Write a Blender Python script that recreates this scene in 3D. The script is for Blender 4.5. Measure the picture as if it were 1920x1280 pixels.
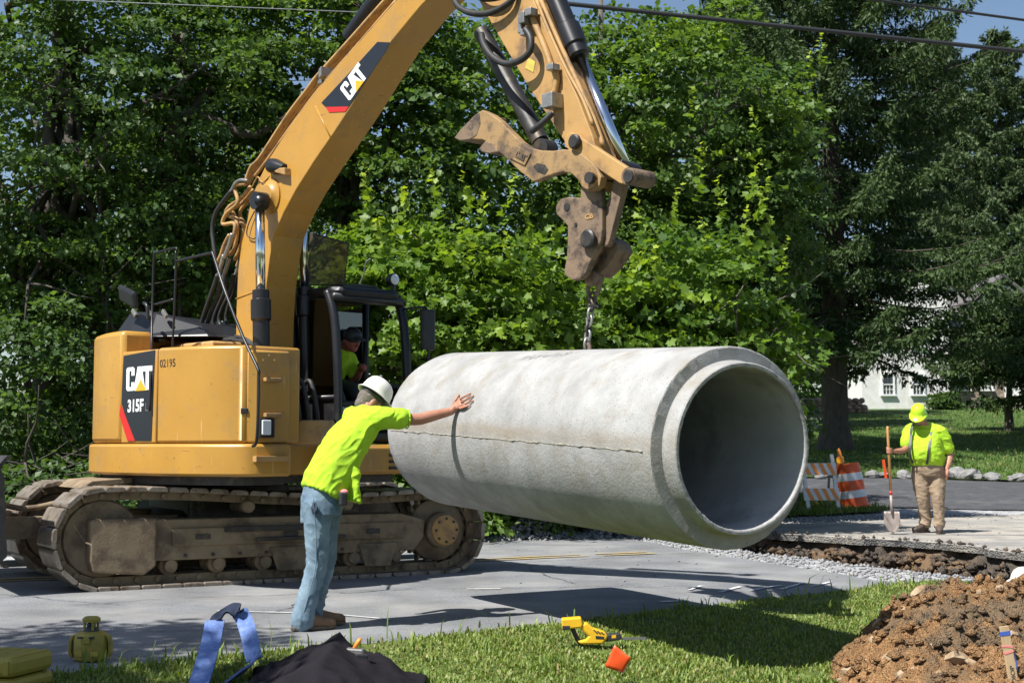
import bpy, bmesh, math, random
import numpy as np
from mathutils import Vector, Matrix, noise, geometry

for o in list(bpy.data.objects):
    bpy.data.objects.remove(o)
SC = bpy.context.scene
COL = SC.collection
random.seed(7)
RNG = np.random.default_rng(11)

# ------------------------------------------------------------------ camera
CAM_H = 1.33
FOC = 2680.0                       # focal length in pixels of the 1920 px photograph
PITCH = math.atan((835 - 640) / FOC)
cam_d = bpy.data.cameras.new('camera')
cam = bpy.data.objects.new('camera', cam_d)
COL.objects.link(cam)
cam.location = (0, 0, CAM_H)
cam.rotation_euler = (math.pi / 2 + PITCH, 0, 0)
cam_d.sensor_width = 36
cam_d.lens = FOC / 1920 * 36
cam_d.clip_end = 2000
cam_d.dof.use_dof = True
cam_d.dof.focus_distance = 10.8
cam_d.dof.aperture_fstop = 6.3
SC.camera = cam

# ------------------------------------------------------------------ sky and sun
SUN_SHIFT = Vector((0.54, 0.41, -1.0))       # how far a shadow falls per metre of height
sun_dir = (-SUN_SHIFT).normalized()
SUN_EL = math.asin(sun_dir.z)
world = bpy.data.worlds.new('World')
SC.world = world
world.use_nodes = True
wn = world.node_tree
sky = wn.nodes.new('ShaderNodeTexSky')
sky.sky_type = 'NISHITA'
sky.sun_disc = False
sky.sun_elevation = SUN_EL
sky.sun_rotation = math.atan2(sun_dir.x, sun_dir.y)
sky.air_density = 1.0
sky.dust_density = 0.6
sky.ozone_density = 1.6
wn.nodes['Background'].inputs['Strength'].default_value = 0.07
wn.links.new(sky.outputs['Color'], wn.nodes['Background'].inputs['Color'])
sun_d = bpy.data.lights.new('sun', 'SUN')
sun_d.energy = 5.0
sun_d.angle = math.radians(0.53)
sun_d.color = (1.0, 0.975, 0.93)
sun_o = bpy.data.objects.new('sun', sun_d)
COL.objects.link(sun_o)
sun_o.location = (-12, -10, 24)
sun_o.rotation_euler = Vector((0, 0, -1)).rotation_difference(SUN_SHIFT.normalized()).to_euler()
SC.view_settings.view_transform = 'Standard'
SC.view_settings.look = 'None'
SC.view_settings.exposure = 0.80
SC.view_settings.gamma = 1.0
SC.cycles.use_denoising = True
SC.cycles.max_bounces = 6
SC.cycles.transparent_max_bounces = 12

# ------------------------------------------------------------------ helpers: places
CP, SP = math.cos(PITCH), math.sin(PITCH)
def ray(px, py):
    a = (px - 960) / FOC; b = (640 - py) / FOC
    return Vector((a, CP - b * SP, SP + b * CP))
EYE = Vector((0, 0, CAM_H))
def at(px, py, Y):                 # the point at depth Y that the photograph shows at px, py
    r = ray(px, py)
    return EYE + r * (Y / r.y)
def on_plane(px, py, p0, n):
    r = ray(px, py)
    return EYE + r * ((Vector(p0) - EYE).dot(n) / r.dot(n))
def base_z(x, y):                  # the lie of the land
    d = -(x + .94) * .5 + (y - 9.7) * .866
    z = .018 * max(0.0, min(5.5, d)) + .06 * max(-3.0, min(0.0, d))
    if y > 27:
        z += (min(y, 40) - 27) * .034
    if y > 40:
        z += (min(y, 130) - 40) * .063
    return z
def gnd(px, py):
    z = 0.0
    for _ in range(30):
        r = ray(px, py); p = EYE + r * ((z - CAM_H) / r.z)
        z = .5 * z + .5 * base_z(p.x, p.y)
    return p

# ------------------------------------------------------------------ helpers: objects
WLOC = {}
def props(o, label=None, cat=None, group=None, kind=None):
    if label: o['label'] = label
    if cat: o['category'] = cat
    if group: o['group'] = group
    if kind: o['kind'] = kind
    return o
def empty(name, loc, label=None, cat=None, group=None, kind=None):
    o = bpy.data.objects.new(name, None)
    o.empty_display_size = .2
    COL.objects.link(o)
    o.location = Vector(loc)
    WLOC[o.name] = Vector(loc)
    return props(o, label, cat, group, kind)
def link_mesh(name, me, mat, parent=None, smooth=False, bevel=0, recentre=True):
    if mat is not None:
        for m in (mat if isinstance(mat, (list, tuple)) else [mat]):
            me.materials.append(m)
    o = bpy.data.objects.new(name, me)
    COL.objects.link(o)
    c = Vector((0, 0, 0))
    n = len(me.vertices)
    if recentre and n:
        co = np.empty(n * 3, np.float32); me.vertices.foreach_get('co', co)
        co = co.reshape(-1, 3)
        lo, hi = co.min(0), co.max(0)
        c = Vector(((lo[0] + hi[0]) / 2, (lo[1] + hi[1]) / 2, lo[2] if parent is None else (lo[2] + hi[2]) / 2))
        co -= np.array(c, np.float32)
        me.vertices.foreach_set('co', co.ravel())
    if parent is not None:
        o.parent = parent
        o.location = c - WLOC[parent.name]
    else:
        o.location = c
    WLOC[o.name] = c
    if smooth:
        me.polygons.foreach_set('use_smooth', [True] * len(me.polygons))
    if bevel:
        b = o.modifiers.new('bevel', 'BEVEL')
        b.width = bevel; b.segments = 2; b.limit_method = 'ANGLE'; b.angle_limit = math.radians(35)
    me.update()
    return o
def np_mesh(name, verts, faces_flat, nper, mat_idx=None):
    """verts (N,3); faces with nper corners each, flat index array"""
    me = bpy.data.meshes.new(name)
    verts = np.asarray(verts, np.float32); faces_flat = np.asarray(faces_flat, np.int32)
    nf = len(faces_flat) // nper
    me.vertices.add(len(verts)); me.vertices.foreach_set('co', verts.ravel())
    me.loops.add(len(faces_flat)); me.loops.foreach_set('vertex_index', faces_flat)
    me.polygons.add(nf)
    me.polygons.foreach_set('loop_start', np.arange(nf, dtype=np.int32) * nper)
    me.update(calc_edges=True)
    return me
def point_colors(me, cols, name='tint'):
    a = me.color_attributes.new(name, 'FLOAT_COLOR', 'POINT')
    c = np.ones((len(cols), 4), np.float32); c[:, :3] = cols
    a.data.foreach_set('color', c.ravel())

class MB:
    """collects shapes in world space and links them as one mesh object"""
    def __init__(s): s.v = []; s.f = []
    def poly(s, pts, flip=False):
        i = len(s.v); s.v += [Vector(p) for p in pts]
        idx = list(range(i, i + len(pts)))
        s.f.append(idx[::-1] if flip else idx); return s
    def prism(s, pts, ext):
        """closed prism from a planar outline and an extrusion vector"""
        pts = [Vector(p) for p in pts]; ext = Vector(ext)
        nrm = Vector((0, 0, 0))
        for i in range(len(pts)):
            nrm += (pts[i] - pts[0]).cross(pts[(i + 1) % len(pts)] - pts[0])
        if nrm.dot(ext) > 0: pts = pts[::-1]
        i = len(s.v); n = len(pts)
        s.v += pts + [p + ext for p in pts]
        s.f.append(list(range(i, i + n)))
        s.f.append([i + n + k for k in range(n)][::-1])
        for k in range(n):
            k2 = (k + 1) % n
            s.f.append([i + k, i + n + k, i + n + k2, i + k2])
        return s
    def box(s, c, size, X=None, Y=None, Z=None):
        c = Vector(c); X = Vector(X or (1, 0, 0)).normalized(); Z = Vector(Z or (0, 0, 1)).normalized()
        Y = Vector(Y) if Y else Z.cross(X)
        hx, hy, hz = size[0] / 2, size[1] / 2, size[2] / 2
        base = [c - X * hx - Y * hy - Z * hz, c + X * hx - Y * hy - Z * hz, c + X * hx + Y * hy - Z * hz, c - X * hx + Y * hy - Z * hz]
        return s.prism(base, Z * size[2])
    def tube(s, path, rad, n=10, caps=True, flat=None):
        """round tube along a path; rad a number or one per point"""
        path = [Vector(p) for p in path]
        if not isinstance(rad, (list, tuple)): rad = [rad] * len(path)
        up = None; i0 = len(s.v)
        for k, p in enumerate(path):
            a = path[max(0, k - 1)]; b = path[min(len(path) - 1, k + 1)]
            t = (b - a).normalized()
            if up is None:
                up = Vector((0, 0, 1)) if abs(t.z) < .9 else Vector((1, 0, 0))
            x = t.cross(up)
            if x.length < 1e-4: x = t.cross(Vector((.3, 1, .1)))
            x.normalize(); y = x.cross(t).normalized(); up = y
            for j in range(n):
                a_ = 2 * math.pi * j / n
                s.v.append(p + x * (math.cos(a_) * rad[k]) + y * (math.sin(a_) * rad[k]))
        for k in range(len(path) - 1):
            for j in range(n):
                j2 = (j + 1) % n
                s.f.append([i0 + k * n + j, i0 + k * n + j2, i0 + (k + 1) * n + j2, i0 + (k + 1) * n + j])
        if caps:
            s.f.append([i0 + j for j in range(n)][::-1])
            e = i0 + (len(path) - 1) * n
            s.f.append([e + j for j in range(n)])
        return s
    def lathe(s, c, axis, prof, n=32, xdir=None, scale=(1, 1)):
        """profile of (radius, height along axis)"""
        c = Vector(c); A = Vector(axis).normalized()
        X = Vector(xdir) if xdir else (Vector((0, 0, 1)) if abs(A.z) < .9 else Vector((1, 0, 0)))
        X = (X - A * X.dot(A)).normalized(); Y = A.cross(X)
        i0 = len(s.v)
        for (r, h) in prof:
            for j in range(n):
                t = 2 * math.pi * j / n
                s.v.append(c + A * h + X * (r * scale[0] * math.cos(t)) + Y * (r * scale[1] * math.sin(t)))
        for k in range(len(prof) - 1):
            for j in range(n):
                j2 = (j + 1) % n
                s.f.append([i0 + k * n + j, i0 + k * n + j2, i0 + (k + 1) * n + j2, i0 + (k + 1) * n + j])
        if prof[0][0] > 1e-6: s.f.append([i0 + j for j in range(n)][::-1])
        if prof[-1][0] > 1e-6:
            e = i0 + (len(prof) - 1) * n; s.f.append([e + j for j in range(n)])
        return s
    def ball(s, c, r, n=12, m=8, X=None, Z=None):
        """ellipsoid; r number or triple along X, Y, Z"""
        if not isinstance(r, (list, tuple)): r = (r, r, r)
        Z = Vector(Z or (0, 0, 1)).normalized(); X = Vector(X or (1, 0, 0)); X = (X - Z * X.dot(Z)).normalized(); Y = Z.cross(X)
        c = Vector(c); i0 = len(s.v)
        for k in range(m + 1):
            ph = math.pi * k / m - math.pi / 2
            for j in range(n):
                t = 2 * math.pi * j / n
                s.v.append(c + X * (r[0] * math.cos(ph) * math.cos(t)) + Y * (r[1] * math.cos(ph) * math.sin(t)) + Z * (r[2] * math.sin(ph)))
        for k in range(m):
            for j in range(n):
                j2 = (j + 1) % n
                s.f.append([i0 + k * n + j, i0 + k * n + j2, i0 + (k + 1) * n + j2, i0 + (k + 1) * n + j])
        return s
    def mesh(s, name, merge=True):
        me = bpy.data.meshes.new(name)
        me.from_pydata([tuple(p) for p in s.v], [], s.f)
        bm = bmesh.new(); bm.from_mesh(me)
        if merge: bmesh.ops.remove_doubles(bm, verts=bm.verts, dist=1e-5)
        bmesh.ops.recalc_face_normals(bm, faces=bm.faces)
        bm.to_mesh(me); bm.free()
        return me
    def build(s, name, mat, parent=None, smooth=False, bevel=0, merge=True):
        o = link_mesh(name, s.mesh(name, merge), mat, parent, smooth, bevel)
        return o
def smooth_by_angle(o, ang=35):
    me = o.data
    me.polygons.foreach_set('use_smooth', [True] * len(me.polygons))
    bm = bmesh.new(); bm.from_mesh(me)
    for e in bm.edges:
        if len(e.link_faces) == 2 and e.calc_face_angle(0) > math.radians(ang): e.smooth = False
    bm.to_mesh(me); bm.free()
    return o
def spline(pts, n=8):
    """Catmull-Rom through points"""
    pts = [Vector(p) for p in pts]; out = []
    for i in range(len(pts) - 1):
        p0 = pts[max(0, i - 1)]; p1 = pts[i]; p2 = pts[i + 1]; p3 = pts[min(len(pts) - 1, i + 2)]
        for k in range(n):
            t = k / n
            out.append(.5 * ((2 * p1) + (p2 - p0) * t + (2 * p0 - 5 * p1 + 4 * p2 - p3) * t * t + (3 * p1 - p0 - 3 * p2 + p3) * t ** 3))
    out.append(pts[-1]); return out
def patch(name, poly, zf, step, mat, parent=None, thick=0, jitter=0, kind='structure', smooth=True):
    """a ground sheet: polygon in plan, height function, grid of interior points"""
    P = []
    for i in range(len(poly)):
        a, b = Vector(poly[i]), Vector(poly[(i + 1) % len(poly)])
        k = max(1, int((b - a).length / step))
        for j in range(k):
            q = a.lerp(b, j / k)
            P.append(q + Vector((random.uniform(-1, 1), random.uniform(-1, 1))) * (jitter if j else 0))
    nb = len(P); edges = [(i, (i + 1) % nb) for i in range(nb)]
    xs = [p.x for p in P]; ys = [p.y for p in P]
    nx = int((max(xs) - min(xs)) / step); ny = int((max(ys) - min(ys)) / step)
    inner = []
    for i in range(nx + 1):
        for j in range(ny + 1):
            inner.append(Vector((min(xs) + (i + random.uniform(.2, .8)) * step, min(ys) + (j + random.uniform(.2, .8)) * step)))
    # keep inside points
    px = np.array([p.x for p in inner]); py = np.array([p.y for p in inner]); ins = np.zeros(len(inner), bool)
    for i in range(nb):
        a, b = P[i], P[(i + 1) % nb]
        c = ((a.y > py) != (b.y > py)) & (px < (b.x - a.x) * (py - a.y) / ((b.y - a.y) or 1e-9) + a.x)
        ins ^= c
    V2 = P + [p for p, k in zip(inner, ins) if k]
    r = geometry.delaunay_2d_cdt(V2, edges, [], 1, 1e-5)
    vv = [Vector((v.x, v.y, zf(v.x, v.y))) for v in r[0]]
    ff = [list(f) for f in r[2]]
    me = bpy.data.meshes.new(name)
    if thick:
        n = len(vv); bedge = {}
        for f in ff:
            for k in range(len(f)):
                e = (f[k], f[(k + 1) % len(f)])
                if (e[1], e[0]) in bedge: del bedge[(e[1], e[0])]
                else: bedge[e] = 1
        vv2 = vv + [v - Vector((0, 0, thick)) for v in vv]
        ff = ff + [[b, a, a + n, b + n] for a, b in bedge]
        vv = vv2
    me.from_pydata([tuple(v) for v in vv], [], ff)
    o = link_mesh(name, me, mat, parent, False, 0)
    bm = bmesh.new(); bm.from_mesh(me)
    bmesh.ops.delete(bm, geom=[v for v in bm.verts if not v.link_faces], context='VERTS')
    if not thick:
        for f in bm.faces:
            if f.normal.z < 0: f.normal_flip()
    else:
        bmesh.ops.recalc_face_normals(bm, faces=bm.faces)
    if smooth:
        for f in bm.faces: f.smooth = abs(f.normal.z) > .5
    bm.to_mesh(me); bm.free()
    if kind and parent is None: o['kind'] = kind
    return o
def fuse(name, mb, mat, parent, voxel, smooth=6, wrinkle=None):
    """one continuous skin over overlapping closed shapes"""
    me = mb.mesh(name, merge=False)
    o = bpy.data.objects.new('tmp', me); COL.objects.link(o)
    r = o.modifiers.new('r', 'REMESH'); r.mode = 'VOXEL'; r.voxel_size = voxel
    if smooth:
        s = o.modifiers.new('s', 'SMOOTH'); s.iterations = smooth; s.factor = .5
    dg = bpy.context.evaluated_depsgraph_get()
    m2 = bpy.data.meshes.new_from_object(o.evaluated_get(dg), depsgraph=dg)
    bpy.data.objects.remove(o); m2.name = name
    if wrinkle:
        nrm = [v.normal.copy() for v in m2.vertices]
        for v, n in zip(m2.vertices, nrm): v.co += n * wrinkle(v.co)
    return link_mesh(name, m2, mat, parent, True)

# ------------------------------------------------------------------ helpers: materials
MATS = {}
def mat(name, c1, c2=None, scale=8, rough=.6, metal=0, bump=0, bscale=60, spec=.5, c3=None, s3=3, t3=(.52, .62), coat=0, detail=6, stretch=None, trans=0, rough2=None):
    """noise-mixed paint / stone / cloth; c3 is a third tone laid on as stains"""
    m = bpy.data.materials.new(name); m.use_nodes = True
    nt = m.node_tree; N = nt.nodes; L = nt.links
    b = N['Principled BSDF']
    b.inputs['Roughness'].default_value = rough; b.inputs['Metallic'].default_value = metal
    b.inputs['Specular IOR Level'].default_value = spec
    if coat: b.inputs['Coat Weight'].default_value = coat; b.inputs['Coat Roughness'].default_value = .15
    g = N.new('ShaderNodeNewGeometry')
    src = g.outputs['Position']
    if stretch:
        mp = N.new('ShaderNodeMapping'); mp.inputs['Scale'].default_value = stretch
        L.new(src, mp.inputs['Vector']); src = mp.outputs['Vector']
    def nz(sc, det=detail, rg=.6):
        n = N.new('ShaderNodeTexNoise'); n.inputs['Scale'].default_value = sc; n.inputs['Detail'].default_value = det; n.inputs['Roughness'].default_value = rg
        L.new(src, n.inputs['Vector']); return n.outputs['Fac']
    def ramp(fac, lo, hi):
        r = N.new('ShaderNodeMapRange'); r.inputs['From Min'].default_value = lo; r.inputs['From Max'].default_value = hi
        L.new(fac, r.inputs['Value']); return r.outputs['Result']
    def mix(f, a, bb):
        x = N.new('ShaderNodeMix'); x.data_type = 'RGBA'
        L.new(f, x.inputs['Factor'])
        for k, val in ((6, a), (7, bb)):
            if isinstance(val, (tuple, list)): x.inputs[k].default_value = (*val, 1)
            else: L.new(val, x.inputs[k])
        return x.outputs[2]
    col = None
    if c2 is not None:
        f = ramp(nz(scale), .35, .65); col = mix(f, c1, c2)
    if c3 is not None:
        f3 = ramp(nz(s3, 8, .65), *t3); col = mix(f3, col if col is not None else c1, c3)
        if rough2 is not None:
            q = N.new('ShaderNodeMapRange'); q.inputs['To Min'].default_value = rough; q.inputs['To Max'].default_value = rough2
            L.new(f3, q.inputs['Value']); L.new(q.outputs['Result'], b.inputs['Roughness'])
    if col is None: b.inputs['Base Color'].default_value = (*c1, 1)
    else: L.new(col, b.inputs['Base Color'])
    if bump:
        bn = N.new('ShaderNodeBump'); bn.inputs['Strength'].default_value = 1; bn.inputs['Distance'].default_value = bump
        L.new(nz(bscale, 5, .7), bn.inputs['Height']); L.new(bn.outputs['Normal'], b.inputs['Normal'])
    MATS[name] = m
    m['_b'] = 1
    return m
def leaf_mat(name, rough=.45, tr=.35, spec=.4):
    m = bpy.data.materials.new(name); m.use_nodes = True
    N = m.node_tree.nodes; L = m.node_tree.links
    b = N['Principled BSDF']; out = N['Material Output']
    a = N.new('ShaderNodeAttribute'); a.attribute_name = 'tint'
    L.new(a.outputs['Color'], b.inputs['Base Color'])
    b.inputs['Roughness'].default_value = rough; b.inputs['Specular IOR Level'].default_value = spec
    t = N.new('ShaderNodeBsdfTranslucent')
    h = N.new('ShaderNodeMix'); h.data_type = 'RGBA'; h.blend_type = 'MULTIPLY'; h.inputs['Factor'].default_value = 1
    L.new(a.outputs['Color'], h.inputs[6]); h.inputs[7].default_value = (1.5, 1.5, .6, 1)
    L.new(h.outputs[2], t.inputs['Color'])
    x = N.new('ShaderNodeMixShader'); x.inputs[0].default_value = tr
    L.new(b.outputs[0], x.inputs[1]); L.new(t.outputs[0], x.inputs[2]); L.new(x.outputs[0], out.inputs['Surface'])
    return m
def glass_mat(name, tint=(.8, .85, .85), clear=.75, rough=.03):
    m = bpy.data.materials.new(name); m.use_nodes = True
    N = m.node_tree.nodes; L = m.node_tree.links; out = N['Material Output']
    N.remove(N['Principled BSDF'])
    t = N.new('ShaderNodeBsdfTransparent'); t.inputs[0].default_value = (*tint, 1)
    g = N.new('ShaderNodeBsdfGlossy'); g.inputs['Roughness'].default_value = rough; g.inputs[0].default_value = (.9, .95, 1, 1)
    f = N.new('ShaderNodeFresnel'); f.inputs['IOR'].default_value = 1.5
    ad = N.new('ShaderNodeMath'); ad.operation = 'MULTIPLY_ADD'; ad.inputs[1].default_value = 1.0; ad.inputs[2].default_value = (1 - clear) * .15
    L.new(f.outputs[0], ad.inputs[0])
    x = N.new('ShaderNodeMixShader'); L.new(ad.outputs[0], x.inputs[0]); L.new(t.outputs[0], x.inputs[1]); L.new(g.outputs[0], x.inputs[2])
    L.new(x.outputs[0], out.inputs['Surface'])
    return m
# ------------------------------------------------------------------ materials
YEL = mat('machine_yellow', (.47, .25, .042), (.42, .215, .036), 1.6, rough=.40, spec=.45, bump=.0005, bscale=70, c3=(.30, .185, .075), s3=2.6, t3=(.50, .74), coat=.1, rough2=.75)
def weather(m):
    """scratches, scuffs and splashed dust that sit on the paint itself"""
    nt = m.node_tree; N = nt.nodes; L = nt.links; b = N['Principled BSDF']; col = b.inputs['Base Color'].links[0].from_socket
    g = N.new('ShaderNodeNewGeometry')
    def layer(col, scale, vec, lo, hi, c, amt, det=4):
        mp = N.new('ShaderNodeMapping'); mp.inputs['Scale'].default_value = vec[0]; mp.inputs['Rotation'].default_value = vec[1]; L.new(g.outputs['Position'], mp.inputs['Vector'])
        n = N.new('ShaderNodeTexNoise'); n.inputs['Scale'].default_value = scale; n.inputs['Detail'].default_value = det; n.inputs['Roughness'].default_value = .7; L.new(mp.outputs['Vector'], n.inputs['Vector'])
        r = N.new('ShaderNodeMapRange'); r.inputs['From Min'].default_value = lo; r.inputs['From Max'].default_value = hi; r.inputs['To Max'].default_value = amt; L.new(n.outputs['Fac'], r.inputs['Value'])
        x = N.new('ShaderNodeMix'); x.data_type = 'RGBA'; L.new(r.outputs['Result'], x.inputs['Factor']); L.new(col, x.inputs[6]); x.inputs[7].default_value = (*c, 1); return x.outputs[2]
    col = layer(col, 2.0, ((14, 14, .9), (.5, .3, .2)), .64, .70, (.60, .42, .17), .7)
    col = layer(col, 3.0, ((1.2, 1.2, 12), (.2, -.5, .3)), .66, .71, (.14, .085, .035), .7)
    col = layer(col, 26, ((1, 1, 1), (0, 0, 0)), .69, .74, (.12, .08, .045), .8, 2)
    L.new(col, b.inputs['Base Color'])
weather(YEL)
YELD = mat('worn_yellow', (.44, .26, .09), (.38, .21, .07), 5, rough=.6, bump=.001, bscale=70, c3=(.17, .11, .065), s3=5, t3=(.50, .68))
RUST = mat('rusty_steel', (.155, .105, .068), (.215, .145, .09), 7, rough=.72, bump=.004, bscale=45, c3=(.06, .042, .03), s3=9, t3=(.48, .62))
THUMB = mat('scuffed_yellow', (.33, .205, .085), (.25, .155, .072), 6, rough=.68, bump=.003, bscale=50, c3=(.10, .068, .042), s3=6, t3=(.47, .62))
BLK = mat('black_paint', (.012, .012, .014), (.018, .018, .02), 5, rough=.35, spec=.4, c3=(.05, .045, .038), s3=4, t3=(.60, .8))
DECAL = mat('decal_black', (.014, .016, .022), rough=.35)
RED = mat('decal_red', (.55, .02, .015), rough=.4)
WHT = mat('decal_white', (.8, .8, .78), rough=.45)
DYEL = mat('decal_yellow', (.75, .38, .02), rough=.45)
STENCIL = mat('stencil_ink', (.03, .022, .015), rough=.6)
MUD = mat('muddy_steel', (.20, .145, .085), (.26, .20, .125), 6, rough=.85, bump=.004, bscale=40, c3=(.12, .085, .055), s3=4, t3=(.48, .62))
SHOE = mat('track_shoe_steel', (.30, .26, .215), (.19, .155, .12), 12, rough=.42, metal=.3, bump=.002, bscale=70, c3=(.11, .075, .045), s3=9, t3=(.5, .64))
CHROME = mat('chrome_rod', (.75, .77, .8), rough=.12, metal=1)
STEEL = mat('grey_steel', (.35, .34, .32), (.25, .24, .22), 20, rough=.45, metal=.7)
DARKST = mat('dark_steel', (.035, .033, .032), (.06, .055, .05), 14, rough=.5, metal=.4, c3=(.12, .09, .06), s3=7, t3=(.56, .7))
RUB = mat('black_rubber', (.015, .015, .015), (.03, .029, .027), 20, rough=.55)
GLASS = glass_mat('cab_glass', (.55, .62, .58), .6)
def dusty():
    m = bpy.data.materials.new('dusty_glass'); m.use_nodes = True
    N = m.node_tree.nodes; L = m.node_tree.links; b = N['Principled BSDF']; b.inputs['Base Color'].default_value = (.13, .105, .07, 1); b.inputs['Roughness'].default_value = .5
    t = N.new('ShaderNodeBsdfTransparent'); t.inputs[0].default_value = (.75, .68, .5, 1); x = N.new('ShaderNodeMixShader'); x.inputs[0].default_value = .55
    L.new(b.outputs[0], x.inputs[1]); L.new(t.outputs[0], x.inputs[2]); L.new(x.outputs[0], N['Material Output'].inputs['Surface'])
    return m
CAMOGL = dusty()
LAMP = mat('lamp_glass', (.7, .72, .74), rough=.12, spec=.8)
CONC = None
def concrete():
    m = mat('pipe_concrete', (.355, .350, .338), (.25, .246, .236), 3.4, rough=.92, bump=.006, bscale=42, c3=(.255, .235, .20), s3=3.6, t3=(.50, .68), detail=10)
    nt = m.node_tree; N = nt.nodes; L = nt.links; b = N['Principled BSDF']
    g = N.new('ShaderNodeNewGeometry')
    # air pores
    v = N.new('ShaderNodeTexVoronoi'); v.inputs['Scale'].default_value = 34; L.new(g.outputs['Position'], v.inputs['Vector'])
    r = N.new('ShaderNodeMapRange'); r.inputs['From Min'].default_value = .10; r.inputs['From Max'].default_value = .17
    L.new(v.outputs['Distance'], r.inputs['Value'])
    n = N.new('ShaderNodeTexNoise'); n.inputs['Scale'].default_value = 6; L.new(g.outputs['Position'], n.inputs['Vector'])
    mx = N.new('ShaderNodeMath'); mx.operation = 'GREATER_THAN'; mx.inputs[1].default_value = .50; L.new(n.outputs['Fac'], mx.inputs[0])
    inv = N.new('ShaderNodeMath'); inv.operation = 'SUBTRACT'; inv.inputs[0].default_value = 1; L.new(r.outputs['Result'], inv.inputs[1])
    mu = N.new('ShaderNodeMath'); mu.operation = 'MULTIPLY'; L.new(inv.outputs[0], mu.inputs[0]); L.new(mx.outputs[0], mu.inputs[1])
    # blotches of pale and grey laitance
    n2 = N.new('ShaderNodeTexNoise'); n2.inputs['Scale'].default_value = 1.1; n2.inputs['Detail'].default_value = 9; n2.inputs['Roughness'].default_value = .7
    L.new(g.outputs['Position'], n2.inputs['Vector'])
    r2 = N.new('ShaderNodeMapRange'); r2.inputs['From Min'].default_value = .5; r2.inputs['From Max'].default_value = .68; r2.inputs['To Max'].default_value = .6
    L.new(n2.outputs['Fac'], r2.inputs['Value'])
    col = b.inputs['Base Color'].links[0].from_socket
    x1 = N.new('ShaderNodeMix'); x1.data_type = 'RGBA'; L.new(r2.outputs['Result'], x1.inputs['Factor']); L.new(col, x1.inputs[6]); x1.inputs[7].default_value = (.45, .447, .436, 1)
    at_ = N.new('ShaderNodeAttribute'); at_.attribute_name = 'stain'
    xs = N.new('ShaderNodeMix'); xs.data_type = 'RGBA'; L.new(at_.outputs['Fac'], xs.inputs['Factor']); L.new(x1.outputs[2], xs.inputs[6]); xs.inputs[7].default_value = (.24, .185, .12, 1)
    x2 = N.new('ShaderNodeMix'); x2.data_type = 'RGBA'; L.new(mu.outputs[0], x2.inputs['Factor']); L.new(xs.outputs[2], x2.inputs[6]); x2.inputs[7].default_value = (.13, .12, .105, 1)
    L.new(x2.outputs[2], b.inputs['Base Color'])
    return m
CONC = concrete()
BORE = mat('bore_concrete', (.40, .40, .40), (.32, .32, .322), 3, rough=.9, bump=.001, bscale=60, c3=(.2, .2, .2), s3=2, t3=(.5, .7))
CONCD = mat('seam_mortar', (.17, .155, .12), (.30, .28, .23), 30, rough=.95, bump=.004, bscale=80)
def speckle(name, c1, c2, c3, fine, mid, big, rough=.9, bump=.003, lo=.42, hi=.62, soft=.26):
    """asphalt / gravel / soil: fine stones over broad patches"""
    m = bpy.data.materials.new(name); m.use_nodes = True
    N = m.node_tree.nodes; L = m.node_tree.links; b = N['Principled BSDF']
    b.inputs['Roughness'].default_value = rough; b.inputs['Specular IOR Level'].default_value = .3
    g = N.new('ShaderNodeNewGeometry')
    v = N.new('ShaderNodeTexVoronoi'); v.inputs['Scale'].default_value = fine; L.new(g.outputs['Position'], v.inputs['Vector'])
    n = N.new('ShaderNodeTexNoise'); n.inputs['Scale'].default_value = big; n.inputs['Detail'].default_value = 10; n.inputs['Roughness'].default_value = .65; L.new(g.outputs['Position'], n.inputs['Vector'])
    n1 = N.new('ShaderNodeTexNoise'); n1.inputs['Scale'].default_value = mid; n1.inputs['Detail'].default_value = 6; L.new(g.outputs['Position'], n1.inputs['Vector'])
    sep = N.new('ShaderNodeSeparateColor'); L.new(v.outputs['Color'], sep.inputs[0])
    x0 = N.new('ShaderNodeMix'); x0.data_type = 'RGBA'; L.new(sep.outputs[0], x0.inputs['Factor']); x0.inputs[6].default_value = (*c1, 1); x0.inputs[7].default_value = (*c2, 1)
    r = N.new('ShaderNodeMapRange'); r.inputs['From Min'].default_value = lo; r.inputs['From Max'].default_value = hi; L.new(n.outputs['Fac'], r.inputs['Value'])
    x1 = N.new('ShaderNodeMix'); x1.data_type = 'RGBA'; L.new(r.outputs['Result'], x1.inputs['Factor']); L.new(x0.outputs[2], x1.inputs[6]); x1.inputs[7].default_value = (*c3, 1)
    hs = N.new('ShaderNodeMapRange'); hs.inputs['To Min'].default_value = 1 - soft; hs.inputs['To Max'].default_value = 1 + soft * .85; hs.inputs['From Min'].default_value = .3; hs.inputs['From Max'].default_value = .7
    L.new(n1.outputs['Fac'], hs.inputs['Value'])
    x2 = N.new('ShaderNodeMix'); x2.data_type = 'RGBA'; x2.blend_type = 'MULTIPLY'; x2.inputs['Factor'].default_value = 1; L.new(x1.outputs[2], x2.inputs[6]); L.new(hs.outputs['Result'], x2.inputs[7])
    L.new(x2.outputs[2], b.inputs['Base Color'])
    bn = N.new('ShaderNodeBump'); bn.inputs['Distance'].default_value = bump
    ad = N.new('ShaderNodeMath'); ad.operation = 'ADD'; L.new(v.outputs['Distance'], ad.inputs[0]); L.new(n1.outputs['Fac'], ad.inputs[1])
    L.new(ad.outputs[0], bn.inputs['Height']); L.new(bn.outputs['Normal'], b.inputs['Normal'])
    MATS[name] = m
    return m
ASPH = speckle('old_asphalt', (.130, .134, .142), (.215, .218, .222), (.235, .232, .225), 110, 1.3, .8, bump=.004, lo=.44, hi=.62, soft=.24)
ASPHD = speckle('driveway_asphalt', (.05, .05, .054), (.085, .085, .088), (.12, .118, .112), 60, 4, .5, bump=.003, lo=.55, hi=.75)
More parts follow.
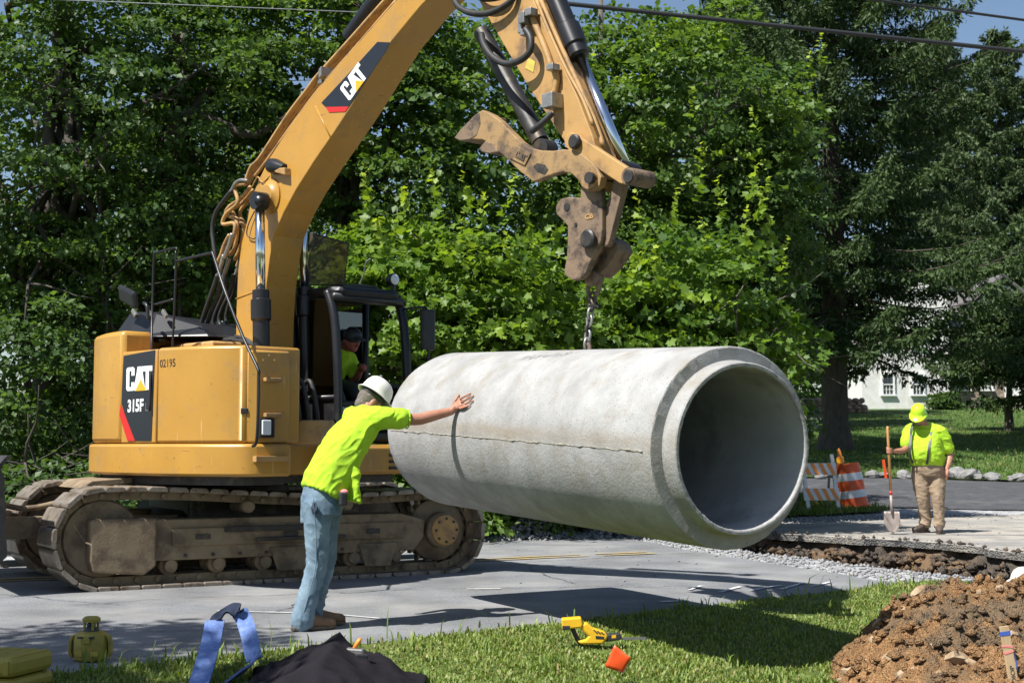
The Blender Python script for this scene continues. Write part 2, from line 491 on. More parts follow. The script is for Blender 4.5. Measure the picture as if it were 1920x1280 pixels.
DUSTY = speckle('dusty_pavement', (.29, .265, .225), (.36, .33, .285), (.235, .225, .21), 45, 3, .8, bump=.006, lo=.45, hi=.62, soft=.2)
GRAV = speckle('crushed_stone', (.20, .20, .205), (.48, .48, .48), (.40, .385, .35), 34, 5, 1.0, bump=.02, lo=.5, hi=.7)
SOIL = speckle('brown_soil', (.19, .095, .036), (.33, .19, .085), (.145, .10, .058), 90, 9, 1.7, bump=.016, lo=.48, hi=.60)
DSOIL = speckle('dark_subsoil', (.045, .036, .03), (.10, .08, .06), (.16, .10, .055), 50, 8, 2.2, bump=.014, lo=.5, hi=.62)
FLOOR = speckle('woodland_floor', (.03, .035, .015), (.06, .055, .025), (.05, .075, .02), 20, 4, .6, bump=.02)
TURF = speckle('turf_soil', (.055, .085, .018), (.11, .145, .03), (.13, .125, .045), 45, 7, 1.4, bump=.01, lo=.55, hi=.72)
LAWN = speckle('mown_lawn', (.035, .075, .012), (.075, .13, .022), (.10, .135, .03), 16, 2, .25, bump=.05, lo=.52, hi=.72)
ROCK = mat('field_stone', (.36, .32, .26), (.25, .22, .18), 9, rough=.9, bump=.006, bscale=30, c3=(.42, .33, .22), s3=4, t3=(.5, .65))
ROCKG = mat('grey_stone', (.25, .245, .235), (.15, .148, .14), 7, rough=.9, bump=.008, bscale=20)
BARK = mat('bark', (.05, .042, .034), (.095, .08, .064), 9, rough=.95, bump=.02, bscale=16, stretch=(1, 1, .25))
BARKL = mat('grey_bark', (.13, .115, .095), (.075, .065, .052), 8, rough=.95, bump=.012, bscale=20, stretch=(1, 1, .3))
LEAF = leaf_mat('broad_leaf', rough=.48, tr=.42, spec=.35)
NEEDLE = leaf_mat('spruce_needles', rough=.6, tr=.12, spec=.25)
GRASS = leaf_mat('grass_blades', rough=.5, tr=.3, spec=.3)
STUCCO = mat('white_stucco', (.74, .73, .69), (.62, .61, .57), 2.5, rough=.85, bump=.006, bscale=25, c3=(.5, .48, .42), s3=1.3, t3=(.58, .75))
STONEW = speckle('rubble_masonry', (.13, .105, .085), (.32, .26, .21), (.25, .20, .15), 3.2, 5, 1.2, bump=.06)
ROOF = mat('slate_roof', (.10, .095, .095), (.15, .14, .135), 6, rough=.7, bump=.01, bscale=20)
WFRAME = mat('white_woodwork', (.78, .78, .75), rough=.5)
WPANE = mat('window_glass', (.03, .04, .05), rough=.06, spec=.8)
HIVIS = mat('hi_vis_cotton', (.40, .64, .035), (.34, .56, .03), 4, rough=.9, spec=.2, bump=.0012, bscale=220, c3=(.29, .46, .03), s3=5, t3=(.54, .72))
JEANS = mat('worn_denim', (.165, .235, .285), (.085, .138, .19), 6, rough=.9, bump=.0008, bscale=400, c3=(.23, .33, .39), s3=3.5, t3=(.5, .7))
DENIMD = mat('dark_denim_stain', (.025, .04, .06), rough=.9)
KHAKI = mat('khaki_cotton', (.33, .245, .165), (.26, .19, .125), 7, rough=.92, bump=.0008, bscale=300, c3=(.20, .145, .095), s3=4, t3=(.55, .7))
SKIN = mat('skin', (.42, .20, .125), (.36, .155, .095), 14, rough=.55, bump=.0006, bscale=120)
SKINR = mat('sunburnt_skin', (.36, .10, .07), (.30, .08, .055), 14, rough=.55)
HAIR = mat('grey_hair', (.17, .145, .12), (.09, .075, .06), 90, rough=.8, bump=.004, bscale=120)
BOOT = mat('tan_leather', (.20, .115, .06), (.14, .078, .042), 12, rough=.7, bump=.001, bscale=80, c3=(.30, .20, .12), s3=7, t3=(.55, .7))
BOOTD = mat('brown_leather', (.06, .042, .035), (.09, .065, .05), 12, rough=.6)
SOLE = mat('boot_sole', (.16, .12, .08), (.10, .075, .05), 20, rough=.9)
HATW = mat('white_hard_hat', (.74, .72, .66), (.66, .63, .56), 6, rough=.35, spec=.5)
HATY = mat('lime_hard_hat', (.50, .82, .03), rough=.32, spec=.5)
ORG = mat('barrel_orange', (.75, .11, .02), (.62, .085, .02), 7, rough=.5)
ORGS = mat('sheeting_orange', (.80, .27, .04), rough=.45)
WSHEET = mat('sheeting_white', (.72, .73, .74), (.62, .63, .64), 9, rough=.45)
TOOLY = mat('tool_yellow', (.80, .46, .02), (.72, .40, .02), 9, rough=.4)
LASY = mat('laser_case_yellow', (.33, .26, .035), (.28, .215, .03), 9, rough=.5, c3=(.20, .155, .05), s3=12, t3=(.56, .7))
CASEY = mat('tool_case_yellow', (.36, .28, .04), (.31, .235, .035), 9, rough=.5)
TBLK = mat('tool_black', (.02, .02, .022), (.035, .035, .036), 20, rough=.5)
CLOTH = mat('black_canvas', (.010, .009, .011), (.017, .014, .018), 5, rough=.95, spec=.12, bump=.002, bscale=90)
STRAP = mat('blue_webbing', (.15, .235, .47), (.09, .15, .38), 40, rough=.85, bump=.001, bscale=200, c3=(.24, .30, .48), s3=9, t3=(.52, .72))
STRAPB = mat('blue_webbing_dark', (.012, .02, .045), rough=.9)
FLAG = mat('marker_flag_orange', (.78, .085, .012), (.72, .07, .01), 20, rough=.5)
WOOD = mat('raw_wood', (.50, .36, .21), (.42, .29, .16), 9, rough=.85, bump=.001, bscale=50, stretch=(6, 6, .6))
ASHW = mat('shovel_handle_wood', (.52, .28, .10), (.44, .22, .075), 12, rough=.6)
SHOV = mat('shovel_blade_steel', (.34, .29, .26), (.24, .20, .175), 10, rough=.6, metal=.3)
PINK = mat('pink_ribbon', (.75, .22, .22), rough=.6)
BLUER = mat('blue_ribbon', (.05, .11, .42), rough=.5)
WIRE = mat('cable_jacket', (.02, .021, .022), rough=.5)
GWIRE = mat('grey_wire', (.30, .31, .32), rough=.5, metal=.5)
ORPAINT = mat('trodden_spoil', (.32, .235, .165), (.235, .232, .228), 7, rough=.9)
WPAINT = mat('white_marking_paint', (.62, .62, .60), (.36, .36, .35), 14, rough=.9)
YPAINT = mat('yellow_line_paint', (.42, .31, .10), (.27, .235, .17), 7, rough=.9)
PAD = mat('asphalt_dust', (.30, .27, .22), rough=.95)
# ================================================================== the setting: ground
def nz3(x, y, s, z=0.0): return noise.noise(Vector((x * s, y * s, z)))
SLAB_EDGE = [Vector(p) for p in ((2.5, 21.6), (3.05, 20.95), (3.55, 20.2), (4.1, 19.55), (4.6, 19.0), (5.1, 18.75), (5.62, 18.2), (5.9, 17.2), (6.6, 16.4), (8.0, 15.3), (11, 13.6))]
def slab_dist(x, y):
    """distance in plan to the broken edge of the far pavement; negative beyond it"""
    p = Vector((x, y)); best = 1e9; sgn = 1
    for i in range(len(SLAB_EDGE) - 1):
        a, b = SLAB_EDGE[i], SLAB_EDGE[i + 1]; ab = b - a
        t = max(0, min(1, (p - a).dot(ab) / ab.length_squared)); q = a + ab * t
        d = (p - q).length
        if d < best:
            best = d; sgn = 1 if (ab.x * (p.y - a.y) - ab.y * (p.x - a.x)) < 0 else -1
    return best * sgn
def soft(x): return max(0.0, min(1.0, x)) ** 2 * (3 - 2 * max(0.0, min(1.0, x)))
def trench(x, y):
    d = slab_dist(x, y)
    if d < -1.2 or d > 4: return 0.0
    along = soft((x - 2.2) / 1.3)
    return along * .42 * (soft((3.0 - d) / 2.6) if d > 0 else 1)
def ground_z(x, y):
    z = base_z(x, y) - .09 - 1.3 * trench(x, y) + .03 * nz3(x, y, .4)
    if y > 37 and x > 2: z -= .05
    return z
# one sheet to the horizon, finer near the camera
gx = sorted(set([-900, -500, -300, -180, -120, -80, -60, -45] + list(np.arange(-36, 37, 1.5)) + [45, 60, 80, 120, 180, 300, 500, 900]))
gy = sorted(set([-300, -120, -60, -30, -15, -5] + list(np.arange(0, 60, 1.2)) + [65, 72, 80, 90, 100, 115, 130, 160, 220, 400, 900]))
V = [(x, y, ground_z(x, y)) for y in gy for x in gx]
nx = len(gx)
Fq = [[j * nx + i, j * nx + i + 1, (j + 1) * nx + i + 1, (j + 1) * nx + i] for j in range(len(gy) - 1) for i in range(nx - 1)]
me = bpy.data.meshes.new('ground'); me.from_pydata(V, [], Fq)
link_mesh('ground', me, FLOOR, smooth=True)['kind'] = 'structure'

NEAR_EDGE = [(-14, -1.5), (-9, 2.7), (-5, 6.2), (-3.11, 7.97), (-2.69, 8.45), (-2.27, 8.86), (-1.6, 9.36), (-.94, 9.76), (.4, 10.85), (2.28, 12.5), (3.69, 13.67)]
road_poly = NEAR_EDGE + [(3.35, 14.5), (2.96, 15.38), (2.4, 16.5), (1.99, 17.36), (1.7, 18.6), (1.3, 19.55), (.3, 19.2), (-.42, 18.83), (-3, 17.15), (-5.51, 15.52), (-9, 13.3), (-14, 10.2), (-22, 5.4), (-22, -6)]
patch('road', road_poly, lambda x, y: base_z(x, y) + .004 * nz3(x, y, .8), .3, ASPH, jitter=.035)
# near verge under the grass
def verge_z(x, y):
    d = -(x + .94) * .5 + (y - 9.7) * .866
    return base_z(x, y) + .012 + .012 * nz3(x, y, 2.2) + .008 * nz3(x, y, 6) 
verge_poly = [(x + .02, y - .05) for x, y in NEAR_EDGE] + [(4.1, 14.0), (5.5, 13.4), (9, 11), (9, 2), (4, 1), (-9, -2)]
patch('grass_verge', verge_poly, verge_z, .22, TURF, jitter=.05)
# gravel bed: shoulder across the road, the trench, and beyond the slab
def gravel_z(x, y):
    return base_z(x, y) - .018 - trench(x, y) * 1.0 + .03 * nz3(x, y, 1.7) * (1 if trench(x, y) > .03 else .35) + .02 * nz3(x, y, 5) * (1 if trench(x, y) > .02 else .3)
patch('gravel_bed', [(3.6, 13.4), (2.9, 15.3), (1.9, 17.3), (1.5, 18.9), (.3, 18.9), (-3, 16.9), (-5.5, 15.3), (-9, 13.1), (-9.5, 14.2), (-5.9, 16.5), (-1, 20.1), (1.2, 21.6), (3.4, 23.6), (5.2, 26.2), (6.6, 29.5), (14, 31), (30, 30), (30, 20), (14, 12.5), (8, 11)],
      gravel_z, .16, GRAV, jitter=.05)
# pavement beyond the cut, its broken edge a real step
SLAB_RAG = []
for p in spline([Vector((p.x, p.y, 0)) for p in SLAB_EDGE], 9):
    SLAB_RAG.append((p.x + .10 * noise.noise(Vector((p.x * 3, p.y * 3, 1))) + random.uniform(-.03, .03), p.y + .10 * noise.noise(Vector((p.x * 3, p.y * 3, 7))) + random.uniform(-.03, .03)))
slab_poly = SLAB_RAG + [(24, 12), (26, 24), (14, 25.6), (9.5, 25.8), (6.6, 24.0), (4.6, 22.6), (3.2, 22.1)]
SLABF = speckle('broken_asphalt_face', (.085, .082, .08), (.16, .155, .145), (.20, .185, .16), 40, 8, 2, bump=.02)
slab = patch('pavement_slab', slab_poly, lambda x, y: base_z(x, y) + .012 + .006 * nz3(x, y, 1.1), .22, [DUSTY, SLABF], thick=.085, jitter=.07)
for p_ in slab.data.polygons:
    if abs(p_.normal.z) < .5: p_.material_index = 1
# bank of dark subsoil below the slab
mbk = MB(); rows = []
ed = spline([Vector((p.x, p.y, 0)) for p in SLAB_EDGE], 14)
for k, p in enumerate(ed):
    t = (ed[min(k + 1, len(ed) - 1)] - ed[max(k - 1, 0)]).normalized(); n = Vector((t.y, -t.x, 0))
    row = []
    for j in range(7):
        f = j / 6
        q = p + n * (-.10 + .52 * f ** 1.3 + .20 * noise.noise(Vector((k * .33, j * .9, 2))))
        row.append(Vector((q.x, q.y, base_z(p.x, p.y) - .085 - .44 * f + .06 * noise.noise(Vector((k * .5, j, 9))))))
    rows.append(row)
i0 = 0
for r_ in rows: mbk.v += r_
for k in range(len(rows) - 1):
    for j in range(6): mbk.f.append([k * 7 + j, k * 7 + j + 1, (k + 1) * 7 + j + 1, (k + 1) * 7 + j])
mbk.build('subsoil_bank', DSOIL, smooth=True)['kind'] = 'structure'
patch('driveway', [(6.9, 28.0), (6.2, 30), (5.5, 34), (5.0, 37.2), (9.5, 38.2), (12.5, 36.2), (18, 34.5), (40, 33), (40, 27.5), (16, 27.2), (11, 27.0)], lambda x, y: base_z(x, y) + .004, .8, ASPHD, jitter=.1)
patch('side_drive', [(13.0, 62), (16.2, 70), (16.6, 76), (8, 74), (8, 64)], lambda x, y: base_z(x, y) + .03, 2, DUSTY)
patch('lawn', [(3, 37), (9.3, 38.6), (12.4, 36.9), (18, 35), (45, 33.5), (80, 40), (80, 130), (-10, 130), (-2, 60)], lambda x, y: base_z(x, y) + .02 + .05 * nz3(x, y, .2), 2.2, LAWN, jitter=.25)
patch('grass_patch', [(4.2, 24.2), (5.0, 24.8), (6.2, 25.8), (7.1, 27.0), (7.0, 28.0), (6.2, 30), (5.6, 34), (4.9, 37.2), (2.5, 37), (3, 30), (3.4, 26)], lambda x, y: base_z(x, y) + .03 + .03 * nz3(x, y, 2), .35, TURF, jitter=.08)

# painted and worn marks on the road, 4 mm sheets
def mark(name, poly, m, step=.12, jit=.012, lift=.009):
    return patch(name, poly, lambda x, y: base_z(x, y) + .004 * nz3(x, y, .8) + lift, step, m, jitter=jit)
def stripe(name, a, b, w, m, seg=.35, gap=.0, wob=.03):
    a = Vector(a); b = Vector(b); L_ = (b - a).length; t = (b - a) / L_; n = Vector((-t.y, t.x)); left = []; right = []
    k = int(L_ / seg)
    for i in range(k + 1):
        p = a + t * (L_ * i / k); o = wob * noise.noise(Vector((p.x, p.y, 1)))
        ww = w * (.6 + .6 * random.random())
        left.append(tuple(p + n * (o + ww / 2))); right.append(tuple(p + n * (o - ww / 2)))
    return mark(name, left + right[::-1], m, .4, .01)
ydir = (Vector((1.81, 16.84)) - Vector((-4.72, 13.29))).normalized(); yn = Vector((-ydir.y, ydir.x))
for k, off in enumerate((-.09, .09)):
    for (s0, s1) in ((-9, 1.0), (4.4, 6.3), (6.5, 7.2)):
        p0 = Vector((-4.72, 13.29)) + ydir * s0 + yn * off; p1 = Vector((-4.72, 13.29)) + ydir * s1 + yn * off
        stripe('centre_line', p0, p1, .08, YPAINT)
for (a, b, w, m) in [
                     ((1.6, 13.0), (1.75, 13.35), .05, WPAINT), ((1.85, 12.85), (2.1, 13.3), .045, WPAINT), ((2.15, 13.0), (2.5, 13.45), .05, WPAINT), ((2.45, 13.1), (2.75, 13.7), .045, WPAINT), ((2.75, 13.35), (3.05, 13.8), .04, WPAINT), ((1.25, 12.1), (1.5, 12.2), .07, WPAINT),
                     ((-2.3, 11.3), (-1.5, 11.2), .035, WPAINT), ((-1.4, 11.15), (-.9, 10.9), .03, WPAINT), ((-.4, 12.9), (-.1, 12.95), .04, WPAINT)]:
    stripe('paint_mark', a, b, w, m, seg=.07, wob=.06)

# cracks in the old surface
CRACK = mat('crack_fill', (.045, .045, .048), (.07, .068, .065), 30, rough=.95)
for (x0_, y0_, ang_, L_) in ((-3.6, 11.6, .55, 3.2), (-.6, 12.9, .35, 2.4), (-.2, 15.1, .62, 3.0), (-3.0, 10.2, .2, 1.6), (.6, 13.4, 1.7, 1.8), (-4.4, 12.3, -.5, 1.5), (-1.9, 11.2, 1.2, 1.3)):
    pts_l = []; pts_r = []; x, y, a_ = x0_, y0_, ang_
    for k in range(int(L_ / .06)):
        a_ = ang_ + .7 * noise.noise(Vector((x * 3, y * 3, 2))) + random.uniform(-.35, .35); x += .06 * math.cos(a_); y += .06 * math.sin(a_); w_ = random.uniform(.002, .008)
        pts_l.append((x - math.sin(a_) * w_, y + math.cos(a_) * w_)); pts_r.append((x + math.sin(a_) * w_, y - math.cos(a_) * w_))
    mark('road_crack', pts_l + pts_r[::-1], CRACK, .2, 0, .006)
# stones scattered on gravel, road edge and trench: too many to count, one object
def pebble_field(name, pts, sizes, mats_, cols=None, parent=None):
    base = np.array([(1, 0, 0), (-1, 0, 0), (0, 1, 0), (0, -1, 0), (0, 0, 1), (0, 0, -.6)], np.float32)
    tri = np.array([(0, 2, 4), (2, 1, 4), (1, 3, 4), (3, 0, 4), (2, 0, 5), (1, 2, 5), (3, 1, 5), (0, 3, 5)], np.int32)
    n = len(pts)
    jit = 1 + .45 * (RNG.random((n, 6, 3)) - .5)
    ang = RNG.random(n) * 6.28; ca, sa = np.cos(ang), np.sin(ang)
    b = base[None] * jit * np.stack([.7 + .6 * RNG.random(n), .7 + .6 * RNG.random(n), .55 + .4 * RNG.random(n)], 1)[:, None, :]
    x = b[..., 0] * ca[:, None] - b[..., 1] * sa[:, None]; y = b[..., 0] * sa[:, None] + b[..., 1] * ca[:, None]
    v = np.stack([x, y, b[..., 2]], -1) * np.asarray(sizes)[:, None, None] + np.asarray(pts)[:, None, :]
    f = (tri[None] + (np.arange(n) * 6)[:, None, None]).reshape(-1)
    me = np_mesh(name, v.reshape(-1, 3), f, 3)
    o = link_mesh(name, me, mats_, parent)
    return o
def in_poly(poly, x, y):
    c = False; n = len(poly)
    for i in range(n):
        (x1, y1), (x2, y2) = poly[i], poly[(i + 1) % n]
        if (y1 > y) != (y2 > y) and x < (x2 - x1) * (y - y1) / (y2 - y1) + x1: c = not c
    return c
pts = []; sz = []
while len(pts) < 10500:
    x = random.uniform(-3, 9); y = random.uniform(13.2, 26)
    sdd = -slab_dist(x, y)
    if in_poly(slab_poly, x, y) and random.random() > (.012 + .45 * math.exp(-(sdd / .35) ** 2)): continue
    if in_poly(road_poly, x, y) and random.random() > .012: continue
    d = -(x + .94) * .5 + (y - 9.7) * .866
    if y - 1.2 * x > 23.5 or d < 1.2 and x < 3.6: continue
    s = random.uniform(.012, .034)
    z = gravel_z(x, y)
    if in_poly(slab_poly, x, y): z = base_z(x, y) + .012; s *= .7
    elif in_poly(road_poly, x, y): z = base_z(x, y) + .002; s *= .6
    pts.append((x, y, z + s * .25)); sz.append(s)
GRAVST = mat('gravel_stones', (.30, .30, .305), (.16, .162, .168), 14, rough=.9, c3=(.26, .24, .21), s3=9, t3=(.52, .62))
props(pebble_field('gravel_stones', pts, sz, GRAVST), 'loose grey crushed stone in the trench and along the road edge', 'gravel', kind='stuff')
# low gravel windrow along the far edge of the road
ws = []; pts = []; sz = []
for i in range(6000):
    t = random.random(); x = -2.5 + 5.6 * t; y = 17.9 + 3.0 * t + random.gauss(0, .26)
    h = .34 * math.exp(-((y - (17.9 + 3.0 * t)) / .32) ** 2) * (.55 + .45 * math.sin(x * 5.1)) * random.random() ** .4
    s = random.uniform(.018, .05); pts.append((x, y, base_z(x, y) + h)); sz.append(s)
props(pebble_field('gravel_windrow', pts, sz, GRAVST), 'low ridge of crushed stone along the far road edge', 'gravel', kind='stuff')
# clods of dark dirt and broken asphalt at the trench wall
pts = []; sz = []
for k in range(1500):
    p = random.choice(ed); d = random.uniform(-.02, .55) ; t = Vector((0, 0, 0))
    x = p.x + random.gauss(0, .12) - d * .45; y = p.y + random.gauss(0, .12) - d * .8
    if in_poly(slab_poly, x, y):
        if random.random() < .6: continue
        s = random.uniform(.012, .05); pts.append((x, y, base_z(x, y) + .015 + s * .3)); sz.append(s); continue
    s = random.uniform(.02, .085); pts.append((x, y, gravel_z(x, y) + s * .4 + max(0, .35 - d) * .7)); sz.append(s)
props(pebble_field('trench_clods', pts, sz, DSOIL), 'dark clods of dirt and broken asphalt under the cut pavement edge', 'rubble', kind='stuff')
# ================================================================== vegetation
def unit(a): return a / np.maximum(1e-6, np.linalg.norm(a, axis=-1, keepdims=True))
LOBED = np.array([(0, 0, 0), (-.42, .10, .05), (-.30, .34, .05), (-.56, .62, .10), (-.22, .66, .04), (0, 1.0, -.02), (.22, .66, .04), (.56, .62, .10), (.30, .34, .05), (.42, .10, .05)], np.float32)
LOBED_F = [(0, 5, 4, 3, 2, 1), (0, 9, 8, 7, 6, 5)]
PLAIN = np.array([(0, 0, 0), (-.40, .45, .09), (0, 1, -.04), (.40, .45, .09)], np.float32)
def leaves_mesh(name, pos, nrm, tip, size, cols, lobed=False):
    T = LOBED if lobed else PLAIN
    n = len(pos); nrm = unit(nrm); tip = unit(tip - nrm * (tip * nrm).sum(1, keepdims=True)); side = np.cross(tip, nrm)
    v = pos[:, None, :] + size[:, None, None] * (T[None, :, 0:1] * side[:, None, :] + T[None, :, 1:2] * tip[:, None, :] + T[None, :, 2:3] * nrm[:, None, :])
    k = len(T)
    if lobed:
        f = np.array(LOBED_F, np.int32); per = 6
    else:
        f = np.array([(0, 2, 1), (0, 3, 2)], np.int32); per = 3
    F = (f[None] + (np.arange(n) * k)[:, None, None]).reshape(-1)
    me = np_mesh(name, v.reshape(-1, 3), F, per)
    point_colors(me, np.repeat(cols, k, 0))
    return me
def clusters_to_leaves(C, R, outw, n_per, leaf, tone, flat=.4, sprout=0.0, droop=.35):
    """leaf sprays: flat plates of leaves round each cluster centre"""
    m = len(C); idx = np.repeat(np.arange(m), n_per); N_ = len(idx)
    g = RNG.normal(size=(N_, 3)); g[:, 2] *= flat
    r = np.abs(RNG.normal(size=N_)) * .25 + .55
    off = unit(g) * (RNG.random(N_) ** .5)[:, None] * R[idx][:, None]; off[:, 2] *= flat
    off[:, 2] -= droop * (off[:, 0] ** 2 + off[:, 1] ** 2) / np.maximum(.05, R[idx])
    pos = C[idx] + off
    nr = np.array([0, 0, .85])[None] + .5 * outw[idx] + .75 * RNG.normal(size=(N_, 3))
    tp = unit(off + 1e-4) + .6 * outw[idx] + .5 * RNG.normal(size=(N_, 3)) + np.array([0, 0, -.45])
    sz = leaf * (.45 + .95 * RNG.random(N_) ** 1.3)
    tc = RNG.random(m)[idx] * .6 + RNG.random(N_) * .4
    lo, hi = np.array(tone[0]), np.array(tone[1])
    col = lo + (hi - lo) * tc[:, None]
    if sprout:
        s = (RNG.random(m) < sprout)[idx]
        col[s] = np.array([.20, .30, .035]) * (.75 + .5 * RNG.random((s.sum(), 1)))
    return pos, nr, tp, sz, col
def crown_clusters(c, rad, n, shell=.45, front=.7):
    """cluster centres through a crown, denser towards its skin, uneven outline"""
    d = unit(RNG.normal(size=(n * 4, 3)))
    keep = (d[:, 1] < .25) | (RNG.random(len(d)) > front)
    d = d[keep][:n]
    lump = np.array([1 + .28 * noise.noise(Vector(x * 2.1) + Vector(c)) + .16 * noise.noise(Vector(x * 5) + Vector(c)) for x in d])
    r = (shell + (1 - shell) * RNG.random(len(d)) ** .6) * lump
    return np.array(c)[None] + d * r[:, None] * np.array(rad)[None], d
def limb_path(a, b, sag=0, wob=.15, n=7):
    a = Vector(a); b = Vector(b); out = []
    for i in range(n + 1):
        t = i / n; p = a.lerp(b, t); s = math.sin(math.pi * t)
        out.append(p + Vector((random.uniform(-wob, wob) * s, random.uniform(-wob, wob) * s, sag * s + random.uniform(-wob, wob) * s * .5)))
    return out
def taper(r0, r1, n): return [r0 + (r1 - r0) * (i / (n - 1)) ** .8 for i in range(n)]
def broadleaf(base, h, crowns, n, R, leaf, tone, label, cat='tree', tr=.16, lobed=False, n_per=70, sprout=.0, bark=BARK, name='broadleaf_tree', group=None, lean=(0, 0), limbs=(), front=.7, shoots=()):
    root = empty(name, base, label, cat, group)
    m = MB(); b = Vector(base); top = b + Vector((lean[0], lean[1], h))
    pth = limb_path(b - Vector((0, 0, .2)), top, 0, .12, 9); m.tube(pth, taper(tr * 1.35, tr * .25, len(pth)), 10)
    for (c, rad) in crowns:
        for k in range(10):
            a = pth[random.randint(3, len(pth) - 2)]
            d = Vector((random.gauss(0, 1), random.gauss(0, 1), random.gauss(0, .7))).normalized()
            e = Vector(c) + Vector((d.x * rad[0], d.y * rad[1], d.z * rad[2])) * .8
            q = limb_path(a, e, .15, .2, 6); m.tube(q, taper(tr * .38, .012, len(q)), 6)
            for j in range(3):
                s = q[random.randint(2, 5)]; q2 = limb_path(s, s + Vector((random.gauss(0, .6), random.gauss(0, .6), random.gauss(.1, .4))), 0, .06, 4)
                m.tube(q2, taper(.02, .005, len(q2)), 5)
    for (pp, r0, r1) in limbs:
        q = spline(pp, 5); m.tube(q, taper(r0, r1, len(q)), 8)
    m.build('trunk', bark, root, smooth=True, merge=False)
    P = [[], [], [], [], []]
    tot = sum(r[0] * r[2] for _, r in crowns)
    for (c, rad) in crowns:
        C, d = crown_clusters(c, rad, int(n * rad[0] * rad[2] / tot), front=front)
        C[:, 2] = np.maximum(C[:, 2], base[2] + .25)
        Rr = R * (.6 + .8 * RNG.random(len(C)))
        for k, a in enumerate(clusters_to_leaves(C, Rr, d, n_per, leaf, tone, sprout=sprout)): P[k].append(a)
    for q in shoots:              # upright young shoots with pale leaves
        k_ = 16; t = np.linspace(0, 1, k_); ln = random.uniform(.45, .8); a_ = RNG.random(k_) * 6.28
        o_ = np.stack([np.cos(a_), np.sin(a_), .15 + 0 * a_], 1)
        ax_ = np.array([random.uniform(-.25, .25), random.uniform(-.25, .1), 1.0])
        P[0].append(np.array(q)[None] + ax_[None] * (t * ln)[:, None]); P[1].append(np.array([0, -.3, .8])[None] + .5 * RNG.normal(size=(k_, 3)) - .3 * o_); P[2].append(o_ + np.array([0, 0, .35]))
        P[3].append(.15 * (1.1 - .55 * t) * (.8 + .4 * RNG.random(k_))); P[4].append(np.array([.16, .27, .035])[None] * (.7 + .75 * t)[:, None] * np.array([[1 + .5, 1.1, .9]]) ** t[:, None])
    P = [np.concatenate(a) for a in P]
    me = leaves_mesh('crown', *P, lobed=lobed)
    link_mesh('crown', me, LEAF, root)
    return root
DK = ((.034, .074, .022), (.115, .190, .052)); MD = ((.042, .092, .020), (.145, .230, .046)); BR = ((.070, .140, .020), (.195, .300, .044))
def T(px, Y): p = at(px, 835, Y); return p.x
# the wood behind the machine, left to right
broadleaf((T(90, 20.5), 20.5, .1), 9, [((T(60, 20), 20, 6.2), (3.3, 2.4, 2.9)), ((T(40, 20), 19.3, 2.4), (2.2, 1.6, 1.7))], 290, .50, .095, DK, 'dark broadleaf tree filling the left edge behind the excavator tail', tr=.24, n_per=150)
broadleaf((T(330, 22), 22, .1), 9, [((T(260, 21.5), 21.5, 7.2), (2.6, 2.2, 1.9)), ((T(180, 20), 20, 4.2), (1.9, 1.5, 1.5)), ((T(250, 20), 20, 1.6), (1.7, 1.3, 1.2))], 290, .46, .09, MD, 'broadleaf tree with a dark crooked limb left of the raised boom', tr=.26, n_per=150,
          limbs=[([at(330, 300, 20.5), at(330, 235, 20.2), at(365, 212, 20), at(420, 235, 19.9), at(478, 252, 19.8), at(540, 215, 19.8)], .12, .04), ([at(300, 420, 20.8), at(325, 320, 20.6), at(340, 240, 20.4), at(400, 160, 20.3)], .16, .05)])
broadleaf((T(470, 25), 25, .1), 8, [((T(470, 25), 25, 5.0), (2.5, 2.0, 2.4)), ((T(520, 24), 24, 2.6), (2.4, 1.6, 2.0))], 230, .5, .10, MD, 'mid green broadleaf tree seen behind the hydraulic hoses of the boom', tr=.22, n_per=120)
broadleaf((T(640, 21.5), 21.5, .1), 9, [((T(590, 21.5), 21.5, 7.2), (2.0, 2.0, 1.9)), ((T(780, 21.5), 21.5, 5.6), (1.9, 1.7, 2.1))], 260, .46, .11, MD, 'tall broadleaf tree rising behind the boom with its logo plate', tr=.2, sprout=.10, n_per=120)
SH1 = [at(px, py, Y) for px, py, Y in ((940, 430, 18.6), (885, 420, 18.5), (826, 410, 18.7), (760, 440, 18.8), (1000, 470, 18.7), (900, 470, 18.4), (690, 430, 18.9), (1075, 480, 18.9), (850, 500, 18.2), (960, 520, 18.2), (720, 500, 18.5), (1020, 560, 18.4))]
SH2 = [at(px, py, Y) for px, py, Y in ((1312, 375, 19.6), (1352, 420, 19.5), (1405, 378, 19.7), (1418, 420, 19.6), (1396, 480, 19.4), (1448, 462, 19.8), (1260, 440, 19.4), (1210, 470, 19.3), (1150, 470, 19.3), (1330, 500, 19.2), (1240, 540, 19.1), (1460, 540, 19.7), (1180, 580, 19.1))]
SH3 = [at(px, py, Y) for px, py, Y in ((1540, 130, 22.6), (1515, 190, 22.4), (1500, 250, 22.5), (1350, 100, 22.2), (1240, 140, 22.2), (1120, 150, 22.3), (1420, 260, 22.0), (1300, 230, 21.9), (870, 60, 20.6), (640, 330, 20), (690, 380, 20), (560, 60, 20), (440, 90, 20.5))]
broadleaf((T(860, 19.6), 19.6, .1), 2.6, [((T(840, 19.4), 19.4, 3.1), (1.9, 1.4, 1.35)), ((T(1000, 19.6), 19.6, 2.5), (1.8, 1.2, 1.2)), ((T(720, 19.8), 19.8, 3.6), (1.1, 1.1, .9)), ((T(900, 19.5), 19.5, 1.2), (2.2, 1.0, .8))], 380, .40, .12, BR, 'bright green maple sapling between the cab and the chain', tr=.09, lobed=True, n_per=58, sprout=.16, bark=BARKL, name='maple_tree', shoots=SH1)
